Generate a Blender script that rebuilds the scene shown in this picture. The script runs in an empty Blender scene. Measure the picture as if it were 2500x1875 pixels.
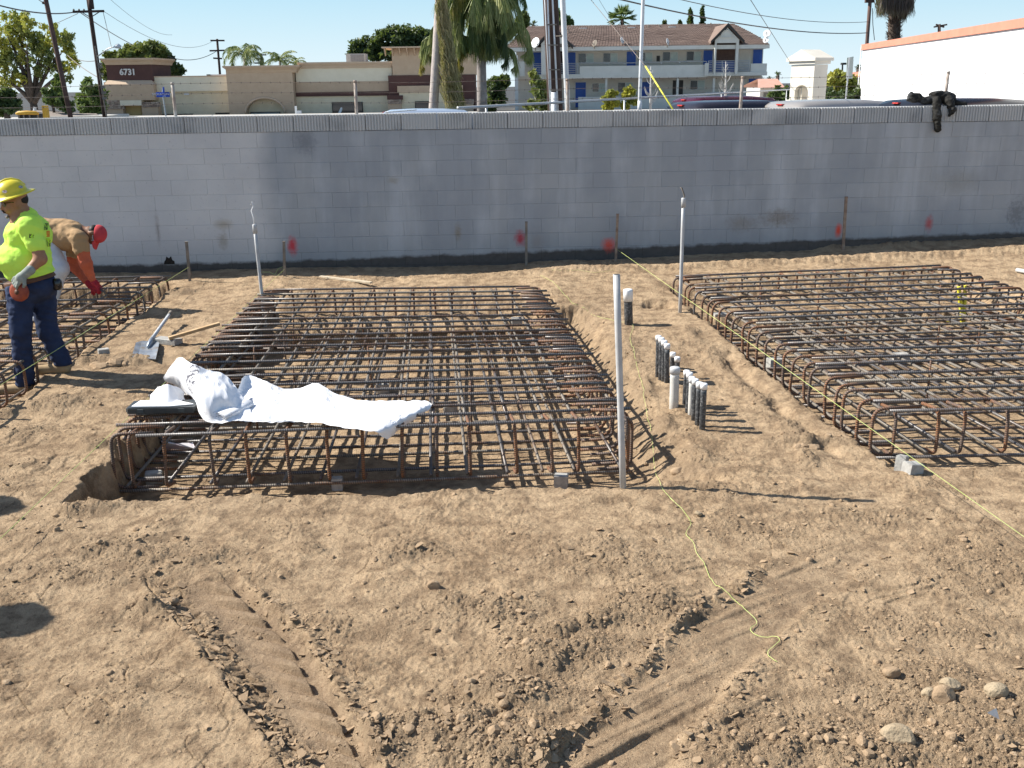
import bpy, math, random
import numpy as np
from math import radians as R_, sin, cos, pi, atan2, sqrt
sc = bpy.context.scene
col = sc.collection
random.seed(7)

# ---------------------------------------------------------------- camera
F_PX = 2400.0; W_PX = 2500.0; H_PX = 1875.0; CAM_H = 2.55
ROLL = R_(0.72); PITCH = math.atan((937.5 - 205.0) / F_PX)
_F = np.array([0, cos(PITCH), -sin(PITCH)]); _R = np.array([1., 0, 0]); _U = np.cross(_R, _F)
CR = cos(ROLL) * _R - sin(ROLL) * _U; CU = sin(ROLL) * _R + cos(ROLL) * _U; CF = _F
CAM = np.array([0, 0, CAM_H])
cd = bpy.data.cameras.new('camera'); cam = bpy.data.objects.new('camera', cd); col.objects.link(cam)
cd.sensor_fit = 'HORIZONTAL'; cd.sensor_width = 36.0; cd.lens = 36.0 * F_PX / W_PX
cd.clip_start = 0.1; cd.clip_end = 4000
import mathutils
Mx = mathutils.Matrix((tuple(CR) + (0,), tuple(CU) + (0,), tuple(-CF) + (0,), (0, 0, 0, 1))).transposed()
Mx.translation = (0, 0, CAM_H)
cam.matrix_world = Mx
sc.camera = cam

# ---------------------------------------------------------------- light
SUN_EL = R_(41.0); SUN_AZ = R_(9.0)          # shadows run along +X and 9 degrees towards the camera
Lx, Ly, Lz = cos(SUN_AZ) * cos(SUN_EL), -sin(SUN_AZ) * cos(SUN_EL), -sin(SUN_EL)
w = bpy.data.worlds.new('World'); sc.world = w; w.use_nodes = True
nt = w.node_tree; nt.nodes.clear()
sky = nt.nodes.new('ShaderNodeTexSky'); sky.sky_type = 'NISHITA'; sky.sun_disc = False
sky.sun_elevation = SUN_EL
sky.sun_rotation = atan2(-Lx, -Ly)           # sun rotation 0 = +Y, clockwise towards +X
sky.altitude = 50; sky.air_density = 1.0; sky.dust_density = 0.6; sky.ozone_density = 1.0
bg = nt.nodes.new('ShaderNodeBackground'); bg.inputs[1].default_value = 0.085
wo = nt.nodes.new('ShaderNodeOutputWorld')
# the clear pale sky of the photograph: the Nishita sky, washed towards pale blue near the horizon
tcw = nt.nodes.new('ShaderNodeTexCoord'); sxw = nt.nodes.new('ShaderNodeSeparateXYZ'); nt.links.new(tcw.outputs['Generated'], sxw.inputs[0])
mrw = nt.nodes.new('ShaderNodeMapRange'); nt.links.new(sxw.outputs[2], mrw.inputs[0]); mrw.inputs[1].default_value = 0.0; mrw.inputs[2].default_value = .5; mrw.inputs[3].default_value = .95; mrw.inputs[4].default_value = 0.0
cw = nt.nodes.new('ShaderNodeValToRGB'); nt.links.new(sxw.outputs[2], cw.inputs[0]); cw.color_ramp.elements[0].position = 0.0; cw.color_ramp.elements[0].color = (5.6, 6.6, 7.1, 1); cw.color_ramp.elements[1].position = .09; cw.color_ramp.elements[1].color = (3.1, 5.2, 6.6, 1); ew = cw.color_ramp.elements.new(.4); ew.color = (2.0, 4.0, 6.0, 1)
mxw = nt.nodes.new('ShaderNodeMix'); mxw.data_type = 'RGBA'; nt.links.new(mrw.outputs[0], mxw.inputs[0]); nt.links.new(sky.outputs[0], mxw.inputs[6]); nt.links.new(cw.outputs[0], mxw.inputs[7])
nt.links.new(mxw.outputs[2], bg.inputs[0]); nt.links.new(bg.outputs[0], wo.inputs[0])
sl = bpy.data.lights.new('sun', 'SUN'); sl.energy = 5.0; sl.angle = R_(0.53); sl.color = (1.0, 0.955, 0.87)
so = bpy.data.objects.new('sun', sl); col.objects.link(so)
so.rotation_euler = mathutils.Vector((Lx, Ly, Lz)).to_track_quat('-Z', 'Y').to_euler()
so.location = (-20, 5, 20)
vs = sc.view_settings
vs.view_transform = 'Standard'; vs.look = 'None'; vs.gamma = 1; vs.exposure = 0.80; vs.use_curve_mapping = False
sc.render.engine = 'CYCLES'

# ---------------------------------------------------------------- geometry helpers
def ray(px, py):
    return CF + CR * ((px - 1250) / F_PX) + CU * ((937.5 - py) / F_PX)
def G(px, py, z=0.0):                         # point of the site on the level z
    d = ray(px, py); t = (z - CAM_H) / d[2]; return CAM + d * t
def D(px, py, Y):                             # point of the site on the upright plane at distance Y
    d = ray(px, py); return CAM + d * (Y / d[1])

class MB:
    def __init__(s): s.v = []; s.f = []; s.uv = []; s.hasuv = False
    def add(s, vs, fs, uvs=None):
        b = len(s.v); s.v += [tuple(float(c) for c in p) for p in vs]
        s.f += [tuple(b + i for i in f) for f in fs]
        if uvs: s.hasuv = True; s.uv += uvs
        else: s.uv += [[(0, 0)] * len(f) for f in fs]
        return s
    def box(s, x0, x1, y0, y1, z0, z1, M=None):
        vs = [(x, y, z) for z in (z0, z1) for y in (y0, y1) for x in (x0, x1)]
        if M is not None: vs = [tuple(M @ mathutils.Vector(p)) for p in vs]
        return s.add(vs, [(0, 2, 3, 1), (4, 5, 7, 6), (0, 1, 5, 4), (2, 6, 7, 3), (0, 4, 6, 2), (1, 3, 7, 5)])
    def bar(s, a, b, wx, wy, up=(0, 0, 1)):     # rectangular bar from a to b
        a = mathutils.Vector(a); b = mathutils.Vector(b); d = (b - a).normalized()
        u = mathutils.Vector(up)
        if abs(d.dot(u)) > .98: u = mathutils.Vector((0, 1, 0))
        x = d.cross(u).normalized(); y = x.cross(d)
        vs = []
        for p in (a, b):
            for sx, sy in ((-1, -1), (1, -1), (1, 1), (-1, 1)): vs.append(tuple(p + x * sx * wx / 2 + y * sy * wy / 2))
        return s.add(vs, [(3, 2, 1, 0), (4, 5, 6, 7), (0, 1, 5, 4), (1, 2, 6, 5), (2, 3, 7, 6), (3, 0, 4, 7)])
    def tube(s, pts, r, n=8, caps=True, r2=None):
        pts = [np.array(p, float) for p in pts]; m = len(pts)
        rs = r if hasattr(r, '__len__') else [r] * m
        vs = []; L = 0; Ls = []
        prev = None
        for i, p in enumerate(pts):
            a = pts[max(i - 1, 0)]; b = pts[min(i + 1, m - 1)]; t = b - a; t = t / (np.linalg.norm(t) + 1e-12)
            if prev is None:
                u = np.array([0, 0, 1.]) if abs(t[2]) < .9 else np.array([0, 1., 0])
            else: u = prev
            x = np.cross(t, u); x /= np.linalg.norm(x) + 1e-12; u = np.cross(x, t); prev = u
            if i: L += np.linalg.norm(p - pts[i - 1])
            Ls.append(L)
            for k in range(n):
                an = 2 * pi * k / n
                vs.append(p + rs[i] * (cos(an) * x + sin(an) * u))
        fs = []; uv = []
        for i in range(m - 1):
            for k in range(n):
                k2 = (k + 1) % n
                fs.append((i * n + k, i * n + k2, (i + 1) * n + k2, (i + 1) * n + k))
                v0, v1 = k / n, (k + 1) / n
                uv.append([(Ls[i], v0), (Ls[i], v1), (Ls[i + 1], v1), (Ls[i + 1], v0)])
        if caps:
            fs.append(tuple(reversed(range(n)))); uv.append([(0, 0)] * n)
            fs.append(tuple((m - 1) * n + k for k in range(n))); uv.append([(Ls[-1], 0)] * n)
        return s.add(vs, fs, uv)
    def lathe(s, prof, n=16, c=(0, 0, 0), M=None):   # prof: list (r,z)
        vs = []
        for r, z in prof:
            for k in range(n):
                an = 2 * pi * k / n; p = mathutils.Vector((r * cos(an), r * sin(an), z))
                if M is not None: p = M @ p
                vs.append((p[0] + c[0], p[1] + c[1], p[2] + c[2]))
        fs = []
        for i in range(len(prof) - 1):
            for k in range(n):
                k2 = (k + 1) % n; fs.append((i * n + k, i * n + k2, (i + 1) * n + k2, (i + 1) * n + k))
        fs.append(tuple(reversed(range(n)))); fs.append(tuple((len(prof) - 1) * n + k for k in range(n)))
        return s.add(vs, fs)
    def prism(s, poly, d):                       # poly: 3d points (planar), extruded by vector d
        n = len(poly); d = np.array(d, float)
        vs = [np.array(p, float) for p in poly]; vs = vs + [p + d for p in vs]
        fs = [tuple(reversed(range(n))), tuple(range(n, 2 * n))]
        for k in range(n):
            k2 = (k + 1) % n; fs.append((k, k2, n + k2, n + k))
        return s.add(vs, fs)
    def mesh(s, name, smooth=False):
        me = bpy.data.meshes.new(name); me.from_pydata(s.v, [], s.f)
        if s.hasuv:
            ul = me.uv_layers.new(name='UVMap')
            flat = [c for f in s.uv for p in f for c in p]
            if len(flat) == 2 * len(me.loops): ul.data.foreach_set('uv', flat)
        if smooth: me.polygons.foreach_set('use_smooth', [True] * len(me.polygons))
        me.update(); return me

def npmesh(name, V, Q, smooth=True):
    me = bpy.data.meshes.new(name)
    Q = np.asarray(Q, np.int32); k = Q.shape[1]
    me.vertices.add(len(V)); me.vertices.foreach_set('co', np.asarray(V, np.float32).ravel())
    me.loops.add(Q.size); me.loops.foreach_set('vertex_index', Q.ravel())
    me.polygons.add(len(Q)); me.polygons.foreach_set('loop_start', np.arange(0, Q.size, k, dtype=np.int32))
    me.polygons.foreach_set('use_smooth', np.full(len(Q), smooth))
    me.update(calc_edges=True); me.validate(); return me

def tag(o, label=None, cat=None, group=None, kind=None):
    if label: o['label'] = label
    if cat: o['category'] = cat
    if group: o['group'] = group
    if kind: o['kind'] = kind
    return o
def obj(name, mb, mat, parent=None, smooth=False):
    me = mb.mesh(name, smooth) if isinstance(mb, MB) else mb
    if mat is not None and len(me.materials) == 0: me.materials.append(mat)
    o = bpy.data.objects.new(name, me); col.objects.link(o)
    if parent is not None:
        o.parent = parent
        r = parent
        M = r.matrix_basis.copy()
        while r.parent is not None:
            M = r.parent.matrix_basis @ r.matrix_parent_inverse @ M if False else M
            r = r.parent
        o.matrix_parent_inverse = world_of(parent).inverted()
    return o
def world_of(o):
    if o.parent is None: return o.matrix_basis.copy()
    return world_of(o.parent) @ o.matrix_parent_inverse @ o.matrix_basis
def thing(name, label, cat, loc=(0, 0, 0), group=None, rz=0.0):
    o = bpy.data.objects.new(name, None); col.objects.link(o)
    o.location = tuple(float(c) for c in loc); o.rotation_euler = (0, 0, rz); o.empty_display_size = .1
    return tag(o, label, cat, group)
def struct(name, mb, mat, smooth=False):
    return tag(obj(name, mb, mat, None, smooth), kind='structure')
def single(name, mb, mat, label, cat, group=None, smooth=False, kind=None):
    return tag(obj(name, mb, mat, None, smooth), label, cat, group, kind)
def dup_tree(root, label=None):
    def cp(o, par):
        c = o.copy(); col.objects.link(c); c.parent = par
        for ch in [q for q in o.children]: cp(ch, c)
        return c
    r = cp(root, None)
    if label: r['label'] = label
    return r
def fillet(pts, rad, seg=5):
    pts = [np.array(p, float) for p in pts]; out = [pts[0]]
    for i in range(1, len(pts) - 1):
        a, b, c = pts[i - 1], pts[i], pts[i + 1]
        d1 = (a - b); d2 = (c - b); l1 = np.linalg.norm(d1); l2 = np.linalg.norm(d2)
        q = min(rad, l1 * .49, l2 * .49); p1 = b + d1 / l1 * q; p2 = b + d2 / l2 * q
        for k in range(seg + 1):
            t = k / seg; out.append((1 - t) ** 2 * p1 + 2 * t * (1 - t) * b + t * t * p2)
    out.append(pts[-1]); return out

# ---------------------------------------------------------------- numpy noise
_rng = np.random.RandomState(3)
_perm = np.concatenate([_rng.permutation(256)] * 3)
_ang = _rng.rand(256) * 2 * pi; _gx = np.cos(_ang); _gy = np.sin(_ang)
def perlin(x, y, seed=0):
    x = np.asarray(x, float) + seed * 17.31; y = np.asarray(y, float) + seed * 9.17
    xi = np.floor(x).astype(int); yi = np.floor(y).astype(int); xf = x - xi; yf = y - yi
    def g(ix, iy, dx, dy):
        h = _perm[(_perm[ix & 255] + iy) & 255]; return _gx[h] * dx + _gy[h] * dy
    u = xf * xf * xf * (xf * (xf * 6 - 15) + 10); v = yf * yf * yf * (yf * (yf * 6 - 15) + 10)
    a = g(xi, yi, xf, yf); b = g(xi + 1, yi, xf - 1, yf); c = g(xi, yi + 1, xf, yf - 1); d = g(xi + 1, yi + 1, xf - 1, yf - 1)
    return 1.4 * ((a * (1 - u) + b * u) * (1 - v) + (c * (1 - u) + d * u) * v)
_jx = _rng.rand(256); _jy = _rng.rand(256); _jv = _rng.rand(256)
def worley(x, y, seed=0):                     # F1, F2, cell value
    x = np.asarray(x, float) + seed * 13.7; y = np.asarray(y, float) + seed * 5.3
    xi = np.floor(x).astype(int); yi = np.floor(y).astype(int)
    f1 = np.full(x.shape, 9.); f2 = np.full(x.shape, 9.); cv = np.zeros(x.shape)
    for dx in (-1, 0, 1):
        for dy in (-1, 0, 1):
            h = _perm[(_perm[(xi + dx) & 255] + yi + dy) & 255]
            d = (xi + dx + _jx[h] - x) ** 2 + (yi + dy + _jy[h] - y) ** 2
            m = d < f1; f2 = np.where(m, f1, np.minimum(f2, d)); cv = np.where(m, _jv[h], cv); f1 = np.where(m, d, f1)
    return np.sqrt(f1), np.sqrt(f2), cv
def sst(a, b, x):
    t = np.clip((x - a) / (b - a), 0, 1); return t * t * (3 - 2 * t)

# ---------------------------------------------------------------- materials
def nodes(name):
    m = bpy.data.materials.new(name); m.use_nodes = True; t = m.node_tree; t.nodes.clear()
    b = t.nodes.new('ShaderNodeBsdfPrincipled'); o = t.nodes.new('ShaderNodeOutputMaterial')
    t.links.new(b.outputs[0], o.inputs[0]); return m, t, b
def nd(t, typ, **kw):
    n = t.nodes.new(typ)
    for k, v in kw.items():
        if k.startswith('i_'): n.inputs[int(k[2:]) if k[2:].isdigit() else k[2:]].default_value = v
        else: setattr(n, k, v)
    return n
def mixc(t, fac, a, b, mode='MIX'):
    n = t.nodes.new('ShaderNodeMix'); n.data_type = 'RGBA'; n.blend_type = mode
    for sk, v in ((n.inputs[0], fac), (n.inputs[6], a), (n.inputs[7], b)):
        if hasattr(v, 'default_value') or hasattr(v, 'is_output'): t.links.new(v, sk)
        elif isinstance(v, (int, float)): sk.default_value = v
        else: sk.default_value = (*v[:3], 1)
    return n.outputs[2]
def mth(t, op, a, b=None, c=None, clamp=False):
    n = t.nodes.new('ShaderNodeMath'); n.operation = op; n.use_clamp = clamp
    for sk, v in zip(n.inputs, (a, b, c)):
        if v is None: continue
        if isinstance(v, (int, float)): sk.default_value = v
        else: t.links.new(v, sk)
    return n.outputs[0]
def ramp(t, fac, p0, p1):
    n = t.nodes.new('ShaderNodeMapRange'); n.clamp = True
    t.links.new(fac, n.inputs[0]); n.inputs[1].default_value = p0; n.inputs[2].default_value = p1; return n.outputs[0]
def noise(t, vec, scale, detail=4, rough=.55):
    n = t.nodes.new('ShaderNodeTexNoise'); n.inputs['Scale'].default_value = scale; n.inputs['Detail'].default_value = detail
    n.inputs['Roughness'].default_value = rough
    if vec is not None: t.links.new(vec, n.inputs['Vector'])
    return n.outputs[0]
def pm(name, c1, c2=None, scale=6.0, rough=.8, metal=0.0, bump=0.0, bscale=40.0, rnd=0.0, spec=.3, lo=.35, hi=.65, obj_space=False, c3=None, s3=1.0):
    m, t, b = nodes(name)
    g = nd(t, 'ShaderNodeNewGeometry').outputs['Position'] if not obj_space else nd(t, 'ShaderNodeTexCoord').outputs['Object']
    c = None
    if c2 is None: c2 = tuple(x * .8 for x in c1)
    f = ramp(t, noise(t, g, scale, 5), lo, hi); c = mixc(t, f, c1, c2)
    if c3 is not None: c = mixc(t, ramp(t, noise(t, g, s3, 6, .65), .5, .66), c, c3)
    if rnd > 0:
        oi = nd(t, 'ShaderNodeObjectInfo'); k = nd(t, 'ShaderNodeMapRange', i_3=1 - rnd, i_4=1 + rnd); t.links.new(oi.outputs['Random'], k.inputs[0])
        c = mixc(t, 1.0, c, k.outputs[0], 'MULTIPLY')
    t.links.new(c, b.inputs['Base Color'])
    b.inputs['Roughness'].default_value = rough; b.inputs['Metallic'].default_value = metal
    b.inputs['Specular IOR Level'].default_value = spec
    if bump > 0:
        bp = nd(t, 'ShaderNodeBump', i_0=bump, i_1=.02); t.links.new(noise(t, g, bscale, 6, .6), bp.inputs['Height']); t.links.new(bp.outputs[0], b.inputs['Normal'])
    return m
# ================================================================ GROUND
# cages: top corner points front-left, front-right, back-right, back-left, then the cage height
CAGE_MAIN = [(-2.88, 6.58, .20), (.893, 6.83, .20), (.34, 11.29, .30), (-2.90, 11.30, .30)]
_fr = G(0, 913, .27); _br = G(412, 672, .34); _dl = (_fr - _br) / np.linalg.norm(_fr - _br)
_fr2 = _fr + _dl * 1.0
CAGE_LEFT = [(_fr2[0] - 3.6, _fr2[1] - .1, .26), (_fr2[0], _fr2[1], .26), tuple(_br), (_br[0] - 3.5, _br[1] - .15, .34)]
_rl = G(2140, 1000, .28); _rb = G(1640, 672, .36); _rr = G(2312, 645, .38)
CAGE_RIGHT = [tuple(_rl), (_rl[0] + 3.9, _rl[1] + .12, .28), tuple(_rr), tuple(_rb)]
CAGE_H = {'m': .42, 'l': .32, 'r': .36}

def sdl(x, y, P, Q):                          # signed distance, positive on the left of P->Q
    dx, dy = Q[0] - P[0], Q[1] - P[1]; L = sqrt(dx * dx + dy * dy)
    return ((x - P[0]) * -dy + (y - P[1]) * dx) / L
def bil(C, u, v):
    a, b, c, d = [np.array(p) for p in C]
    return (1 - u) * (1 - v) * a + u * (1 - v) * b + u * v * c + (1 - u) * v * d

WALL_A = math.atan(.055); WALL_Y0 = 13.15
def grade(x, y):
    t = np.clip((y - 7.7) / 5.5, 0, 1.15)
    g = .23 * t + .16 * t * np.clip(x / 7.0, 0, 1) + np.clip((4.5 - y) / 4, 0, 1) * 0.0
    # low spoil ridge between the main and the right-hand footing
    g = g - .04 * np.exp(-((x - 1.55) / .5) ** 2) * sst(5.6, 6.6, y) * (1 - sst(8.6, 9.4, y))
    # soil banked along the foot of the wall
    gl_ = 1.62 + .12 * (8.6 - y); g = g - .045 * np.exp(-((x - gl_ - .45) / .07) ** 2) * sst(6.2, 6.8, y) * (1 - sst(8.6, 9.6, y))
    g = g + .05 * np.exp(-((y - (WALL_Y0 + .055 * x) + .62) / .10) ** 2) * sst(-1.5, .8, x)
    return g
def pit(x, y, C, floor_f, floor_b, ml, mr, mf, mb, wl, wr, wf, wb):
    A, B, Cc, Dd = C
    dl = -sdl(x, y, A, Dd) + ml; dr = sdl(x, y, B, Cc) + mr; df = sdl(x, y, A, B) + mf; db = -sdl(x, y, Dd, Cc) + mb
    m = sst(0, wl, dl) * sst(0, wr, dr) * sst(0, wf, df) * sst(0, wb, db)
    v = np.clip(df / (A[1] and (Dd[1] - A[1])), 0, 1)
    return m, floor_f + (floor_b - floor_f) * v
def gz0(x, y, wx=0, wy=0):
    x = np.asarray(x, float); y = np.asarray(y, float)
    g = grade(x, y); X = x + wx; Y = y + wy
    m, f = pit(X, Y, CAGE_MAIN, -.315, -.30, .06, .62, .80, -.38, .10, .75, .13, .10); g = g * (1 - m) + f * m
    m, f = pit(X, Y, CAGE_MAIN, -.11, -.11, .10, .15, .0, .45, .12, .3, .12, .7); g = np.minimum(g, g * (1 - m) + f * m)
    m, f = pit(X, Y, CAGE_RIGHT, -.17, -.06, .10, .3, .50, -.8, .16, .3, .12, .12); g = g * (1 - m) + f * m
    m, f = pit(X, Y, CAGE_RIGHT, .0, .03, .05, .3, .0, .3, .15, .3, .12, .5); g = np.minimum(g, g * (1 - m) + f * m)
    m, f = pit(X, Y, CAGE_LEFT, -.13, -.05, .2, .08, .2, .12, .1, .14, .1, .12); g = g * (1 - m) + f * m
    # hole beside the right-hand footing
    p = G(1618, 752, .1); g = g - .16 * np.exp(-(((X - p[0]) / .2) ** 2 + ((Y - p[1]) / .13) ** 2) ** 1.5)
    return g
def GZ(px, py, dz=0.0):                       # point of the ground seen at a place in the photograph
    z = 0.0
    for _ in range(14):
        p = G(px, py, z + dz); z = .5 * z + .5 * float(gz0(p[0], p[1]))
    p = G(px, py, z + dz); return np.array([p[0], p[1], z + dz])

# disturbed soil, as ellipses on the ground: (px, py, rx, ry, strength)
ROUGH = [(1150, 1490, .42, .2, .8), (1360, 1600, .3, .16, 1.1), (1270, 1690, .3, .14, 1.1), (1060, 1800, .45, .14, 1.3), (1260, 1840, .3, .14, 1.3), (1440, 1540, .3, .14, 1.1), (880, 1850, .3, .12, 1.),
         (1560, 1500, .3, .2, 1.), (1950, 1500, .3, .2, .5), (2250, 1530, .5, .22, .6), (2350, 1700, .7, .25, .8),
         (2440, 1830, .5, .2, 1.4), (2050, 1830, .6, .22, .9), (1480, 1360, .5, .25, .7), (1800, 1290, .4, .25, .55), (2080, 1260, .5, .25, .6), (2400, 1400, .5, .4, .6),
         (220, 1240, .28, .14, 1.2), (330, 1345, .4, .2, .8), (450, 1380, .3, .14, .8), (200, 1400, .5, .15, .6), (740, 1330, .15, .1, .7),
         (980, 1345, .3, .12, .8), (1060, 1460, .2, .14, .8), (850, 1540, .2, .2, .5), (370, 1480, .14, .1, 1.1), (700, 1300, .2, .1, .5),
         (310, 1000, .35, .25, .4), (290, 880, .4, .14, 1.2), (140, 985, .3, .2, 1.), (1640, 1180, .3, .3, 1.2), (1600, 1060, .25, .4, 1.1), (1500, 900, .22, .7, 1.1), (1560, 960, .15, .4, 1.1), (1680, 1130, .25, .25, 1.1),
         (1420, 790, .2, .5, 1.), (1950, 1080, .18, .16, 1.4), (1990, 1130, .12, .12, 1.2), (1900, 1030, .10, .2, 1.2), (1830, 960, .10, .3, 1.2), (1760, 880, .08, .3, 1.1), (1700, 820, .08, .3, .9), (1750, 1200, .1, .25, .6), (240, 1080, .2, .12, 1.4),
         (900, 665, 3.0, .2, .5), (1500, 645, 2.5, .18, .9), (2150, 600, 2.5, .15, 1.1), (420, 715, .35, .25, 1.), (250, 700, .5, .2, .6), (1230, 740, .4, .2, .3), (1300, 735, .2, .25, .6),
         (60, 1050, .3, .3, .6), (30, 1000, .2, .2, .7), (1640, 900, .3, .3, .5), (120, 1300, .4, .3, .4), (560, 640, .8, .2, .5)]
_rg = [(*GZ(a, b)[:2], c, d, e) for a, b, c, d, e in ROUGH]
def roughmask(x, y):
    wx = perlin(x * 1.9, y * 1.9, 4) * .16 + perlin(x * 6, y * 6, 14) * .06; wy = perlin(x * 1.9, y * 1.9, 5) * .16 + perlin(x * 6, y * 6, 15) * .06
    r = np.zeros_like(x)
    for cx, cy, rx, ry, s in _rg:
        r = np.maximum(r, s * np.exp(-(((x + wx - cx) / rx) ** 2 + ((y + wy - cy) / ry) ** 2)))
    t, on = track(x, y); r = r * (1 - .8 * sst(.3, .5, t) * (1 - sst(.95, 1.05, t)) * on); t, on = tk2(x, y); r = r * (1 - .85 * sst(0, .1, t) * (1 - sst(.9, 1.05, t)) * on)
    return r
# tyre track, a band between two lines on the ground, left edge and right edge
TL = [G(*p)[:2] for p in ((345, 1395), (385, 1475), (470, 1560), (560, 1690), (640, 1810), (720, 1930))]
TR = [G(*p)[:2] for p in ((560, 1395), (640, 1465), (735, 1560), (815, 1675), (890, 1790), (960, 1930))]
def track(x, y):
    ya = np.array([(a[1] + b[1]) / 2 for a, b in zip(TL, TR)])[::-1]
    xl = np.interp(y, ya, np.array([a[0] for a in TL])[::-1]); xr = np.interp(y, ya, np.array([a[0] for a in TR])[::-1])
    xl = xl + .018 * perlin(x * 0 + 3.1, y * 7, 2) ; xr = xr + .03 * perlin(x * 0 + 8.1, y * 5, 3)
    return (x - xl) / (xr - xl), sst(ya[-1] + .1, ya[-1] - .35, y) if False else 1 - sst(ya[-1] - .3, ya[-1] + .05, y)

TL2 = [G(*p)[:2] for p in ((1250, 1930), (1420, 1770), (1530, 1650), (1650, 1530), (1790, 1420), (1900, 1340), (2010, 1280))]
TR2 = [G(*p)[:2] for p in ((1620, 1930), (1700, 1800), (1800, 1690), (1920, 1570), (2060, 1450), (2150, 1370), (2230, 1300))]
def tk2(x, y):
    ya = np.array([(a[1] + b[1]) / 2 for a, b in zip(TL2, TR2)])
    xl = np.interp(y, ya, [a[0] for a in TL2]) + .05 * perlin(x * 0 + 1.7, y * 4, 81); xr = np.interp(y, ya, [a[0] for a in TR2]) + .05 * perlin(x * 0 + 4.7, y * 4, 82)
    return (x - xl) / (xr - xl), 1 - sst(ya[-1] - .6, ya[-1], y)
def track2(x, y, h0):
    t, on = tk2(x, y); inn = sst(-.1, .22, t) * (1 - sst(.9, 1.05, t)) * on
    f1_, f2_, cv_ = worley(x / .06, y / .05, 83); e = np.exp(-((t + .03) / .10) ** 2) * on
    s = (y - .45 * x - .25 * t) / .13; fr = s - np.floor(s)
    lug = sst(0, .25, fr) * (1 - sst(.55, .75, fr)) * sst(.1, .3, t) * (1 - sst(.55, .9, t + .15 * perlin(x * 5, y * 5, 84)))
    return -h0 * .65 * inn - .012 * inn + .030 * e * (cv_ - .1) + .013 * lug * on * (.5 + perlin(np.floor(s) * 3.7, x * 2, 85))
def detail(x, y, sp):                         # sp: mesh spacing, so that no octave is finer than the mesh
    def oc(wl, a, seed, fn=perlin):
        k = sst(1.6, 3.5, wl / sp)
        return a * k * fn(x / wl, y / wl, seed)
    h = oc(1.7, .030, 1) + oc(.8, .016, 2) + oc(.38, .006, 3) + oc(.17, .003, 4) + oc(.08, .0028, 5) + oc(.04, .0030, 6) + oc(.02, .0026, 7) + oc(.011, .0019, 17)
    # shallow scraped streaks
    h = h + .006 * perlin(x / .9 + y / 3.0, y / .09, 9) * sst(1.5, 3, .12 / sp)
    rg = lambda wl, a, sd: a * sst(1.6, 3.5, wl / sp) * (1 - 2.2 * np.abs(perlin(x / wl + .4 * perlin(x / wl, y / wl, sd + 7), y / wl * 1.25, sd)))
    md = sst(-.3, .5, perlin(x * 1.1, y * 1.1, 61))
    h = h + (rg(.30, .0035, 62) + rg(.13, .0035, 63) + rg(.06, .0036, 64)) * (.35 + .9 * md) + rg(.03, .0022, 65) * (.4 + md)
    tr_ = perlin(x / .5, y / .28, 66) * 3; h = h + .011 * (np.floor(tr_) + sst(.0, .10, tr_ - np.floor(tr_)) - tr_ * .5) * sst(.1, .5, perlin(x * .9, y * .9, 67)) 
    r = roughmask(x, y)
    rr = np.clip(r, 0, 1.5)
    def lump(wl, a, seed):
        k = sst(1.4, 3.0, wl / sp)
        wx = .35 * perlin(x / wl * 1.3, y / wl * 1.3, seed + 30); wy = .35 * perlin(x / wl * 1.3, y / wl * 1.3, seed + 31)
        f1, f2, cv = worley(x / wl + wx, y / wl + wy, seed)
        e = np.clip(f2 - f1, 0, .5) * 2
        return a * k * (np.sqrt(np.clip(1 - f1 * f1 * 1.2, 0, 1)) * (.25 + .75 * cv) + .35 * sst(0, .25, e))
    L = lump(.24, .030, 1) * sst(.5, 1.1, rr) + lump(.10, .018, 2) * sst(.3, 1.0, rr) + lump(.045, .012, 3) * sst(.1, .7, rr) + lump(.022, .008, 4) * sst(0, .5, rr)
    pt = perlin(x * 2.3, y * 2.3, 21)
    L = L + (lump(.05, .009, 5) + lump(.025, .006, 6)) * sst(.05, .45, pt) * .8
    h = h + L - .012 * rr
    # drying cracks
    f1, f2, cv = worley(x / .34 + .5 * perlin(x * 5, y * 5, 40), y / .22 + .5 * perlin(x * 5, y * 5, 41), 8)
    cr = (1 - sst(0, .035, f2 - f1)) * sst(.0, .3, perlin(x * 1.3, y * 1.3, 22)) * sst(1.2, 2.5, .02 / sp)
    h = h - .010 * cr
    f1, f2, cv = worley(x / .11 + .4 * perlin(x * 9, y * 9, 42), y / .09, 9)
    h = h + ((cv - .5) * .010 - .008 * (1 - sst(0, .08, f2 - f1))) * sst(.1, .5, perlin(x * 1.7, y * 1.7, 23)) * sst(1.2, 2.5, .03 / sp) * sst(5.8, 4.6, y) * 0
    # tyre track
    t, on = track(x, y)
    inn = sst(-.06, .30, t) * (1 - sst(.93, 1.05, t)) * on
    h = h * (1 - .75 * inn * sst(.3, .5, t))
    h = h - .045 * inn
    h = h + .012 * np.exp(-((t + .05) / .07) ** 2) * on * (1 + perlin(x * 4, y * 4, 72)) - .026 * np.exp(-((t - .01 - .02 * perlin(x * 9, y * 9, 75)) / .014) ** 2) * on * sst(-.35, .3, perlin(x * 7, y * 7, 71))
    f1_, f2_, cv_ = worley(x / .05, y / .04, 73); h = h + np.exp(-((t - 1.05) / .10) ** 2) * on * (.008 + .034 * np.clip(cv_ - .25, 0, 1) * np.sqrt(np.clip(1 - f1_ * f1_, 0, 1)))
    s = (y + .42 * (t - .5)) / .145; fr = s - np.floor(s)
    tj = t + .05 * perlin(np.floor(s) * 2.3 + .5, np.floor(s) * 1.1, 74); lug = sst(.0, .10, fr) * (1 - sst(.5, .72, fr)) * sst(.46, .82, tj) * (1 - sst(.835, .865, tj))
    h = h + .05 * lug * on * (.75 + .5 * perlin(np.floor(s) * 3.3, np.floor(s) * 1.7 + 5, 13))
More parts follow.
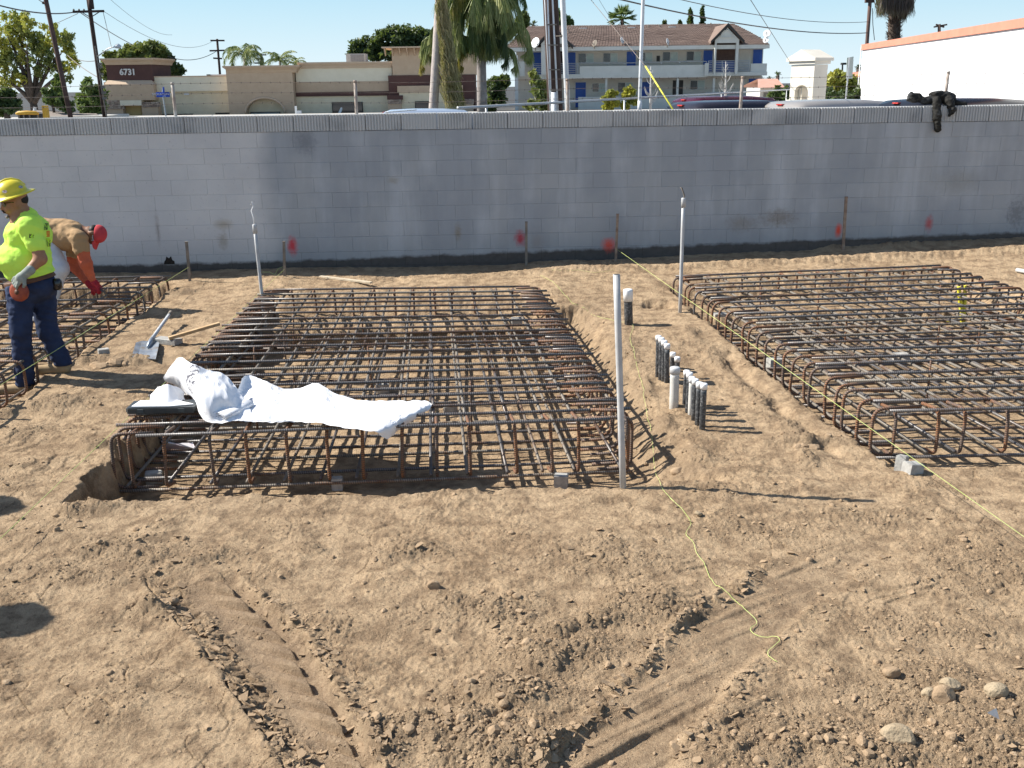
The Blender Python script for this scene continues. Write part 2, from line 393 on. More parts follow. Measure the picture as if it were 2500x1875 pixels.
    f1, f2, cv = worley(x / .075, y / .055, 11)
    plates = ((cv - .3) * .022 - .016 * (1 - sst(0, .12, f2 - f1))) * sst(.02, .1, t) * (1 - sst(.3, .5, t + .2 * perlin(x * 6, y * 6, 24))) * on
    h = h + plates
    h = h + track2(x, y, h)
    # second, fainter set of lug marks in the lower middle
    s2 = (y * .8 - x * .6) / .16; f = s2 - np.floor(s2); c2 = G(1650, 1790)[:2]
    m2 = np.exp(-(((x - c2[0]) / .8) ** 2 + ((y - c2[1]) / .35) ** 2) ** 1.4)
    h = h + .012 * m2 * (sst(0, .15, f) - sst(.3, 1.0, f))
    return h, r

# grid that is as fine as the picture needs near the camera and coarser far away
rows = np.concatenate([np.arange(1990, 1200, -2.0), np.arange(1200, 640, -1.7)])
Yr = np.array([G(1250, p, 0.0)[1] for p in rows]); keep = Yr < 14.6; Yr = Yr[keep]
ks = np.linspace(-.68, .68, 1160)
dist = np.sqrt(Yr ** 2 + CAM_H ** 2)
XX = ks[None, :] * (Yr * .956 + .745)[:, None]; YY = np.repeat(Yr[:, None], len(ks), 1)
SP = (dist / 2400 * 2.9)[:, None] * np.ones_like(XX)
wx = perlin(XX * 2.2, YY * 2.2, 50) * .06 + perlin(XX * 8, YY * 8, 51) * .035 + perlin(XX * 24, YY * 24, 53) * .012
wy = perlin(XX * 2.2, YY * 2.2, 52) * .05 + perlin(XX * 8, YY * 8, 54) * .035 + perlin(XX * 24, YY * 24, 55) * .012
HH, RG = detail(XX, YY, SP)
ZZ = gz0(XX, YY, wx, wy)
PITM = sst(.02, .12, grade(XX, YY) - ZZ)
# crumbling edge: soil near pit rims is broken up
gy, gx = np.gradient(ZZ); st = np.clip(np.sqrt(gx ** 2 + gy ** 2) * 60, 0, 1)
f1, f2, cv = worley(XX / .07, YY / .07, 60)
ZZ = ZZ + HH * (1 - .35 * PITM) + st * (np.clip(1 - f1, 0, 1) - .4) * .03
# skirts: the sheet runs on out of the picture on every side
x0 = np.full((len(Yr), 1), -60.); x1 = np.full((len(Yr), 1), 60.)
gzx = lambda xx: grade(np.clip(xx, -9, 9), np.repeat(Yr[:, None], 1, 1))
XX = np.hstack([x0, XX, x1]); YY = np.hstack([YY[:, :1], YY, YY[:, :1]]); ZZ = np.hstack([gzx(x0), ZZ, gzx(x1)])
RG = np.hstack([RG[:, :1] * 0, RG, RG[:, :1] * 0])
XX = np.vstack([XX[:1], XX]); YY = np.vstack([np.full_like(YY[:1], -50.), YY]); ZZ = np.vstack([ZZ[:1] * 0, ZZ]); RG = np.vstack([RG[:1] * 0, RG])
nr, nc = XX.shape
idx = np.arange(nr * nc).reshape(nr, nc)
Q = np.stack([idx[:-1, :-1], idx[:-1, 1:], idx[1:, 1:], idx[1:, :-1]], -1).reshape(-1, 4)
gm = npmesh('ground', np.stack([XX, YY, ZZ], -1).reshape(-1, 3), Q)
tt_, on_ = track(XX, YY); t2_, on2_ = tk2(XX, YY)
DM = np.clip(sst(.15, .45, tt_) * (1 - sst(.93, 1.05, tt_)) * on_ + .5 * sst(0, .2, t2_) * (1 - sst(.85, 1.05, t2_)) * on2_, 0, 1)
at = gm.attributes.new('damp', 'FLOAT', 'POINT'); at.data.foreach_set('value', DM.ravel().astype(np.float32))
at = gm.attributes.new('rough', 'FLOAT', 'POINT'); at.data.foreach_set('value', RG.ravel().astype(np.float32))
m, t, b = nodes('dirt')
g = nd(t, 'ShaderNodeNewGeometry').outputs['Position']
ra = nd(t, 'ShaderNodeAttribute'); ra.attribute_name = 'rough'
n1 = noise(t, g, 1.1, 6, .6); n2 = noise(t, g, 7, 6, .65); n3 = noise(t, g, 60, 5, .7)
c = mixc(t, ramp(t, n1, .42, .56), (.325, .222, .132), (.425, .302, .186))
n4 = noise(t, g, 26, 6, .7); n5 = noise(t, g, 230, 3, .7)
c = mixc(t, mth(t, 'MULTIPLY', ramp(t, n2, .35, .7), .6), c, (.52, .38, .245)); c = mixc(t, mth(t, 'MULTIPLY', ramp(t, n4, .54, .66), .55), c, (.50, .37, .23)); c = mixc(t, mth(t, 'MULTIPLY', ramp(t, n4, .46, .34), .55), c, (.20, .138, .085))
c = mixc(t, mth(t, 'MULTIPLY', ramp(t, n2, .55, .38), .75), c, (.185, .125, .078))
c = mixc(t, mth(t, 'MULTIPLY', ramp(t, ra.outputs['Fac'], .12, .8), .6), c, (.265, .19, .122))
da = nd(t, 'ShaderNodeAttribute'); da.attribute_name = 'damp'
c = mixc(t, mth(t, 'MULTIPLY', da.outputs['Fac'], .6), c, (.26, .186, .124))
c = mixc(t, mth(t, 'MULTIPLY', ramp(t, n3, .58, .72), .5), c, (.60, .47, .32))
c = mixc(t, mth(t, 'MULTIPLY', ramp(t, n3, .42, .3), .5), c, (.15, .10, .062))
t.links.new(c, b.inputs['Base Color']); b.inputs['Roughness'].default_value = .95; b.inputs['Specular IOR Level'].default_value = .12
c = mixc(t, mth(t, 'MULTIPLY', ramp(t, n5, .57, .68), .6), c, (.55, .44, .30)); c = mixc(t, mth(t, 'MULTIPLY', ramp(t, n5, .43, .33), .6), c, (.13, .088, .055)); t.links.new(c, b.inputs['Base Color'])
bp = nd(t, 'ShaderNodeBump', i_0=.9, i_1=.009); t.links.new(noise(t, g, 150, 6, .7), bp.inputs['Height'])
bp2 = nd(t, 'ShaderNodeBump', i_0=.8, i_1=.028); t.links.new(noise(t, g, 34, 6, .65), bp2.inputs['Height']); t.links.new(bp2.outputs[0], bp.inputs['Normal'])
t.links.new(bp.outputs[0], b.inputs['Normal'])
M_DIRT = m; gm.materials.append(m)
ground = tag(bpy.data.objects.new('ground', gm), kind='structure'); col.objects.link(ground)

# ---------------------------------------------------------------- loose clods, as one mass nobody could count
def icos(sub=1):
    import bmesh
    bm = bmesh.new(); bmesh.ops.create_icosphere(bm, subdivisions=sub, radius=1.0)
    v = np.array([p.co[:] for p in bm.verts]); f = np.array([[q.index for q in p.verts] for p in bm.faces]); bm.free(); return v, f
IV1, IF1 = icos(1); IV2, IF2 = icos(2); IV3, IF3 = icos(3)
def clodshape(V, rs, amp=.3):
    n = rs.randn(6, 3); n /= np.linalg.norm(n, axis=1)[:, None]
    v = V.copy()
    for k in range(6):                        # chop facets, so it looks broken
        dd = v @ n[k]; lim = rs.uniform(.55, .95); v = v - np.clip(dd - lim, 0, None)[:, None] * n[k]
    v += rs.randn(*v.shape) * amp * .13
    return v
rs = np.random.RandomState(11)
shapes = [clodshape(IV1, rs) for _ in range(10)]; shapes2 = [clodshape(IV2, rs) for _ in range(8)]
def scatter(N, smin, smax, rmin, seed, pw=2.2):
    rs = np.random.RandomState(seed)
    py = rs.uniform(640, 1900, N * 6); px = rs.uniform(-60, 2560, N * 6)
    d = np.array([ray(a, b) for a, b in zip(px, py)]); tt = -CAM_H / d[:, 2]
    X = d[:, 0] * tt; Y = d[:, 1] * tt
    r = roughmask(X, Y) + .35 * sst(.1, .5, perlin(X * 2.3, Y * 2.3, 21))
    ok = (rs.rand(len(X)) < np.clip(r + rmin, 0, 1)) & (Y < 12.6); X = X[ok][:N]; Y = Y[ok][:N]; r = r[ok][:N]
    S = smin + (smax - smin) * rs.rand(len(X)) ** pw * (.4 + .6 * np.clip(r, 0, 1)); return X, Y, S, rs
def clods(name, N, smin, smax, rmin, seed, shp, F, pw=2.2):
    X, Y, S, rs = scatter(N, smin, smax, rmin, seed, pw)
    Z = gz0(X, Y)
    h, _ = detail(X, Y, np.full_like(X, .004)); Z = Z + h * (1 - .35 * sst(.02, .12, grade(X, Y) - Z))
    Vs = []; Fs = []; b = 0
    for x, y, z, s in zip(X, Y, Z, S):
        v = shp[rs.randint(len(shp))]; a = rs.rand() * 6.28; ca, sa = cos(a), sin(a)
        v = v * (s * rs.uniform(.8, 1.3), s * rs.uniform(.7, 1.1), s * rs.uniform(.5, .9))
        v = np.stack([v[:, 0] * ca - v[:, 1] * sa, v[:, 0] * sa + v[:, 1] * ca, v[:, 2]], 1) + (x, y, z + s * .18)
        Vs.append(v); Fs.append(F + b); b += len(v)
    me = npmesh(name, np.vstack(Vs), np.vstack(Fs), False); me.materials.append(M_CLOD); return me
m, t, b = nodes('clod_soil')
g = nd(t, 'ShaderNodeNewGeometry').outputs['Position']
c = mixc(t, ramp(t, noise(t, g, 9, 4), .35, .65), (.37, .265, .17), (.27, .19, .12))
c = mixc(t, ramp(t, noise(t, g, 55, 4), .6, .72), c, (.50, .39, .27))
t.links.new(c, b.inputs['Base Color']); b.inputs['Roughness'].default_value = .95; b.inputs['Specular IOR Level'].default_value = .1
bp = nd(t, 'ShaderNodeBump', i_0=.6, i_1=.005); t.links.new(noise(t, g, 160, 5, .7), bp.inputs['Height']); t.links.new(bp.outputs[0], b.inputs['Normal'])
M_CLOD = m
o = bpy.data.objects.new('soil_crumbs', clods('soil_crumbs', 14000, .0025, .009, .10, 5, shapes, IF1)); col.objects.link(o)
tag(o, 'fine crumbs of dry brown soil scattered all over the dirt', 'soil crumbs', kind='stuff')
o = bpy.data.objects.new('soil_clods', clods('soil_clods', 600, .009, .032, .01, 6, shapes2, IF2, 3.2)); col.objects.link(o)
tag(o, 'larger broken clods of dry brown earth lying on the dirt', 'clods', kind='stuff')

# flat broken plates of crust, thick along the tyre tracks
def flakes(N, seed):
    rs = np.random.RandomState(seed); py = rs.uniform(1180, 1900, N * 8); px = rs.uniform(-40, 2540, N * 8); d = np.array([ray(a, b) for a, b in zip(px, py)]); tt = -CAM_H / d[:, 2]; X = d[:, 0] * tt; Y = d[:, 1] * tt
    t1, o1 = track(X, Y); t2, o2 = tk2(X, Y); w_ = .9 * np.exp(-((t1 - .15) / .16) ** 2) * o1 + .9 * np.exp(-((t1 - 1.08) / .12) ** 2) * o1 + .8 * np.exp(-((t2 + .02) / .16) ** 2) * o2 + .3 * np.exp(-((t2 - 1.05) / .12) ** 2) * o2 + .10 * roughmask(X, Y) + .004
    ok = rs.rand(len(X)) < w_; X = X[ok][:N]; Y = Y[ok][:N]; h, _ = detail(X, Y, np.full_like(X, .004)); Z = gz0(X, Y) + h; Vs = []; Fs = []; b = 0
    for x, y, z in zip(X, Y, Z):
        s = .005 + .020 * rs.rand() ** 3.0; k = rs.randint(5, 8); an = np.sort(rs.rand(k) * 6.283); rr = s * rs.uniform(.6, 1.25, k); top = np.stack([rr * np.cos(an) * 1.25, rr * np.sin(an), np.zeros(k)], 1); bot = top * [.85, .85, 1] - [0, 0, s * .32]
        v = np.vstack([top, bot]); tl = rs.uniform(-.5, .5, 2) * .9; v[:, 2] += v[:, 0] * tl[0] + v[:, 1] * tl[1]; a = rs.rand() * 6.28; v[:, :2] = v[:, :2] @ np.array([[cos(a), sin(a)], [-sin(a), cos(a)]]); v += (x, y, z + s * .34)
        f = [(0, i, i + 1) for i in range(1, k - 1)] + [(i, k + i, k + (i + 1) % k) for i in range(k)] + [(i, k + (i + 1) % k, (i + 1) % k) for i in range(k)]
        Vs.append(v); Fs.append(np.array(f) + b); b += 2 * k
    me = npmesh('crust_flakes', np.vstack(Vs), np.vstack(Fs), False); me.materials.append(M_CLOD); return me
o = bpy.data.objects.new('crust_flakes', flakes(2300, 21)); col.objects.link(o)
tag(o, 'flat broken plates of dried soil crust along the tyre tracks', 'soil flakes', kind='stuff')
# ================================================================ BLOCK WALL
WT = 2.205; BH = .1943; BW = .4572; CAPH = .206
wall = thing('block_wall', 'long grey painted concrete block wall with ribbed cap course behind the dirt', 'wall', (0, WALL_Y0, 0), rz=WALL_A)
def WL(x, y, z):                              # wall-local to world
    return np.array([x * cos(WALL_A) - y * sin(WALL_A), WALL_Y0 + x * sin(WALL_A) + y * cos(WALL_A), z])
def wobj(name, mb, mat):
    me = mb.mesh(name) if isinstance(mb, MB) else mb
    if len(me.materials) == 0: me.materials.append(mat)
    o = bpy.data.objects.new(name, me); col.objects.link(o); o.parent = wall; return o
m, t, b = nodes('painted_block')
tc = nd(t, 'ShaderNodeNewGeometry').outputs['Position']; sx = nd(t, 'ShaderNodeSeparateXYZ'); t.links.new(tc, sx.inputs[0])
X, Z = sx.outputs[0], sx.outputs[2]
oi = nd(t, 'ShaderNodeObjectInfo').outputs['Random']
warp = noise(t, tc, 1.3, 4)
left = ramp(t, mth(t, 'ADD', X, mth(t, 'MULTIPLY', mth(t, 'SUBTRACT', warp, .5), .5)), -3.25, -3.0)
blue = mixc(t, oi, (.365, .38, .40), (.41, .42, .435))
mp = nd(t, 'ShaderNodeMapping'); mp.inputs['Scale'].default_value = (2.2, 2.2, .28); t.links.new(tc, mp.inputs[0])
streak = noise(t, mp.outputs[0], 1.6, 5, .6)
cbl = nd(t, 'ShaderNodeTexNoise'); cbl.inputs['Scale'].default_value = 1.4; cbl.inputs['Detail'].default_value = 6; t.links.new(tc, cbl.inputs['Vector'])
blue = mixc(t, mth(t, 'MULTIPLY', ramp(t, streak, .45, .66), .75), blue, (.50, .52, .55))
blue = mixc(t, mth(t, 'MULTIPLY', ramp(t, cbl.outputs[0], .56, .40), .55), blue, (.30, .32, .355))
pale = mixc(t, ramp(t, cbl.outputs[0], .35, .65), (.555, .55, .555), (.64, .63, .625))
pale = mixc(t, mth(t, 'MULTIPLY', ramp(t, noise(t, tc, 26, 8, .75), .60, .68), .55), pale, (.25, .25, .27))
c = mixc(t, left, pale, blue)
# paint stops above the soil; raw damp block below, higher to the right
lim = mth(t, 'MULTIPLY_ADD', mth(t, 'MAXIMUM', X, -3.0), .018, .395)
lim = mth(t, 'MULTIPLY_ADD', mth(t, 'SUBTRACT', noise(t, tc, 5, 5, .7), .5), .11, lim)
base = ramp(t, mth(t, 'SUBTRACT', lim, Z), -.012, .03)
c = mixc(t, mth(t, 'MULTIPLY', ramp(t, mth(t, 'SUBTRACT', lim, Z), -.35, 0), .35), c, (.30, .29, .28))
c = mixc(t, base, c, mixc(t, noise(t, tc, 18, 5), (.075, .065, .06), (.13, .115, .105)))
def spot(cx, cz, rx, rz, colr, dens=1.0, nz=.5):
    global c
    n = noise(t, tc, 22, 7, .75)
    dx = mth(t, 'DIVIDE', mth(t, 'SUBTRACT', X, float(cx)), rx); dz = mth(t, 'DIVIDE', mth(t, 'SUBTRACT', Z, float(cz)), rz)
    d = mth(t, 'SQRT', mth(t, 'ADD', mth(t, 'MULTIPLY', dx, dx), mth(t, 'MULTIPLY', dz, dz)))
    d = mth(t, 'MULTIPLY_ADD', mth(t, 'SUBTRACT', n, .5), 1.8 * nz, d)
    c = mixc(t, mth(t, 'MULTIPLY', ramp(t, d, 1.2, .25), dens), c, colr)
def onwall(px, py):                           # intersection of a sight line with the wall face
    d = ray(px, py); n = np.array([-sin(WALL_A), cos(WALL_A), 0]); p0 = np.array([0, WALL_Y0, 0])
    return CAM + d * (((p0 - CAM) @ n) / (d @ n))
for px, py, rx, rz, cc, dn, nz in ((714, 600, .07, .13, (.62, .045, .06), .9, .9), (1270, 582, .08, .11, (.45, .03, .05), .85, 1.), (1487, 598, .10, .10, (.78, .10, .06), .9, 1.),
        (2047, 562, .05, .10, (.80, .09, .05), .95, .5), (2268, 545, .06, .11, (.5, .05, .05), .7, .8), (1900, 532, .26, .12, (.20, .16, .12), .6, 1.3), (1810, 545, .2, .12, (.24, .21, .17), .5, 1.3),
        (2340, 445, .35, .16, (.28, .27, .24), .4, 1.), (2480, 520, .14, .2, (.12, .12, .12), .45, 2.2), (545, 548, .13, .07, (.42, .37, .30), .75, .3), (545, 590, .07, .12, (.34, .30, .25), .6, 1.4),
        (1118, 565, .05, .12, (.25, .19, .1), .5, 1.6), (1312, 592, .09, .12, (.32, .29, .27), .5, 1.), (385, 560, .03, .25, (.3, .26, .24), .5, 1.), (745, 345, .16, .16, (.16, .17, .19), .55, 1.2),
        (1885, 297, .2, .06, (.12, .12, .13), .6, 1.2), (960, 440, .08, .05, (.3, .26, .2), .5, 1.2)):
    p = onwall(px, py); spot(p[0], p[2], rx, rz, cc, dn, nz)
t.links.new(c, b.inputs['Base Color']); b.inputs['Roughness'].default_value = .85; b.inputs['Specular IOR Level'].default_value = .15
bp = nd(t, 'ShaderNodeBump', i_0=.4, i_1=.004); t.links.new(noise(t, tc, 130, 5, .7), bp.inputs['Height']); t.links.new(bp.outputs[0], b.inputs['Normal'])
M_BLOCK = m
m, t, b = nodes('cap_block_concrete')
tc = nd(t, 'ShaderNodeNewGeometry').outputs['Position']; oi = nd(t, 'ShaderNodeObjectInfo').outputs['Random']
c = mixc(t, oi, (.45, .46, .465), (.52, .52, .515))
c = mixc(t, mth(t, 'MULTIPLY', ramp(t, noise(t, tc, 2.2, 6), .55, .7), .6), c, (.24, .25, .265))
c = mixc(t, mth(t, 'MULTIPLY', ramp(t, noise(t, tc, 40, 4), .55, .7), .3), c, (.55, .54, .52))
t.links.new(c, b.inputs['Base Color']); b.inputs['Roughness'].default_value = .9
M_CAP = m
def block_mesh(x0, x1, h=BH):
    g = .0012; ch = .0022; mb = MB()
    a = [(x0 + g, z) for z in ()]
    X0, X1, Z0, Z1 = x0 + g, x1 - g, g, h - g
    vs = [(X0, .19, Z0), (X1, .19, Z0), (X1, .19, Z1), (X0, .19, Z1), (X0, ch, Z0), (X1, ch, Z0), (X1, ch, Z1), (X0, ch, Z1),
          (X0 + ch, 0, Z0 + ch), (X1 - ch, 0, Z0 + ch), (X1 - ch, 0, Z1 - ch), (X0 + ch, 0, Z1 - ch)]
    fs = [(8, 9, 10, 11), (4, 5, 9, 8), (5, 6, 10, 9), (6, 7, 11, 10), (7, 4, 8, 11), (0, 3, 2, 1), (0, 1, 5, 4), (1, 2, 6, 5), (2, 3, 7, 6), (3, 0, 4, 7)]
    return mb.add(vs, fs)
bme = block_mesh(0, BW).mesh('block'); bme.materials.append(M_BLOCK)
rs = np.random.RandomState(4)
top_of = WT - CAPH
NB = 32; XS = -7.35
for k in range(9):
    z = top_of - (k + 1) * BH; off = (k % 2) * BW / 2
    for i in range(NB):
        o = bpy.data.objects.new('block', bme); col.objects.link(o); o.parent = wall
        o.location = (XS + off + i * BW, rs.uniform(-.0012, .0012), z)
rest = MB()
for k in range(9, 12):
    z = top_of - (k + 1) * BH; off = (k % 2) * BW / 2
    for i in range(NB):
        q = block_mesh(XS + off + i * BW, XS + off + (i + 1) * BW); rest.add([(x, y, zz + z) for x, y, zz in q.v], q.f)
for k in range(12):                            # courses beyond both ends of the view
    z = top_of - (k + 1) * BH; off = (k % 2) * BW / 2
    for i in list(range(-16, 0)) + list(range(NB, NB + 16)):
        q = block_mesh(XS + off + i * BW, XS + off + (i + 1) * BW); rest.add([(x, y, zz + z) for x, y, zz in q.v], q.f)
tag(wobj('lower_blocks', rest, M_BLOCK), kind='stuff')
mort = MB(); mort.box(XS - 16 * BW, XS + (NB + 16) * BW, .004, .186, -.3, top_of - .002)
M_MORT = M_BLOCK
wobj('mortar', mort, M_MORT)
def cap_mesh(x0, x1, n=12, dep=.013):
    mb = MB(); g = .004; w = (x1 - x0 - 2 * g); pr = []
    for i in range(n):
        a = x0 + g + w * i / n; s = w / n
        pr += [(a, -.012 + dep), (a + s * .12, -.012), (a + s * .62, -.012), (a + s * .74, -.012 + dep)]
    pr += [(x1 - g, -.012 + dep), (x1 - g, .195), (x0 + g, .195)]
    return mb.prism([(x, y, .002) for x, y in pr], (0, 0, CAPH - .004))
cme = [cap_mesh(0, BW).mesh('cap_block'), cap_mesh(0, BW, 12, .006).mesh('cap_block')]
for q in cme: q.materials.append(M_CAP)
XC = onwall(979, 290)[0] / cos(WALL_A) - 20 * BW
for i in range(48):
    o = bpy.data.objects.new('cap_block', cme[1 if (i * 7 % 5 == 0 and i > 16) else 0]); col.objects.link(o); o.parent = wall
    o.location = (XC + i * BW, rs.uniform(-.003, .003), top_of + rs.uniform(0, .003))
# broken hole low in the wall: dark plate, its shade put into the colour
p = onwall(413, 636)
hm = MB(); pts = []
for k in range(9):
    a = pi * k / 8; r_ = .075 * (1 + .2 * math.sin(k * 2.7)); pts.append((p[0] / cos(WALL_A) + r_ * cos(a) * .9, -.004, p[2] - .05 + r_ * sin(a) * 1.3))
hm.prism(pts, (0, .012, 0)); wobj('hole', hm, pm('hole_shade_colour', (.02, .017, .014), (.04, .03, .025), 30, 1.0))
# ================================================================ REBAR CAGES
def rebar_mat(name, c1, c2, crust, rlo, rhi, metal=.5, rough=.5):
    m, t, b = nodes(name)
    g = nd(t, 'ShaderNodeNewGeometry').outputs['Position']; uv = nd(t, 'ShaderNodeUVMap').outputs[0]
    oi = nd(t, 'ShaderNodeObjectInfo').outputs['Random']
    sx = nd(t, 'ShaderNodeSeparateXYZ'); t.links.new(uv, sx.inputs[0])
    c = mixc(t, noise(t, g, 3, 4), c1, c2)
    fac = ramp(t, mth(t, 'ADD', noise(t, g, 5.0, 5, .7), mth(t, 'MULTIPLY', mth(t, 'SUBTRACT', oi, .5), .16)), rlo, rhi)
    c = mixc(t, fac, c, mixc(t, noise(t, g, 70, 3), crust, tuple(x * .45 for x in crust)))
    wv = mth(t, 'SINE', mth(t, 'MULTIPLY_ADD', sx.outputs[0], 2 * pi / .0165, mth(t, 'MULTIPLY', sx.outputs[1], 2 * pi)))
    h = ramp(t, wv, -.3, .4)
    c = mixc(t, mth(t, 'MULTIPLY', mth(t, 'SUBTRACT', 1.0, h), .7), c, tuple(x * .22 for x in c1))  # grooves darker: shade between the ribs put into the colour
    t.links.new(c, b.inputs['Base Color']); b.inputs['Roughness'].default_value = rough; b.inputs['Specular IOR Level'].default_value = .7
    mm = mth(t, 'MULTIPLY', mth(t, 'SUBTRACT', 1.0, fac), metal); t.links.new(mm, b.inputs['Metallic'])
    bp = nd(t, 'ShaderNodeBump', i_0=1.0, i_1=.005); t.links.new(h, bp.inputs['Height']); t.links.new(bp.outputs[0], b.inputs['Normal'])
    return m
M_STEEL = rebar_mat('rebar_steel', (.15, .145, .15), (.23, .20, .18), (.20, .10, .05), .50, .64, .15, .38)
M_DUSTY = rebar_mat('rebar_dusty', (.27, .245, .215), (.37, .31, .24), (.26, .12, .05), .52, .66, .25, .6)
M_RUST = rebar_mat('rebar_rusty', (.14, .105, .09), (.22, .15, .11), (.40, .165, .06), .40, .56, .1, .7)
RB = .0128
def cage(label, C, H, nT, nBt, nL, nH, tops=None, seed=1, front=True, back=True, trim=0.0):
    rs = np.random.RandomState(seed); rad = RB
    c0 = bil(C, .5, .5); root = thing('rebar_cage', label, 'rebar cage', (c0[0], c0[1], c0[2] - H), 'rebar cages set out for footings')
    Wd = np.linalg.norm(np.array(C[1]) - np.array(C[0])); Ln = np.linalg.norm(np.array(C[3]) - np.array(C[0]))
    j = lambda s: rs.uniform(-s, s)
    up = np.array([0, 0, 1.])
    def pt(u, v, dz): return bil(C, u, v) + up * dz
    def seg(a, b, n=5, w=.003):
        return [a + (b - a) * k / n + np.array([j(w), j(w), j(w)]) * (0 < k < n) for k in range(n + 1)]
    def bar(name, pts, mat, r=rad, n=8): return obj(name, MB().tube(pts, r, n), mat, root, True)
    Ls = [(i + .5) / nL + j(.25 / nL) * .6 for i in range(nL)]
    Ls[0] = .022; Ls[-1] = .978
    for u in Ls:                               # long bars, bottom then top
        d = j(.004); e = j(.005)
        bar('bottom_bar', seg(pt(u, .005, -H + rad), pt(u + d, .995, -H + rad)), M_DUSTY if rs.rand() < .6 else M_STEEL)
        bar('top_bar', seg(pt(u + .004 + e, .03 if u not in (Ls[0], Ls[-1]) else .002, -3 * rad), pt(u + e + d, .998, -3 * rad)), M_DUSTY if rs.rand() < .75 else M_STEEL)
    Vt = list(np.linspace(0.0, 1.0, nT)) if tops is None else tops
    for i, v in enumerate(Vt):
        v = v + (j(.2 / nT) if 0 < i < len(Vt) - 1 else 0)
        tr = trim if trim else (.045 if i in (0, nT - 1) else 0); bar('top_bar', seg(pt(-.004 + j(.012) + tr, v, -rad), pt(1.004 + j(.012) - tr, v + j(.003), -rad)), M_STEEL if rs.rand() < .8 else M_DUSTY)
    for i, v in enumerate(np.linspace(0.0, 1.0, nBt)):
        v = v + (j(.15 / nBt) if 0 < i < nBt - 1 else 0)
        bar('bottom_bar', seg(pt(.0, v, -H - rad), pt(1.0, v + j(.003), -H - rad)), M_STEEL if rs.rand() < .7 else M_DUSTY)
    rc = .085
    for i, v in enumerate(np.linspace(.012, .985, nH)):     # bent bars closing both long sides
        for side in (0, 1):
            vv = v + j(.25 / nH); a = (.34 + j(.07)) / Wd; bb = (.30 + j(.05)) / Wd; dz = j(.012)
            s = 1 if side == 0 else -1; e = side
            P = [pt(e + s * a, vv + j(.01), -rad * 1.2 + abs(j(.01))), pt(e, vv, -rad + dz * .4), pt(e + j(.003), vv + j(.006), -H), pt(e + s * bb, vv + j(.006), -H - rad * .5)]
            bar('edge_bar', fillet(P, rc), M_RUST if rs.rand() < .8 else M_STEEL)
    for i, u in enumerate(Ls):
        for side, on in ((0, front), (1, back)):
            if not on: continue
            s = 1 if side == 0 else -1; a = (.24 + j(.05)) / Ln; uu = u + .012 + j(.006)
            P = [pt(uu + j(.006), side + s * a, -rad * 3 + abs(j(.012))), pt(uu, side, -rad), pt(uu + j(.006), side, -H), pt(uu, side + s * .12 / Ln, -H)]
            bar('edge_bar', fillet(P, rc), M_RUST)
    # rusty uprights holding the two mats apart
    for k in range(9):
        u = rs.uniform(.12, .88); v = rs.uniform(.12, .9)
        bar('spacer_bar', seg(pt(u, v, .0), pt(u + j(.008), v + j(.008), -H), 3), M_RUST, rad * .7, 6)
    # tie wires, hundreds of little rusty twists
    tw = MB()
    pts = [(Ls[rs.randint(nL)], Vt[rs.randint(len(Vt))], -rad) for _ in range(170)] + [(u, 0, -rad) for u in Ls for _ in (0, 1)]
    for u, v, dz in pts:
        p = pt(u, v, dz + .008); k = rs.rand() * 6.28
        tw.tube([p + np.array([j(.02), j(.02), j(.012)]) for _ in range(3)], .0016, 4, True)
    tag(obj('tie_wires', tw, M_RUST, root), kind='stuff')
    return root
cage('rusty steel rebar cage in a shallow pit, with the white drawings lying on it', CAGE_MAIN, CAGE_H['m'], 22, 20, 14, 32, seed=2)
cage('rebar cage on the right with rounded rusty edge bars under a taut string', CAGE_RIGHT, CAGE_H['r'], 22, 18, 15, 25, seed=5, trim=.03)
cage('rebar cage on the left with the two workers standing inside it', CAGE_LEFT, CAGE_H['l'], 20, 17, 13, 20, tops=[0, .13, .3, .47, .62, .76, .88, .94, 1.0], seed=8)
# ================================================================ SMALL THINGS ON THE SITE
M_STAKE = pm('weathered_stake', (.17, .15, .13), (.27, .23, .19), 12, .85, 0, .3, 80)
M_STAKE2 = pm('brown_stake', (.22, .15, .11), (.34, .26, .20), 12, .85, 0, .3, 80)
M_STRING = pm('lime_string', (.58, .68, .20), (.66, .74, .30), 5, .7)
M_PVC = pm('grey_pvc', (.40, .41, .42), (.52, .52, .52), 8, .45, spec=.5)
M_PVCG = pm('dusty_grey_pipe', (.50, .49, .46), (.62, .60, .56), 15, .6)
M_WHITE = pm('white_pvc', (.80, .80, .80), (.86, .86, .85), 8, .4, spec=.5)
M_WRAP = pm('black_pipe_wrap', (.03, .033, .037), (.06, .062, .066), 30, .45, spec=.5, c3=(.20, .20, .20), s3=60)
M_CONC = pm('cast_concrete', (.30, .29, .275), (.44, .43, .40), 20, .9, 0, .4, 90)
M_WOOD = pm('raw_lumber', (.42, .28, .15), (.55, .39, .23), 14, .8)
M_WOODP = pm('pale_board', (.50, .42, .30), (.62, .53, .40), 14, .8)
def stake(b, t, label, mat, w=.032):
    B = GZ(*b); T = D(t[0], t[1], B[1]); root = thing('stake', label, 'stake', B, 'stakes driven along the wall')
    d = (T - B) / np.linalg.norm(T - B)
    mb = MB().bar(B - d * .12, T - d * .012, w, w * .62, (0, 1, 0)); obj('shaft', mb, mat, root)
    obj('mushroomed_top', MB().bar(T - d * .012, T, w * 1.15, w * .8, (0, 1, 0)), mat, root)
    return B, T
S1 = stake((464, 690), (455, 590), 'short grey stake behind the left cage, just right of the hole in the wall', M_STAKE)
S2 = stake((695, 680), (693, 589), 'short grey stake just left of the tall red paint mark on the wall', M_STAKE)
S3 = stake((1285, 650), (1285, 541), 'dark stake in front of the deep red paint mark, mid wall', M_STAKE)
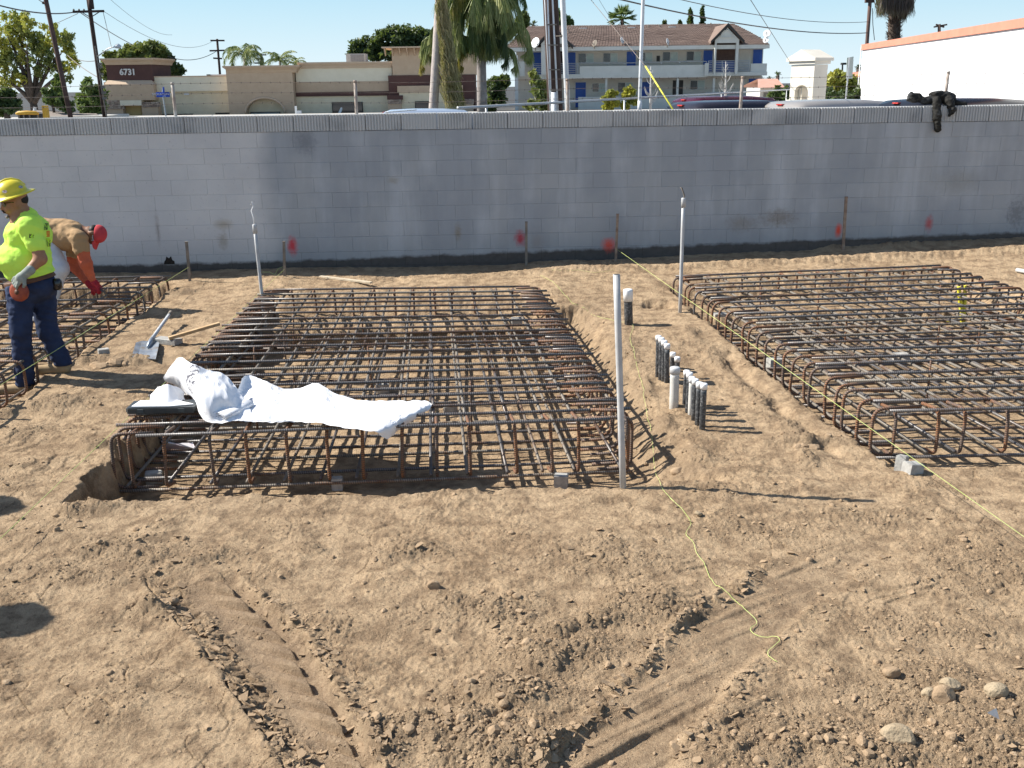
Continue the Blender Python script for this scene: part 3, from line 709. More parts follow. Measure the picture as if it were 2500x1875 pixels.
S4 = stake((1503, 640), (1508, 522), 'brown stake holding the end of the taut lime string', M_STAKE2)
S5 = stake((2058, 612), (2066, 480), 'tallest stake, beside the bright orange paint mark', M_STAKE2, .036)
def string(pts, label, r=.0019, mat=None):
    return single('string', MB().tube(pts, r, 5), mat or M_STRING, label, 'string', smooth=True)
def along(S, f): return S[0] + (S[1] - S[0]) * f
a = along(S4, .28); e = G(2600, 1381, .16)
string([a, e], 'taut lime string stretched from the brown stake across the right cage')
a = along(S2, .25); e = G(-90, 1401, .12)
string([a, e], 'taut lime string running down the left side of the main cage')
a = along(S1, .38); e = G(-80, 991, .30)
string([a, e], 'taut lime string crossing over the left cage')
def loose(px, label, r=.0013):
    px = np.array(px, float); out = []
    for i in range(len(px) - 1):
        for k in range(4): out.append(px[i] + (px[i + 1] - px[i]) * k / 4)
    out.append(px[-1]); out = np.array(out)
    sm = out.copy(); sm[1:-1] = (out[:-2] + 2 * out[1:-1] + out[2:]) / 4; sm[1:-1] = (sm[:-2] + 2 * sm[1:-1] + sm[2:]) / 4
    P = [GZ(*p) for p in sm]; X = np.array([p[0] for p in P]); Y = np.array([p[1] for p in P])
    h, _ = detail(X, Y, np.full_like(X, .01)); P = [p + np.array([0, 0, max(hh, -.002) + .008]) for p, hh in zip(P, h)]
    return string(P, label, r)
zA = [(190, 85), (245, 110), (300, 150), (380, 225), (420, 265), (500, 295), (520, 330), (590, 352), (640, 355), (700, 378), (760, 385), (815, 390), (820, 430), (795, 490), (800, 545), (820, 580), (830, 640), (860, 740), (865, 800), (895, 880), (880, 915), (905, 970), (910, 1050), (930, 1130), (945, 1210), (955, 1330), (970, 1420), (1010, 1510), (1060, 1570), (1110, 1610)]
zB = [(60, 140), (145, 210), (210, 300), (160, 355), (215, 400), (225, 460), (275, 520), (300, 610), (350, 670), (430, 715), (480, 760), (560, 830), (570, 860), (520, 890), (570, 930), (680, 940), (700, 970), (610, 1035), (680, 1082)]
loose([(1250 + x / 2.765, 650 + y / 2.765) for x, y in zA] + [(1600 + x / 2.288, 1150 + y / 2.288) for x, y in zB], 'slack lime string wandering over the dirt to the bottom of the view')
loose([(1342, 664), (1375, 668), (1409, 667), (1450, 671), (1500, 665)], 'short slack lime string on the dirt near the wall')
loose([(695, 655), (680, 665), (672, 680), (660, 672), (640, 672)], 'bunched lime string end at the foot of a stake', .0025)
# ---- upright pipes
def pipe(b, t, r, label, body, cap=None, caph=.05, name='capped_pipe', group=None, cat='pipe', capr=1.18, capmat=None):
    B = GZ(*b); T = D(t[0], t[1], B[1]); root = thing(name, label, cat, B, group)
    d = (T - B) / np.linalg.norm(T - B)
    P = [B - d * .1] + [B + (T - B) * k for k in (.25, .5, .75)] + [T - d * (caph * .5 if cap else 0)]
    obj('pipe_body', MB().tube(P, r, 16), body, root, True)
    if cap:
        q = T - d * caph; R = r * capr
        obj('cap', MB().tube([q, T - d * R * .25, T - d * .003, T], [R, R, R * .93, R * .8], 18), capmat or M_WHITE, root, True)
    else:
        obj('pipe_mouth', MB().tube([T - d * .002, T + d * .001], r * .8, 14), pm('pipe_inside', (.05, .05, .05)), root)
    return root, B, T
pipe((1535, 792), (1533, 706), .045, 'widest capped pipe with black wrap and white cap, beside the tall bare pole', M_WRAP, True, .125, cat='pipe', capr=1.12)
g1 = 'small black wrapped pipes with white caps'
A4 = [((1606, 920), (1608, 819), 'capped black pipe farthest from the camera in the back row of four'), ((1613, 928), (1615, 824), 'capped black pipe second from the back in the row of four'),
      ((1620, 932), (1622, 831), 'capped black pipe third from the back in the row of four'), ((1627, 936), (1629, 839), 'capped black pipe nearest the camera in the back row of four')]
B2 = [((1641, 898), (1643, 860), 'short capped stub behind the dusty grey pipe, farther one'), ((1653, 905), (1654, 871), 'short capped stub just behind the top of the dusty grey pipe')]
C6 = [((1672, 992), (1677, 904), 'capped pipe at the far end of the front row of six'), ((1679, 1008), (1684, 909), 'second capped pipe from the far end of the front row of six'),
      ((1686, 1015), (1690, 920), 'third capped pipe, with a bare grey body, in the front row of six'), ((1694, 1028), (1698, 925), 'fourth capped pipe from the far end of the front row of six'),
      ((1703, 1042), (1708, 933), 'fifth capped pipe from the far end of the front row of six'), ((1714, 1052), (1719, 936), 'nearest capped pipe of the front row of six, throwing the longest shadow')]
for i, (b, t_, l) in enumerate(A4 + B2 + C6): pipe(b, t_, .0235, l, M_PVCG if i == 8 else M_WRAP, True, .045, group=g1)
pipe((1645, 998), (1648, 896), .038, 'bare dusty grey pipe with a grey coupling between the two rows of capped pipes', M_PVCG, True, .055, name='grey_pipe', capmat=M_PVC, capr=1.13)
pipe((1521, 1188), (1505, 670), .0215, 'tall bare grey pole standing at the front right corner of the main cage', M_PVC, name='tall_pipe')
def conduit(b, t, wire, label, r=.0195):
    root, B, T = pipe(b, t, r, label, M_PVC, True, .10, name='conduit', cat='conduit', capmat=M_PVC, capr=1.25, group='thin conduits standing at the back of the cages')
    P = [T - np.array([0, 0, .02])] + [D(x, y, B[1]) for x, y in wire]
    obj('wire', MB().tube(P, [.008] * (len(P) - 1) + [.006], 6), M_WHITE if wire[0][0] < 1000 else M_STAKE, root, True)
conduit((648, 800), (621, 548), [(619, 530), (614, 515), (618, 505), (614, 493), (612, 500)], 'grey conduit with a white wire tuft at the back left corner of the main cage')
conduit((1660, 765), (1669, 483), [(1671, 478), (1666, 463), (1662, 457), (1667, 460)], 'tall grey conduit with a dark bent wire at the back of the right cage')
# ---- concrete spacer blocks
def spacer(px, py, w, h, rz, label, dz=0, tilt=0):
    B = GZ(px, py); root = MB()
    M = mathutils.Matrix.Translation((B[0], B[1], B[2] + dz)) @ mathutils.Matrix.Rotation(rz, 4, 'Z') @ mathutils.Matrix.Rotation(tilt, 4, 'Y')
    root.box(-w / 2, w / 2, -w * .4, w * .4, -.01, h, M)
    c = .006; root.box(-w / 2 + c, w / 2 - c, -w * .4 + c, w * .4 - c, h, h + .004, M)
    return single('spacer_block', root, M_CONC, label, 'concrete block', 'concrete spacer blocks under the cages')
spacer(378, 1180, .12, .09, .3, 'pale concrete block under the front left corner of the main cage')
spacer(825, 1200, .08, .11, .05, 'dark upright concrete block at the shaded front edge of the main cage')
spacer(1370, 1190, .10, .10, -.15, 'white topped concrete block under the front right of the main cage')
spacer(690, 838, .12, .09, .1, 'concrete block deep inside the main cage, near its left back')
spacer(970, 822, .12, .09, -.1, 'concrete block inside the main cage, near the middle of its back')
spacer(1262, 795, .12, .09, .1, 'concrete block inside the main cage, near its right back')
spacer(935, 958, .12, .09, .2, 'concrete block behind the right end of the drawings')
spacer(1100, 1010, .12, .08, .2, 'concrete block half hidden under bars, mid main cage')
spacer(2226, 1155, .11, .07, .35, 'tilted concrete block under the front corner of the right cage', 0, .12)
spacer(2198, 1150, .085, .11, .9, 'upright concrete block leaning behind the tilted one, right cage front corner', 0, .2)
spacer(1890, 905, .14, .12, .2, 'concrete block under the long left side of the right cage')
spacer(2196, 888, .15, .10, -.1, 'white concrete block in the middle of the right cage')
spacer(1757, 782, .15, .08, .1, 'concrete block near the back left of the right cage')
spacer(255, 872, .10, .08, .5, 'small block against the outer edge of the left cage')
# ---- shovel, boards
S0 = GZ(352, 855); zf = S0[2]
root = thing('shovel', 'square shovel with blue white blade lying on the dirt', 'shovel', S0)
M_BL = pm('worn_blade_steel', (.27, .31, .37), (.42, .46, .51), 9, .35, .5, c3=(.30, .25, .2), s3=14)
p = lambda x, y, z: G(x, y, zf + z)
r4 = [[p(332, 836, .05), p(346, 832, .035), p(362, 832, .03), p(376, 832, .035), p(389, 836, .05)],
      [p(327, 852, .045), p(342, 850, .03), p(357, 850, .025), p(372, 851, .03), p(385, 855, .045)],
      [p(321, 872, .03), p(337, 871, .018), p(350, 873, .015), p(365, 875, .018), p(380, 876, .03)]]
mb = MB(); vs = [q for r in r4 for q in r] + [q - np.array([0, 0, .006]) for r in r4 for q in r]; fs = []
for i in range(2):
    for k in range(4):
        a = i * 5 + k; fs += [(a, a + 5, a + 6, a + 1), (a + 15, a + 16, a + 21, a + 20)]
ed = [0, 1, 2, 3, 4, 9, 14, 13, 12, 11, 10, 5]
for i in range(12): a, b_ = ed[i], ed[(i + 1) % 12]; fs.append((a, b_, b_ + 15, a + 15))
mb.add(vs, fs); obj('blade', mb, M_BL, root)
obj('socket', MB().tube([p(360, 848, .04), p(368, 832, .06), p(376, 820, .075)], [.012, .022, .020], 10), M_BL, root, True)
obj('handle', MB().tube([p(372, 826, .07), p(414, 767, .16)], .0175, 10), pm('painted_handle', (.40, .42, .45), (.55, .56, .58), 10, .5), root, True)
obj('end_cap', MB().tube([p(413, 769, .157), p(417, 762, .165)], .021, 10), M_STAKE, root, True)
zf = GZ(430, 825)[2]; p = lambda x, y, z: G(x, y, zf + z)
single('lumber', MB().bar(p(412, 826, .07), p(536, 790, .16), .05, .03), M_WOOD, 'brown length of lumber lying from the shovel towards the cage', 'lumber')
zb = GZ(410, 832)[2]
single('board_offcut', MB().bar(G(382, 829, zb + .03), G(436, 835, zb + .03), .12, .05), M_CONC, 'short grey board offcut on edge behind the shovel', 'board')
zb = GZ(845, 683)[2]
single('board', MB().bar(G(782, 675, zb + .02), G(906, 690, zb + .02), .05, .02), M_WOODP, 'thin pale wooden lath lying on the dirt behind the main cage', 'lath')
zb = GZ(2490, 665)[2]
single('loose_conduit', MB().tube([G(2482, 659, zb + .03), G(2580, 676, zb + .03)], .025, 10), M_PVC, 'short grey conduit lying on the dirt at the right edge', 'conduit', smooth=True)
# loose rebar lengths, marker, tape
B = GZ(2195, 594); single('orange_marker', MB().prism([B + np.array(q) for q in ((-.055, 0, 0), (.05, .01, -.005), (.06, .02, .075), (.01, .02, .085), (-.05, .01, .07))], (0, .02, 0)),
    pm('orange_plastic', (.85, .12, .02), (.9, .16, .03), 10, .6), 'small bright orange marker on the dirt at the wall foot', 'marker')
M_TAPE = pm('yellow_tape', (.75, .68, .04), (.85, .78, .1), 10, .5, c3=(.05, .05, .03), s3=38)
P0 = GZ(2350, 790); root = thing('tape_roll', 'yellow caution tape wrapped round an upright inside the right cage', 'tape', P0)
T0 = D(2340, 700, P0[1]); T1 = D(2356, 697, P0[1])
obj('tape_strand', MB().tube([P0, D(2345, 740, P0[1]), T0], [.022, .026, .02], 7), M_TAPE, root); obj('tape_strand', MB().tube([P0 + (.01, 0, 0), D(2355, 735, P0[1]), T1], [.02, .022, .016], 7), M_TAPE, root)
obj('tape_tail', MB().bar(GZ(2290, 786) + (0, 0, .03), GZ(2335, 793) + (0, 0, .02), .03, .004), M_TAPE, root)
# ---- stones
M_STONE = pm('pale_stone', (.30, .23, .15), (.38, .30, .20), 12, .9, 0, .5, 60)
def stone(px, py, s, sc3, seed, label, mat=None, dz=.12):
    rs = np.random.RandomState(seed); v = clodshape(IV3, rs, .05); v += .06 * np.stack([perlin(v[:, 1] * 2 + seed, v[:, 2] * 2, k) for k in range(3)], 1)
    B = GZ(px, py); v = v * s * .88 * np.array(sc3); me = npmesh('stone', v, IF3, False)
    o = obj('stone', me, mat or M_STONE); o.location = (B[0], B[1], B[2] + s * dz + .02); tag(o, label, 'stone', 'larger stones lying in the loose soil')
stone(2190, 1815, .072, (1.15, .9, .85), 3, 'largest tan stone, near the bottom right corner')
stone(2318, 1684, .045, (1.2, .9, .8), 8, 'whitish stone above the cluster, right foreground')
stone(2300, 1712, .06, (1., .9, .9), 6, 'brown stone in the middle of the right foreground cluster', M_CLOD)
stone(2268, 1708, .04, (1., .9, .9), 16, 'smaller tan stone on the left of the right foreground cluster')
stone(2430, 1700, .055, (1.1, .8, .8), 9, 'smooth tan stone just above the white paper scrap')
stone(2175, 1652, .04, (1.2, .9, .7), 10, 'rounded stone up and left of the stone cluster', M_CLOD)
stone(1655, 1160, .055, (1.2, .9, .7), 12, 'tan lump in loose soil near the foot of the tall pole', M_CLOD)
stone(1705, 1262, .03, (1., .9, .7), 13, 'small pale stone alone in the middle right dirt')
stone(1060, 1440, .045, (1., .8, .8), 14, 'dark clod in the centre foreground', M_CLOD)
zb = GZ(2425, 1745)[2] + .03
single('paper_scrap', MB().prism([G(2411, 1741, zb + .03), G(2440, 1757, zb), G(2432, 1730, zb + .05)], (0, 0, .003)), M_WHITE, 'white pointed paper scrap in the bottom right dirt', 'paper')
# mud lumps beside the left cage and round the pit corner
def lump(px, py, s, seed, label, grp='mud lumps heaped beside the pits'):
    rs = np.random.RandomState(seed); B = GZ(px, py); Vs = []; Fs = []; b = 0
    for k in range(16):
        v = clodshape(IV2, rs, .4) * s * rs.uniform(.25, .6) * np.array([1, .8, .6]); r_ = abs(rs.randn(2)) * s * .0 + rs.randn(2) * s * .6
        z = float(gz0(B[0] + r_[0], B[1] + r_[1])); Vs.append(v + (B[0] + r_[0], B[1] + r_[1] * .7, z + s * .1 * max(0, 1 - np.hypot(*r_) / s))); Fs.append(IF2 + b); b += len(v)
    me = npmesh('mud_lump', np.vstack(Vs), np.vstack(Fs), False); o = obj('mud_lump', me, M_CLOD); tag(o, label, 'mud', grp)
lump(290, 888, .16, 1, 'mud heap just left of the shovel blade'); lump(135, 985, .13, 2, 'mud heap beside the left cage, below the man in jeans')
lump(190, 940, .10, 3, 'small mud heap at the boot of the man in the lime shirt'); lump(230, 1245, .12, 4, 'mud heap left of the front corner of the main cage')
lump(310, 1250, .05, 5, 'small mud lump just right of the heap at the pit corner'); lump(1960, 1090, .08, 6, 'mud lumps in the gully left of the right cage')
lump(385, 1475, .07, 7, 'dark mud lump at the head of the tyre track')
# ---- drawings and case on the main cage
def catmull(P, n):
    P = np.array(P, float); m = len(P); out = []
    for i in range((m - 1) * n + 1):
        t = i / n; k = min(int(t), m - 2); f = t - k
        p0, p1, p2, p3 = P[max(k - 1, 0)], P[k], P[k + 1], P[min(k + 2, m - 1)]
        out.append(.5 * (2 * p1 + (p2 - p0) * f + (2 * p0 - 5 * p1 + 4 * p2 - p3) * f * f + (3 * p1 - p0 - 3 * p2 + p3) * f ** 3))
    return np.array(out)
def sheet(name, rows, mat, parent, nu=10, nv=12, th=.0014, wob=.004):
    rows = [[G(*q) for q in r] for r in rows]
    cols = np.array([catmull(r, nu) for r in rows])            # rows x U
    g = np.array([catmull(cols[:, i], nv) for i in range(cols.shape[1])])   # U x V x 3
    U, V = g.shape[:2]
    g[:, :, 2] += wob * perlin(g[:, :, 0] * 14, g[:, :, 1] * 14, 77) + .020 * np.abs(perlin(g[:, :, 0] * 5 + g[:, :, 1] * 2, g[:, :, 1] * 6, 78)) - .006 - .010 * np.abs(perlin(g[:, :, 0] * 16, g[:, :, 1] * 9 + g[:, :, 0] * 6, 79))
    g2 = g - np.array([0, 0, th]); idx = np.arange(U * V).reshape(U, V)
    Q = np.stack([idx[:-1, :-1], idx[1:, :-1], idx[1:, 1:], idx[:-1, 1:]], -1).reshape(-1, 4)
    Qb = Q[:, ::-1] + U * V
    bd = list(idx[0, :]) + list(idx[1:, -1]) + list(idx[-1, -2::-1]) + list(idx[-2:0:-1, 0])
    S = [(a, b, b + U * V, a + U * V) for a, b in zip(bd, bd[1:] + bd[:1])]
    me = npmesh(name, np.vstack([g.reshape(-1, 3), g2.reshape(-1, 3)]), np.vstack([Q, Qb, np.array(S)]), False)
    return obj(name, me, mat, parent)
m, t, b = nodes('drawing_paper')
g = nd(t, 'ShaderNodeNewGeometry').outputs['Position']
c = (.84, .84, .86)
def pspot(c, P, r, colr, sc_, lo, hi, mx=(1, 1, 1)):
    vm = nd(t, 'ShaderNodeVectorMath', operation='SUBTRACT'); t.links.new(g, vm.inputs[0]); vm.inputs[1].default_value = tuple(P)
    vd = nd(t, 'ShaderNodeVectorMath', operation='DIVIDE'); t.links.new(vm.outputs[0], vd.inputs[0]); vd.inputs[1].default_value = r
    ln = nd(t, 'ShaderNodeVectorMath', operation='LENGTH'); t.links.new(vd.outputs[0], ln.inputs[0])
    mk = ramp(t, ln.outputs['Value'], 1.0, .8); mp = nd(t, 'ShaderNodeMapping'); mp.inputs['Scale'].default_value = mx; t.links.new(g, mp.inputs[0])
    nn = ramp(t, noise(t, mp.outputs[0], sc_, 5, .8), lo, hi)
    return mixc(t, mth(t, 'MULTIPLY', mk, nn), c, colr)
c = pspot(c, G(470, 925, .46), (.06, .3, .12), (.10, .10, .12), 34, .46, .54, (1, 1, 1))
c = pspot(c, G(705, 970, .26), (.14, .3, .10), (.16, .20, .42), 60, .53, .60, (.6, 1, 1))
c = pspot(c, G(560, 1015, .26), (.3, .3, .07), (.30, .30, .36), 26, .58, .62, (.35, 1, 4))
t.links.new(c, b.inputs['Base Color']); b.inputs['Roughness'].default_value = .8; b.inputs['Specular IOR Level'].default_value = .1
M_PAPER = m
root = thing('drawings', 'big crumpled white drawing sheets draped over the front of the main cage', 'drawings', G(600, 1000, .24))
sheet('sheet', [[(590, 925, .36), (612, 915, .33), (665, 938, .29), (715, 950, .25), (775, 936, .33), (825, 962, .28), (880, 976, .25), (960, 977, .24), (1035, 976, .235), (1054, 986, .22)],
                [(575, 965, .30), (600, 960, .28), (650, 975, .29), (705, 978, .28), (760, 975, .30), (815, 990, .27), (875, 1000, .25), (945, 1000, .24), (1010, 1000, .235), (1048, 997, .20)],
                [(560, 1000, .26), (585, 1000, .24), (640, 1010, .26), (700, 1012, .25), (755, 1018, .25), (812, 1026, .25), (868, 1036, .25), (920, 1046, .24), (960, 1040, .21), (1010, 1022, .17)],
                [(545, 1024, .235), (570, 1026, .235), (635, 1024, .24), (700, 1026, .24), (750, 1029, .24), (800, 1035, .24), (860, 1046, .24), (915, 1052, .235), (943, 1070, .14), (975, 1048, .13)]], M_PAPER, root)
sheet('folded_sheet', [[(398, 920, .40), (416, 896, .50), (437, 871, .56), (468, 886, .55), (510, 902, .50), (547, 911, .46), (578, 945, .38), (604, 980, .30)],
                [(404, 930, .36), (428, 915, .46), (450, 905, .50), (478, 925, .48), (515, 945, .44), (550, 960, .40), (580, 985, .32), (612, 1000, .27)],
                [(420, 938, .32), (445, 940, .38), (465, 945, .42), (488, 975, .38), (515, 995, .33), (545, 1000, .29), (580, 1010, .26), (618, 1014, .25)],
                [(440, 945, .28), (455, 960, .30), (475, 975, .30), (488, 1010, .25), (512, 1031, .225), (550, 1030, .235), (585, 1026, .235), (622, 1022, .235)]], M_PAPER, root)
sheet('curled_sheet', [[(368, 962, .30), (385, 945, .36), (405, 938, .40), (430, 942, .38), (450, 958, .32)],
                [(366, 980, .28), (385, 968, .32), (408, 962, .34), (432, 964, .32), (450, 972, .28)],
                [(368, 992, .262), (388, 992, .265), (410, 992, .265), (435, 990, .265), (470, 985, .262)]], M_PAPER, root)
sheet('under_sheet', [[(610, 985, .27), (630, 982, .29), (660, 1000, .27), (700, 1015, .25)], [(580, 1005, .25), (620, 1010, .255), (670, 1018, .25), (715, 1024, .24)], [(545, 1024, .232), (600, 1027, .232), (660, 1028, .232), (720, 1029, .232)]], M_PAPER, root)
# curled roll end facing the camera
mb = MB(); C0 = G(535, 1016, .265); ax = G(600, 985, .29) - C0; ax /= np.linalg.norm(ax); sx_ = np.array([.9, -.43, 0]); sx_ -= ax * (sx_ @ ax); sx_ /= np.linalg.norm(sx_); sy_ = np.cross(sx_, ax)
vs = []; n = 40
for k in range(n):
    an = 2 * pi * 1.9 * k / n + 3.4; r_ = .078 - .042 * k / n
    q = C0 + sx_ * r_ * cos(an) + sy_ * r_ * .45 * sin(an); vs += [q, q + ax * .28]
fs = [(2 * k, 2 * k + 1, 2 * k + 3, 2 * k + 2) for k in range(n - 1)]
mb.add(vs, fs); o = obj('rolled_edge', mb, M_PAPER, root, True); sm_ = o.modifiers.new('thick', 'SOLIDIFY'); sm_.thickness = .003
K0 = G(390, 1003, .235); root = thing('clipboard_case', 'flat dark grey plastic case lying under the papers on the main cage', 'case', K0)
M_CASE = pm('dark_case_plastic', (.035, .042, .045), (.055, .06, .063), 10, .4, spec=.5)
a = G(306, 1012, .235); b_ = G(478, 1008, .235); dx = (b_ - a); dx /= np.linalg.norm(dx); dy = np.array([-dx[1], dx[0], 0]); Lc = np.linalg.norm(b_ - a)
pr = [(0.02, 0), (Lc - .02, 0), (Lc, .02), (Lc, .2), (0.0, .2), (0, .02)]
def slab(z0, z1, inset):
    return [tuple(a + dx * min(max(x, inset), Lc - inset) + dy * min(max(y, inset), .2 - inset) + np.array([0, 0, z0])) for x, y in pr]
mb = MB(); mb.prism(slab(0, 0, 0.006), (0, 0, .012)); mb.prism(slab(.0122, 0, 0), (0, 0, .012)); obj('case_base', mb, M_CASE, root)
mb = MB(); mb.prism(slab(.0246, 0, .001), (0, 0, .014)); mb.prism(slab(.0388, 0, .008), (0, 0, .006)); obj('case_lid', mb, M_CASE, root)
for f in (.22, .8):
    q = a + dx * Lc * f; obj('latch', MB().bar(q - dx * .022 + np.array([0, 0, .024]) - dy * .003, q + dx * .022 + np.array([0, 0, .024]) - dy * .003, .008, .026), pm('latch_plastic', (.08, .09, .09)), root)
zp = .235 + .047
single('note_papers', MB().prism([tuple(a + dx * x + dy * y + np.array([0, 0, .047])) for x, y in ((.04, .03), (Lc * .62, .02), (Lc * .95, .06), (Lc * .6, .18), (.06, .17))], (0, 0, .006)), M_PAPER, 'small stack of white pages on top of the dark case', 'papers')
B = GZ(440, 1100)
single('wrapper', MB().prism([GZ(395, 1086) + (0, 0, .03), GZ(402, 1106) + (0, 0, .02), GZ(478, 1104) + (0, 0, .03), GZ(470, 1086) + (0, 0, .035)], (0, 0, .003)), pm('pinkish_paper', (.75, .62, .68), (.85, .83, .85), 9, .7, lo=.4, hi=.5), 'crumpled pinkish white paper on the pit floor under the front left bars', 'paper')
# ================================================================ PEOPLE and other soft shapes, as closed distance-field surfaces
def cap_(P, a, b, ra, rb):
    a = np.array(a); b = np.array(b); ab = b - a; t = np.clip(((P - a) @ ab) / (ab @ ab), 0, 1)
    return np.linalg.norm(P - a - t[..., None] * ab, axis=-1) - (ra + (rb - ra) * t)
def ell_(P, c, r, M=None):
    q = P - np.array(c)
    if M is not None: q = q @ M                 # M columns are the axes
    r = np.array(r); k0 = np.linalg.norm(q / r, axis=-1); k1 = np.linalg.norm(q / (r * r), axis=-1) + 1e-9
    return k0 * (k0 - 1) / k1
def smin(a, b, k):
    h = np.clip(.5 + .5 * (b - a) / k, 0, 1); return b * (1 - h) + a * h - k * h * (1 - h)
def blend(P, prims, k=.04):
    d = None
    for p in prims:
        v = cap_(P, *p[1:]) if p[0] == 'c' else ell_(P, *p[1:])
        d = v if d is None else smin(d, v, k)
    return d
def frame(f, up=(0, 0, 1)):                    # axes: x = right, y = forward f, z = up
    f = np.array(f, float); f /= np.linalg.norm(f); r = np.cross(f, up); r /= np.linalg.norm(r); u = np.cross(r, f); return np.stack([r, f, u], 1)
def surf(name, fn, lo, hi, h, mat, parent=None, smooth=True):
    lo = np.array(lo, float); hi = np.array(hi, float); n = np.ceil((hi - lo) / h).astype(int) + 1
    ax = [lo[i] + h * np.arange(n[i]) for i in range(3)]
    Pg = np.stack(np.meshgrid(*ax, indexing='ij'), -1); V = fn(Pg); S = V < 0
    cx, cy, cz = n - 1
    acc = np.zeros((cx, cy, cz, 3)); cnt = np.zeros((cx, cy, cz))
    for d in range(3):
        o1, o2 = [a for a in range(3) if a != d]
        for i in (0, 1):
            for j in (0, 1):
                s0 = [0, 0, 0]; s0[o1] = i; s0[o2] = j; s1 = list(s0); s1[d] = 1
                A = V[s0[0]:s0[0] + cx, s0[1]:s0[1] + cy, s0[2]:s0[2] + cz]; B = V[s1[0]:s1[0] + cx, s1[1]:s1[1] + cy, s1[2]:s1[2] + cz]
                c = (A < 0) != (B < 0); t = np.where(c, A / np.where(c, A - B, 1), 0)
                p = np.zeros((cx, cy, cz, 3)); p[..., o1] = i; p[..., o2] = j; p[..., d] = t
                acc += p * c[..., None]; cnt += c
    act = cnt > 0; ids = -np.ones((cx, cy, cz), int); ids[act] = np.arange(act.sum())
    I = np.argwhere(act); verts = lo + h * (I + acc[act] / cnt[act][:, None])
    Q = []
    for d in range(3):
        o1, o2 = [(1, 2), (2, 0), (0, 1)][d]
        sl0 = [slice(None)] * 3; sl1 = [slice(None)] * 3; sl0[d] = slice(0, -1); sl1[d] = slice(1, None)
        A = S[tuple(sl0)]; B = S[tuple(sl1)]
        for flip in (0, 1):
            W = np.argwhere((A & ~B) if not flip else (~A & B))
            W = W[(W[:, o1] > 0) & (W[:, o2] > 0) & (W[:, o1] < n[o1] - 1) & (W[:, o2] < n[o2] - 1)]
            def at(a, b):
                q = W.copy(); q[:, o1] -= a; q[:, o2] -= b; return ids[q[:, 0], q[:, 1], q[:, 2]]
            f = np.stack([at(1, 1), at(0, 1), at(0, 0), at(1, 0)], 1)
            Q.append(f if not flip else f[:, ::-1])
    return obj(name, npmesh(name, verts, np.vstack(Q), smooth), mat, parent)
def bounds(prims, pad=.12):
    P = []
    for p in prims:
        if p[0] == 'c': P += [np.array(p[1]) - max(p[3:5]), np.array(p[1]) + max(p[3:5]), np.array(p[2]) - max(p[3:5]), np.array(p[2]) + max(p[3:5])]
        else: P += [np.array(p[1]) - max(p[2]), np.array(p[1]) + max(p[2])]
    P = np.array(P); return P.min(0) - pad, P.max(0) + pad
def folds(P, amp, sc_, sd=0, az=1.0):
    return amp * (perlin(P[..., 0] * sc_ + P[..., 2] * sc_ * .6, P[..., 1] * sc_ * .7 + P[..., 2] * sc_ * az, sd) + .5 * perlin(P[..., 0] * sc_ * 2.2 - P[..., 2] * sc_, P[..., 1] * sc_ + P[..., 2] * sc_ * 2, sd + 1))
M_SKIN = pm('tan_skin', (.36, .19, .11), (.30, .15, .085), 20, .55)
M_SKIND = pm('dark_tan_skin', (.24, .12, .07), (.19, .095, .055), 20, .55)
M_HAIR = pm('black_hair', (.012, .01, .009), (.02, .016, .014), 50, .6)
M_LIME = pm('lime_shirt_cloth', (.60, .92, .13), (.54, .86, .10), 3, .8, 0, .2, 60)
M_JEANS = pm('dark_blue_denim', (.014, .024, .062), (.024, .04, .095), 9, .85, 0, .2, 120)
M_JEANSL = pm('washed_denim', (.50, .55, .64), (.62, .66, .72), 9, .85, 0, .2, 100)
M_TAN = pm('tan_shirt_cloth', (.42, .27, .14), (.36, .23, .12), 4, .85, 0, .2, 80)
M_ORANGE = pm('orange_sleeve_cloth', (.58, .14, .07), (.48, .11, .055), 6, .85)
M_BOOT = pm('sand_boot_leather', (.42, .30, .17), (.30, .21, .12), 12, .8)
M_BELT = pm('brown_belt_leather', (.12, .06, .035), (.09, .045, .03), 12, .6)
M_GLOVE = pm('grey_knit_glove', (.22, .25, .23), (.31, .34, .31), 25, .9)
M_GLOVER = pm('red_glove', (.45, .03, .04), (.35, .02, .03), 25, .8)
M_HATY = pm('yellow_hard_hat', (.72, .60, .04), (.70, .58, .04), 3, .32, spec=.5)
M_CAPR = pm('red_cap_cloth', (.55, .06, .07), (.48, .05, .06), 12, .85)
M_BLACK = pm('black_gloss', (.01, .01, .012), (.015, .015, .018), 5, .15, spec=.6)
def head(root, c, f, up, skin, s=1.0, beard=True, glasses=True, ears=True):
    Fm = frame(f, up); L = lambda x, y, z: c + Fm @ (np.array([x, y, z]) * s)
    pr = [('e', L(0, -.012, .03), (.074 * s, .092 * s, .085 * s), Fm), ('e', L(0, .022, -.035), (.056 * s, .062 * s, .078 * s), Fm), ('c', L(0, .03, -.085), L(0, .045, -.10), .026 * s, .018 * s),
          ('c', L(0, .085, .0), L(0, .104, -.034), .009 * s, .014 * s), ('c', L(-.028, .072, .012), L(.028, .072, .012), .014 * s, .014 * s), ('c', L(-.02, .083, -.062), L(.02, .083, -.062), .010 * s, .010 * s)]
    for sx in (-1, 1):
        if ears: pr += [('e', L(sx * .076, -.008, -.008), (.012 * s, .02 * s, .032 * s), Fm)]
        pr += [('e', L(sx * .04, .062, -.03), (.022 * s, .02 * s, .026 * s), Fm)]
    return pr, L, Fm
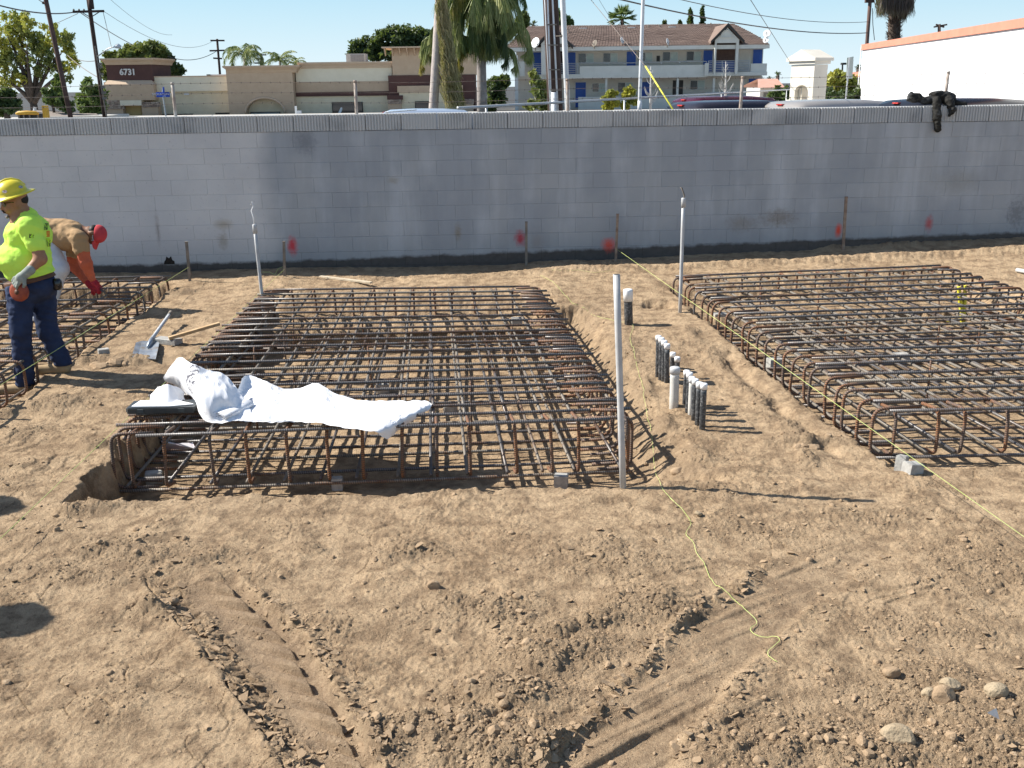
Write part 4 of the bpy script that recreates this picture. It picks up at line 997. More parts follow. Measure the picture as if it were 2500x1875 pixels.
def hand(L0, d, nrm, s, curl, n=4, thumb=1):
    """palm capsule and five separate bent fingers; L0 wrist, d direction, nrm palm normal"""
    d = np.array(d) / np.linalg.norm(d); nrm = np.array(nrm, float); nrm -= d * (nrm @ d); nrm /= np.linalg.norm(nrm); sd = np.cross(d, nrm)
    L0 = np.array(L0); pr = [('c', L0, L0 + d * .05 * s, .03 * s, .036 * s)]
    for o_ in (-.022, 0, .022): pr.append(('c', L0 + d * .035 * s + sd * o_ * s, L0 + d * .085 * s + sd * o_ * 1.25 * s, .019 * s, .015 * s))
    for i, (o_, ln) in enumerate(((-.036, .062), (-.012, .075), (.012, .072), (.035, .055))):
        b = L0 + d * .092 * s + sd * o_ * s
        a1 = curl; p1 = b + (d * cos(a1) + nrm * sin(a1)) * ln * .5 * s; a2 = curl * 2.0; p2 = p1 + (d * cos(a2) + nrm * sin(a2)) * ln * .42 * s
        pr += [('c', b, p1, .0115 * s, .010 * s), ('c', p1, p2, .010 * s, .0085 * s)]
    b = L0 + d * .03 * s + sd * thumb * .034 * s; p1 = b + (d * .6 + sd * thumb * .6 + nrm * .35) * .042 * s; p2 = p1 + (d * .8 + nrm * .55) * .032 * s
    pr += [('c', b, p1, .014 * s, .012 * s), ('c', p1, p2, .012 * s, .010 * s)]
    return pr
def lerp(a, b, t): return np.array(a) + (np.array(b) - np.array(a)) * t
# ---------------- the man in the lime shirt
Y1 = 8.62; J = lambda px, py, dy=0: D(px, py, Y1 + dy)
gzl = float(gz0(-4.5, Y1)); 
P1 = thing('person', 'standing man in yellow hard hat, sunglasses and lime shirt, gloved hand on hip', 'person', (J(95, 925)[0], Y1, gzl))
hc = J(36, 494, -.02); ff = (-.86, -.48, -.10)
hp, L, Fm = head(P1, hc, ff, (0, 0, 1), M_SKIN, 1.08)
sho = J(74, 553, -.16); elb = J(99, 632, -.22); wri = J(63, 668, -.30)
pel = J(76, 690, 0); shoR = J(62, 548, .17); elR = J(40, 628, .24); wrR = J(35, 680, .16)
hL = J(50, 712, -.10); kL = J(50, 805, -.14); aL = J(57, 900, -.06); hR = J(102, 712, .09); kR = J(116, 806, .06); aR = J(154, 893, .10)
gL = float(gz0(aL[0], aL[1])); gR = float(gz0(aR[0], aR[1])); aL[2] = gL + .10; aR[2] = gR + .10; gzl = min(gL, gR)
body = hp + [('c', lerp(hc, J(64, 524), .25), J(66, 528), .062, .068), ('c', J(64, 545), pel + (0, 0, .08), .13, .14), ('c', sho, shoR, .07, .07), ('c', sho, elb, .062, .050), ('c', elb, wri, .050, .033), ('c', shoR, elR, .055, .045), ('c', elR, wrR, .045, .032),
               ('c', hL, kL, .095, .065), ('c', kL, aL, .06, .045), ('c', hR, kR, .095, .065), ('c', kR, aR, .06, .045), ('e', J(60, 635, -.02), (.19, .17, .15))]
lo, hi = bounds(body); surf('body', lambda P: blend(P, body, .028), lo, hi, .011, M_SKIN, P1)
shirt = [('c', sho, shoR, .105, .10), ('c', J(70, 540), J(60, 545), .10, .09), ('e', J(70, 575), (.195, .175, .17)), ('e', J(58, 632, -.01), (.235, .205, .17)), ('e', J(74, 668, 0), (.205, .185, .10)), ('c', J(65, 531), J(72, 552), .088, .15), ('c', sho, lerp(sho, elb, .55), .088, .084), ('c', shoR, lerp(shoR, elR, .6), .085, .08)]
lo, hi = bounds(shirt); neck = J(56, 515, -.02); zt = J(74, 678)[2]
def fshirt(P):
    d = blend(P, shirt, .045) + folds(P, .009, 8, 1, 1.6) + folds(P, .005, 20, 4, 1.2)
    d = np.maximum(d, (zt + .22 * (P[..., 0] - J(74, 690)[0])) - P[..., 2])          # straight lower hem
    return np.maximum(d, -(ell_(P, neck, (.055, .06, .035))))
surf('shirt', fshirt, lo, hi, .011, M_LIME, P1)
pants = [('e', pel + (0, 0, -.02), (.215, .19, .15)), ('c', hL, kL, .118, .088), ('c', kL, aL + (0, 0, .02), .085, .082), ('c', hR, kR, .118, .088), ('c', kR, aR + (0, 0, .02), .085, .082)]
lo, hi = bounds(pants)
def fpants(P):
    d = blend(P, pants, .04) + folds(P, .011, 11, 5, 2.4) + folds(P, .004, 28, 6, 2.)
    d = np.maximum(d, P[..., 2] - (J(76, 682)[2] + .22 * (P[..., 0] - J(76, 682)[0])))
    return np.maximum(d, (np.where(P[..., 0] > (aL[0] + aR[0]) / 2, gR, gL) + .085) - P[..., 2])
surf('jeans', fpants, lo, hi, .011, M_JEANS, P1)
bl = [('e', pel + (0, 0, .0), (.226, .20, .17))]; lo, hi = bounds(bl)
surf('belt', lambda P: np.maximum(blend(P, bl), np.abs(P[..., 2] - (J(76, 681)[2] + .22 * (P[..., 0] - J(76, 681)[0]))) - .024), lo, hi, .010, M_BELT, P1)
for a_, dx_ in ((aL, -.02), (aR, .0)):
    bt = [('c', a_ + (.0, 0, .02), a_ + (0, 0, -.03), .058, .055), ('c', a_ + (.015, .0, -.045), a_ + (-.20, -.04, -.05), .052, .045)]
    lo, hi = bounds(bt); surf('boot', lambda P: np.maximum(blend(P, bt, .03), a_[2] - .098 - P[..., 2]), lo, hi, .009, M_BOOT, P1)
hd = lerp(wri, J(32, 693, -.32), 1.0) - wri
hn = hand(wri + hd * .02, hd, (-.2, .5, -.6), 1.12, .45); hn += [('c', wri - hd * .35, wri, .042, .038)]
lo, hi = bounds(hn, .03); surf('glove', lambda P: blend(P, hn, .010), lo, hi, .0055, M_GLOVE, P1)
# tape measure he holds against his hip
tm = thing('tape_measure', 'round orange red reel held at the hip of the man in the lime shirt', 'measuring reel', J(48, 712, -.30))
Mr = frame((-.25, -.95, .05)); c0 = J(47, 712, -.29); 
RM = mathutils.Matrix(((Mr[0, 0], Mr[0, 2], Mr[0, 1]), (Mr[1, 0], Mr[1, 2], Mr[1, 1]), (Mr[2, 0], Mr[2, 2], Mr[2, 1])))
obj('reel_case', MB().lathe([(.055, -.03), (.08, -.024), (.086, 0), (.08, .024), (.055, .03)], 22, tuple(c0), RM), pm('orange_red_reel', (.33, .075, .035), (.22, .045, .03), 18, .5), tm, True)
obj('reel_hub', MB().lathe([(.022, -.035), (.022, .035)], 14, tuple(c0), RM), M_BELT, tm, True)
# pouch on the back of the belt
obj('pouch', MB().lathe([(.03, -.05), (.042, -.03), (.042, .03), (.03, .05)], 12, tuple(J(139, 694, 0))), M_BLACK, P1, True)
# hat, glasses, hair, moustache
up1 = np.array([-.20, -.08, 1.0]); Fh = frame((-.9, -.42, -.28), (0, 0, 1)); hc2 = hc + Fm[:, 2] * .052
RH = mathutils.Matrix(((Fh[0, 0], Fh[0, 1], Fh[0, 2]), (Fh[1, 0], Fh[1, 1], Fh[1, 2]), (Fh[2, 0], Fh[2, 1], Fh[2, 2])))
RS = RH @ mathutils.Matrix.Diagonal((.92, 1.08, 1.0))
def hard_hat(parent, c, R, mat):
    H = MB().lathe([(.176, -.004), (.178, .002), (.150, .012), (.124, .022), (.120, .05), (.108, .085), (.082, .118), (.045, .138), (.001, .145)], 28, tuple(c), R)
    o = obj('hard_hat', H, mat, parent, True)
    rb = MB().tube([tuple(mathutils.Vector(c) + R @ mathutils.Vector((0, y, z))) for y, z in ((.115, .06), (.09, .112), (.045, .142), (0, .150), (-.045, .142), (-.09, .112), (-.115, .06))], .010, 8)
    obj('hat_ridge', rb, mat, o, True)
    return o
hh = hard_hat(P1, hc2, RS, M_HATY)
for (a_, z_, nm) in ((1.15, .072, 'sticker'), (-.35 + 1.9, .055, 'sticker')):
    pass
def sticker(px, py, colr, w=.022):
    tgt = J(px, py, 0); d = ray(px, py); d = d / np.linalg.norm(d)
    # project a small disc onto the hat along the sight line
    best = None
    for q in np.linspace(-.16, .1, 60):
        P = D(px, py, Y1 + q); v = np.array(RS.inverted() @ mathutils.Vector(P - np.array(hc2))); rr = np.hypot(v[0], v[1])
        prof = np.interp(v[2], [.022, .05, .085, .118, .138], [.124, .120, .108, .082, .045])
        if rr < prof: best = P; break
    if best is None: return
    n = best - (hc2 + np.array([0, 0, .03])); n /= np.linalg.norm(n); u = np.cross(n, (0, 0, 1)); u /= np.linalg.norm(u); v = np.cross(u, n); c_ = best + n * .003
    obj('sticker', MB().prism([tuple(c_ + u * w * cos(k * pi / 6) + v * w * .62 * sin(k * pi / 6)) for k in range(12)], tuple(n * .003)), colr, hh)
sticker(12, 468, pm('sticker_white', (.7, .7, .68), (.3, .15, .15), 90, .5)); sticker(50, 457, pm('sticker_grey', (.5, .5, .5), (.12, .14, .2), 90, .5))
gl = MB()
for sx in (-1, 1):
    gl.prism([tuple(L(sx * x, .092 - .35 * x, z)) for x, z in ((.006, .014), (.055, .018), (.064, .0), (.05, -.022), (.014, -.020))], tuple(Fm @ np.array([0, .008, 0])))
    gl.tube([L(sx * .06, .075, .012), L(sx * .078, .03, .012), L(sx * .079, -.02, .005)], .004, 6)
gl.tube([L(-.01, .094, .012), L(.01, .094, .012)], .004, 6); obj('sunglasses', gl, M_BLACK, P1)
hr = [('e', L(0, -.016, .022), (.0785, .0965, .088), Fm)]; lo, hi = bounds(hr, .02)
surf('hair', lambda P: np.maximum(np.maximum(blend(P, hr), (P - L(0, -.032, -.02)) @ Fm[:, 1] + .5 * ((P - L(0, 0, 0)) @ Fm[:, 2])), -.055 - (P - L(0, 0, 0)) @ Fm[:, 2]), lo, hi, .007, M_HAIR, P1)
mo = MB().tube([L(-.032, .086, -.068), L(-.018, .100, -.052), L(0, .106, -.048), L(.018, .100, -.052), L(.032, .086, -.068)], [.004, .007, .006, .007, .004], 6)
obj('moustache', mo, M_HAIR, P1, True)
obj('lips', MB().tube([L(-.02, .092, -.068), L(0, .099, -.066), L(.02, .092, -.068)], [.003, .006, .003], 6), pm('lip_skin', (.25, .09, .07)), P1, True)
obj('chin_beard', MB().tube([L(-.02, .072, -.10), L(0, .082, -.104), L(.02, .072, -.10)], [.010, .014, .010], 8), pm('grey_stubble', (.16, .12, .10), (.25, .22, .2), 80, .8), P1, True)
# print on the back of the shirt
def decal(nm, px, py, w, h, Yc, mat, parent, fn, tilt=0):
    vs = []; N = 5
    for j in range(N):
        for i in range(N):
            a_ = px + (i / (N - 1) - .5) * w + tilt * (j / (N - 1) - .5); b_ = py + (j / (N - 1) - .5) * h
            for q in np.linspace(-.5, .5, 140):
                P = D(a_, b_, Yc + q)
                if fn(P[None, None, None, :])[0, 0, 0] < .0045: break
            vs.append(P)
    me = npmesh(nm, np.array(vs), np.array([(j * N + i, j * N + i + 1, (j + 1) * N + i + 1, (j + 1) * N + i) for j in range(N - 1) for i in range(N - 1)]))
    return obj(nm, me, mat, parent)
sh = [o for o in P1.children if o.name.startswith('shirt')][0]
M_INK = pm('shirt_ink', (.03, .06, .03), (.46, .80, .05), 42, .8, lo=.47, hi=.52)
decal('shirt_print', 113, 553, 9, 16, Y1, M_INK, sh, fshirt, -2); decal('shirt_print', 119, 592, 9, 20, Y1, M_INK, sh, fshirt, 2)
decal('shirt_emblem', 117.5, 571, 8, 15, Y1, pm('orange_print', (.60, .16, .02), (.7, .35, .05), 30, .8), sh, fshirt); decal('shirt_print', 77, 576, 12, 10, Y1, M_INK, sh, fshirt)
# ---------------- the bending man
Y2 = 11.0; J = lambda px, py, dy=0: D(px, py, Y2 + dy)
g2 = float(gz0(-5.7, Y2))
P2 = thing('person', 'man bending over the bars in a red cap, tan shirt and orange sleeves', 'person', (J(105, 760)[0], Y2, g2))
hc = J(231, 572, -.02); ff = np.array([-.10, -.25, -.95]); upv = (.97, -.05, -.20)
hp, L, Fm = head(P2, hc, ff, upv, M_SKIND, 1.0)
sN = J(192, 580, -.15); eN = J(209, 642, -.17); wN = J(226, 684, -.13); sF = J(180, 585, .15); eF = J(180, 648, .16); wF = J(212, 688, .06)
pv = J(112, 574, 0); hN = J(108, 585, -.10); kN = J(147, 655, -.14); aN = J(104, 752, -.10); hF = J(104, 585, .10); kF = J(138, 655, .14); aF = J(90, 752, .10)
for q in (aN, aF): q[2] = g2 + .10
body = hp + [('c', hc + Fm @ np.array([0, -.03, -.06]), J(200, 572), .055, .062), ('c', J(190, 578), pv, .14, .15), ('c', sN, sF, .07, .07), ('c', sN, eN, .055, .045), ('c', eN, wN, .043, .032), ('c', sF, eF, .055, .045), ('c', eF, wF, .043, .032),
             ('c', hN, kN, .09, .065), ('c', kN, aN, .06, .045), ('c', hF, kF, .09, .065), ('c', kF, aF, .06, .045)]
lo, hi = bounds(body); surf('body', lambda P: blend(P, body, .028), lo, hi, .013, M_SKIND, P2)
tsh = [('e', J(176, 577), (.165, .19, .165)), ('c', J(170, 574), pv + (0, 0, .01), .165, .185), ('c', sN, lerp(sN, eN, .42), .092, .09), ('c', sF, lerp(sF, eF, .5), .088, .085)]
lo, hi = bounds(tsh); x0_ = J(213, 560)[0]
surf('shirt', lambda P: np.maximum(blend(P, tsh, .05) + folds(P, .013, 8, 9, 1.5) + folds(P, .006, 20, 4, 1.2), -(ell_(P, J(216, 572), (.05, .07, .07)))), lo, hi, .013, M_TAN, P2)
for s_, e_, w_ in ((sN, eN, wN), (sF, eF, wF)):
    sl_ = [('c', lerp(s_, e_, .35), e_, .080, .068), ('c', e_, lerp(e_, w_, .9), .066, .042)]; lo, hi = bounds(sl_)
    surf('sleeve', lambda P: blend(P, sl_, .03) + folds(P, .007, 13, 3, 2), lo, hi, .010, M_ORANGE, P2)
pn = [('e', pv + (-.02, 0, -.03), (.17, .18, .16)), ('c', hN, kN, .115, .095), ('c', kN, aN, .085, .075), ('c', hF, kF, .115, .095), ('c', kF, aF, .085, .075)]; lo, hi = bounds(pn)
surf('jeans', lambda P: np.maximum(blend(P, pn, .04) + folds(P, .008, 10, 5, 2.4), g2 + .05 - P[..., 2]), lo, hi, .013, M_JEANSL, P2)
for w_, tg in ((wN, J(246, 706, -.14)), (wF, J(232, 708, .03))):
    hn2 = hand(w_, tg - w_, (-.5, 0, -.8), 1.12, .5); lo, hi = bounds(hn2, .03); surf('glove', lambda P: blend(P, hn2, .010), lo, hi, .006, M_GLOVER, P2)
for a_ in (aN, aF):
    bt2 = [('c', a_ + (0, 0, .02), a_ + (0, 0, -.04), .055, .05), ('c', a_ + (0, 0, -.05), a_ + (.15, -.02, -.06), .045, .04)]; lo, hi = bounds(bt2)
    surf('boot', lambda P: np.maximum(blend(P, bt2, .03), g2 + .002 - P[..., 2]), lo, hi, .010, M_BOOT, P2)
cp = [('e', L(0, -.008, .042), (.086, .102, .092), Fm)]; lo, hi = bounds(cp, .03)
o = surf('cap', lambda P: np.maximum(blend(P, cp), -((P - L(0, 0, .022)) @ Fm[:, 2])), lo, hi, .007, M_CAPR, P2)
vz = MB(); rim = [(x, .095 + .075 * math.sqrt(max(0, 1 - (x / .075) ** 2)), .018 - .35 * x * x * 6) for x in np.linspace(-.074, .074, 9)]
inn_ = [(x, .085 - .3 * abs(x) * abs(x) * 10, .028) for x in np.linspace(.074, -.074, 9)]
vz.prism([tuple(L(*q)) for q in rim + inn_], tuple(Fm[:, 2] * .006)); obj('visor', vz, M_CAPR, o)
hr = [('e', L(0, -.035, -.005), (.08, .07, .06), Fm)]; lo, hi = bounds(hr, .02); surf('hair', lambda P: np.maximum(blend(P, hr), ((P - L(0, -.012, 0)) @ Fm[:, 1])), lo, hi, .008, M_HAIR, P2)
gl = MB()
for sx in (-1, 1):
    gl.prism([tuple(L(sx * x, .088 - .35 * x, z)) for x, z in ((.006, .014), (.055, .018), (.060, .0), (.05, -.018), (.014, -.018))], tuple(Fm @ np.array([0, .006, 0])))
    gl.tube([L(sx * .058, .072, .012), L(sx * .08, -.01, .008)], .004, 6)
obj('safety_glasses', gl, pm('clear_glasses', (.45, .5, .55), (.5, .55, .6), 5, .2), P2)
# pliers in his hand
single('pliers', MB().tube([J(238, 705, -.14), J(252, 712, -.16), J(262, 702, -.16)], .009, 6).tube([J(244, 700, -.13), J(252, 712, -.16), J(258, 716, -.16)], .007, 6), M_STEEL, 'dark tying pliers in the red glove of the bending man', 'pliers')
# ---------------- two people beside the camera, out of view, whose shadows fall into the picture
def bystander(x, y, hgt, label, hatm, rz):
    P = thing('person', label, 'person', (x, y, 0)); k = hgt / 1.78
    c, s_ = cos(rz), sin(rz); T = lambda a, b, z: np.array([x + (a * c - b * s_) * k, y + (a * s_ + b * c) * k, z * k])
    f_ = (-s_, c, -.05); hp, L, Fm = head(P, T(0, 0, 1.60), f_, (0, 0, 1), M_SKIN, k)
    b_ = hp + [('c', T(0, 0, 1.5), T(0, 0, 1.42), .055, .06), ('c', T(0, 0, 1.36), T(0, 0, .98), .14, .15), ('c', T(-.19, 0, 1.40), T(.19, 0, 1.40), .065, .065)]
    for q in (-1, 1):
        b_ += [('c', T(q * .21, 0, 1.38), T(q * .27, -.02, 1.10), .055, .045), ('c', T(q * .27, -.02, 1.10), T(q * .25, .08, .86), .042, .03), ('c', T(q * .1, 0, .92), T(q * .11, .02, .5), .09, .062), ('c', T(q * .11, .02, .5), T(q * .12, 0, .09), .058, .042)]
        b_ += [('c', T(q * .12, 0, .05), T(q * .13, .14, .04), .045, .038)]
        b_ += hand(T(q * .25, .08, .86), T(q * .25, .10, .75) - T(q * .25, .08, .86), (-q * c, -q * s_, 0), k, .35, thumb=1)
    lo, hi = bounds(b_, .05); surf('body', lambda Q: blend(Q, b_, .02), lo, hi, .016, M_SKIN, P)
    sh_ = [('c', T(0, 0, 1.34), T(0, 0, 1.0), .165, .175), ('c', T(-.2, 0, 1.39), T(.2, 0, 1.39), .085, .085), ('c', T(-.21, 0, 1.38), T(-.25, 0, 1.2), .08, .075), ('c', T(.21, 0, 1.38), T(.25, 0, 1.2), .08, .075)]
    lo, hi = bounds(sh_); surf('shirt', lambda Q: np.maximum(blend(Q, sh_, .05) + folds(Q, .008, 9, 2), T(0, 0, .93)[2] - Q[..., 2]), lo, hi, .016, M_TAN, P)
    pn_ = [('c', T(-.05, 0, .93), T(.05, 0, .93), .155, .155)] + [('c', T(q * .1, 0, .9), T(q * .115, .01, .1), .115, .085) for q in (-1, 1)]
    lo, hi = bounds(pn_); surf('jeans', lambda Q: np.maximum(blend(Q, pn_, .04), .06 - Q[..., 2]), lo, hi, .016, M_JEANS, P)
    hard_hat(P, T(0, 0, 1.66), mathutils.Matrix.Rotation(rz, 3, 'Z'), hatm)
bystander(-4.41, 4.68, 1.78, 'man in white hard hat standing beside the camera, left of the view', pm('white_hard_hat', (.8, .8, .8)), -.9)
bystander(-5.16, 6.06, 1.74, 'man in yellow hard hat farther from the camera, left of the view', M_HATY, -1.1)
# ---------------- jacket thrown over the wall
zt_ = WT; C = lambda px, py, dy=0: (lambda q: q + np.array([0, dy, 0]))(onwall(px, py))
jk = [('c', C(2262, 246, .09), C(2330, 240, .11), .05, .07), ('c', C(2290, 235, .1), C(2318, 236, .1), .075, .07), ('c', C(2232, 240, .10), C(2255, 243, .10), .055, .05), ('c', C(2232, 232, .1), C(2250, 238, .1), .04, .045),
      ('c', C(2287, 246, .0), C(2284, 280, -.045), .055, .048), ('c', C(2284, 280, -.045), C(2286, 316, -.05), .052, .042), ('c', C(2318, 245, .02), C(2322, 268, -.04), .06, .045), ('c', C(2322, 268, -.04), C(2314, 280, -.045), .045, .02),
      ('c', C(2330, 252, .08), C(2360, 253, .06), .035, .028), ('c', C(2340, 252, .06), C(2364, 256, .05), .03, .018)]
lo, hi = bounds(jk); surf('jacket', lambda P: blend(P, jk, .02) + folds(P, .011, 12, 6, 2.0) + folds(P, .004, 34, 8, 1.4), lo, hi, .009,
    pm('black_olive_jacket', (.010, .009, .008), (.022, .021, .018), 7, .8, c3=(.06, .063, .068), s3=6))
tag(bpy.data.objects['jacket'], 'crumpled black and olive jacket hanging over the top of the wall', 'jacket')
# ================================================================ STREET BEHIND THE WALL
ZS = .25
mb = MB(); mb.add([(-400, 14.6, ZS - .02), (400, 14.6, ZS - .02), (400, 900, ZS - .02), (-400, 900, ZS - .02)], [(0, 1, 2, 3)])
struct('street_ground', mb, pm('asphalt', (.05, .05, .052), (.07, .07, .07), 2, .9))
mb = MB(); mb.box(-80, 80, 38, 41, ZS - .1, ZS + .12); mb.box(-80, 80, 60, 86, ZS - .1, ZS + .12); struct('pavement', mb, pm('pavement_concrete', (.40, .38, .35), (.48, .46, .43), 2, .9))
# ---- posts and barbed wire on the wall
M_POST = pm('rusty_pipe', (.30, .22, .17), (.38, .33, .29), 9, .7, c3=(.45, .43, .40), s3=5)
def backwall(px, py): return onwall(px, py) + np.array([0, .13, 0])
for (b, t, l) in (((421, 287), (412, 201), 'rusty pipe post on the wall next to the blue street sign'), ((867, 283), (863, 196), 'rusty pipe post on the wall in front of the dark shop window'),
                  ((1389, 275), (1386, 192), 'rusty pipe post on the wall just right of the white steel pole'), ((1812, 266), (1819, 186), 'rusty pipe post on the wall in front of the dark parked car'),
                  ((2316, 250), (2326, 173), 'rusty pipe post rising behind the jacket on the wall')):
    B = backwall(*b); T = backwall(*t); root = thing('wall_post', l, 'post', B, 'posts carrying the barbed wire')
    B[2] = WT - .25
    obj('post_pipe', MB().tube([B, lerp(B, T, .5), T - (T - B) * .03], .021, 10), M_POST, root, True); obj('post_cap', MB().tube([T - (T - B) * .035, T], [.026, .02], 10), M_POST, root, True)
M_BW = pm('barbed_wire_steel', (.10, .085, .08), (.17, .13, .11), 9, .6)
rs = np.random.RandomState(9)
for yy, l in ((204, 'topmost strand of barbed wire above the wall'), (229, 'middle strand of barbed wire above the wall'), (254, 'lowest strand of barbed wire above the wall')):
    z = onwall(600, yy)[2] - .0; P = [WL(x, .13, z + .012 * math.sin(x * 1.3)) for x in np.linspace(-8.5, 8.5, 60)]
    root = thing('barbed_wire', l, 'barbed wire', P[0], 'barbed wire strands above the wall')
    obj('wire', MB().tube(P, .0022, 4), M_BW, root)
    bb = MB()
    for x in np.arange(-8.4, 8.4, .125):
        q = WL(x + rs.uniform(-.01, .01), .13, z + .012 * math.sin(x * 1.3)); a = rs.uniform(-1, 1)
        bb.bar(q + np.array([-.006, 0, 0]), q + np.array([.006, 0, 0]), .008, .008); d = np.array([.5 * a, 0, 1.]) * .016
        bb.bar(q - d, q + d, .002, .002)
    tag(obj('barbs', bb, M_BW, root), kind='stuff')
M_RAIL = pm('galvanised_rail', (.42, .44, .46), (.50, .51, .52), 3, .45, .4)
a = D(1118, 264, 16); b_ = D(2097, 209, 60); root = thing('fence_rail', 'long galvanised top rail of a fence running away behind the wall', 'fence rail', a)
obj('rail', MB().tube([a, b_], .024, 8), M_RAIL, root, True)
for f in (.02, .16, .34, .55, .8, .995):
    q = lerp(a, b_, f); obj('post', MB().tube([(q[0], q[1], ZS), q], .02, 8), M_RAIL, root, True)
a = D(944, 274, 17); b_ = D(1016, 268, 20); root = thing('roof_rack_pipe', 'short white pipe carried above the pale blue car', 'pipe', a); obj('rod', MB().tube([a, b_], .012, 8), M_WHITE, root); obj('rod_end', MB().tube([a + (-.02, 0, 0), a + (.03, 0, 0)], .016, 8), M_WHITE, root)
# ---- cars
M_GLASS = pm('car_glass', (.015, .018, .022), (.02, .022, .026), 3, .06, spec=.8)
M_TYRE = pm('tyre_rubber', (.02, .02, .02), (.03, .03, .03), 9, .8)
M_TAIL = pm('tail_light_red', (.45, .02, .02), (.5, .05, .04), 9, .2, spec=.6)
def car(x, y, rz, prof, colr, label, wid=1.82, grp='cars parked behind the wall', rough=.25, metal=.3):
    root = thing('parked_car', label, 'car', (x, y, ZS), grp, rz); paint = pm('car_paint', colr, tuple(c * .96 for c in colr), .5, rough, metal, spec=.6)
    T = mathutils.Matrix.Translation((x, y, ZS)) @ mathutils.Matrix.Rotation(rz, 4, 'Z')
    def part(nm, mb, mat, sm=False, par=None):
        mb.v = [tuple(T @ mathutils.Vector(p)) for p in mb.v]; return obj(nm, mb, mat, par or root, sm)
    L = prof[0]                                    # lower body and greenhouse as two lofted shells, x along the car, z up
    def loft(sec):                                 # sec: x, half width bottom, z bottom, half width top, z top
        mb = MB(); vs = []
        for (xx, wb, zb_, wt, zt_) in sec:
            h = zt_ - zb_
            vs += [(xx, -wb, zb_), (xx, -wb * 1.0, zb_ + h * .55), (xx, -wt, zt_ - h * .14), (xx, -wt * .86, zt_ - h * .03), (xx, -wt * .45, zt_), (xx, wt * .45, zt_), (xx, wt * .86, zt_ - h * .03), (xx, wt, zt_ - h * .14), (xx, wb, zb_ + h * .55), (xx, wb, zb_)]
        n = len(sec); fs = []
        for i in range(n - 1):
            for k in range(9): a = i * 10 + k; fs.append((a, a + 1, a + 11, a + 10))
            fs.append((i * 10 + 9, i * 10, i * 10 + 10, i * 10 + 19))
        fs += [tuple(range(10)), tuple(reversed(range((n - 1) * 10, n * 10)))]
        return mb.add(vs, fs)
    w = wid / 2; hl = L['len'] / 2; zb_, zt_ = L['belt'], L['roof']; rx0, rx1 = L['r0'], L['r1']
    part('body', loft([(-hl, w * .86, .35, w * .86, zb_ * .92), (-hl + .12, w * .97, .25, w * .96, zb_), (-hl * .5, w, .22, w, zb_ + .01), (hl * .45, w, .22, w, zb_), (hl - .35, w * .97, .25, w * .93, zb_ * .86), (hl, w * .84, .35, w * .8, zb_ * .72)]), paint, True)
    zr = zt_
    roof = loft([(rx0 - .30, w * .86, zb_ - .05, w * .78, zb_ + .08), (rx0 - .02, w * .88, zb_ - .05, w * .78, zr - .10), (rx0 + .18, w * .89, zb_ - .05, w * .82, zr - .015), (rx0 + .9, w * .90, zb_ - .05, w * .84, zr + .012), (lerp([rx0], [rx1], .7)[0], w * .90, zb_ - .05, w * .84, zr + .005), (rx1 - .12, w * .89, zb_ - .05, w * .82, zr - .05), (rx1 + .25, w * .88, zb_ - .05, w * .80, zr - .24), (rx1 + .75, w * .86, zb_ - .08, w * .78, zb_ + .05)])
    part('roof', roof, paint, True)
    for s in (-1, 1):
        xs = [rx0 + .05, rx0 + .1 + (rx1 - rx0) * .30, rx0 + (rx1 - rx0) * .62, rx1 - .02]
        for i in range(3):                          # side windows between pillars
            xa, xb = xs[i] + .05, xs[i + 1] - .05; xe = .28 if i == 2 else 0; xs_ = -.12 if i == 0 else 0
            mb = MB().prism([(xa + xs_, s * w * .925, zb_ + .02), (xb + xe, s * w * .925, zb_ + .02), (xb, s * w * .905, zr - .24), (xa, s * w * .905, zr - .24)], (0, -s * .03, 0)); part('side_window', mb, M_GLASS)
        for i in range(4):
            xe = (.38 if i == 3 else (-.2 if i == 0 else 0))
            mb = MB().bar((xs[i] + xe * .5, s * w * .915, zb_ - .02), (xs[i], s * w * .90, zr - .22), .07, .03, (0, 1, 0)); part('pillar', mb, paint)
    part('rear_window', MB().prism([(rx0 - .31, -w * .72, zb_ + .10), (rx0 - .31, w * .72, zb_ + .10), (rx0 - .05, w * .68, zr - .16), (rx0 - .05, -w * .68, zr - .16)], (.03, 0, 0)), M_GLASS)
    part('windscreen', MB().prism([(rx1 + .55, -w * .84, zb_ + .0), (rx1 + .55, w * .84, zb_ + .0), (rx1, w * .76, zr - .13), (rx1, -w * .76, zr - .13)], (-.03, 0, 0)), M_GLASS)
    part('brake_light', MB().box(rx0 - .06, rx0 + .02, -.10, .10, zr - .10, zr - .07), M_TAIL)
    for s in (-1, 1): part('tail_light', MB().box(-hl - .01, -hl + .12, s * w * .72 - .09, s * w * .72 + .09, zb_ - .28, zb_ - .02), M_TAIL)
    for s in (-1, 1):
        for xx in (-hl + .85, hl - .85):
            wm = MB().tube([(xx, s * (w - .22), .34), (xx, s * (w + .01), .34)], .34, 20); wh = part('wheel', wm, M_TYRE)
            rm = MB().tube([(xx, s * (w + .0), .34), (xx, s * (w + .015), .34)], .2, 14); part('rim', rm, M_RAIL, False, wh)
    return root
SUV = [dict(len=4.8, belt=1.12, roof=1.84, r0=-2.0, r1=.95)]; SED = [dict(len=4.7, belt=.95, roof=1.45, r0=-1.3, r1=.45)]
p = D(1800, 250, 25.5); car(p[0] + .3, p[1], .42, SUV, (.035, .033, .045), 'dark purple black SUV with tinted windows between the red car and the silver one')
p = D(1800, 250, 29.5); car(p[0] + .5, p[1] + 2.4, .40, [dict(len=4.8, belt=1.1, roof=1.86, r0=-1.9, r1=1.0)], (.09, .012, .03), 'crimson car mostly hidden behind the dark SUV')
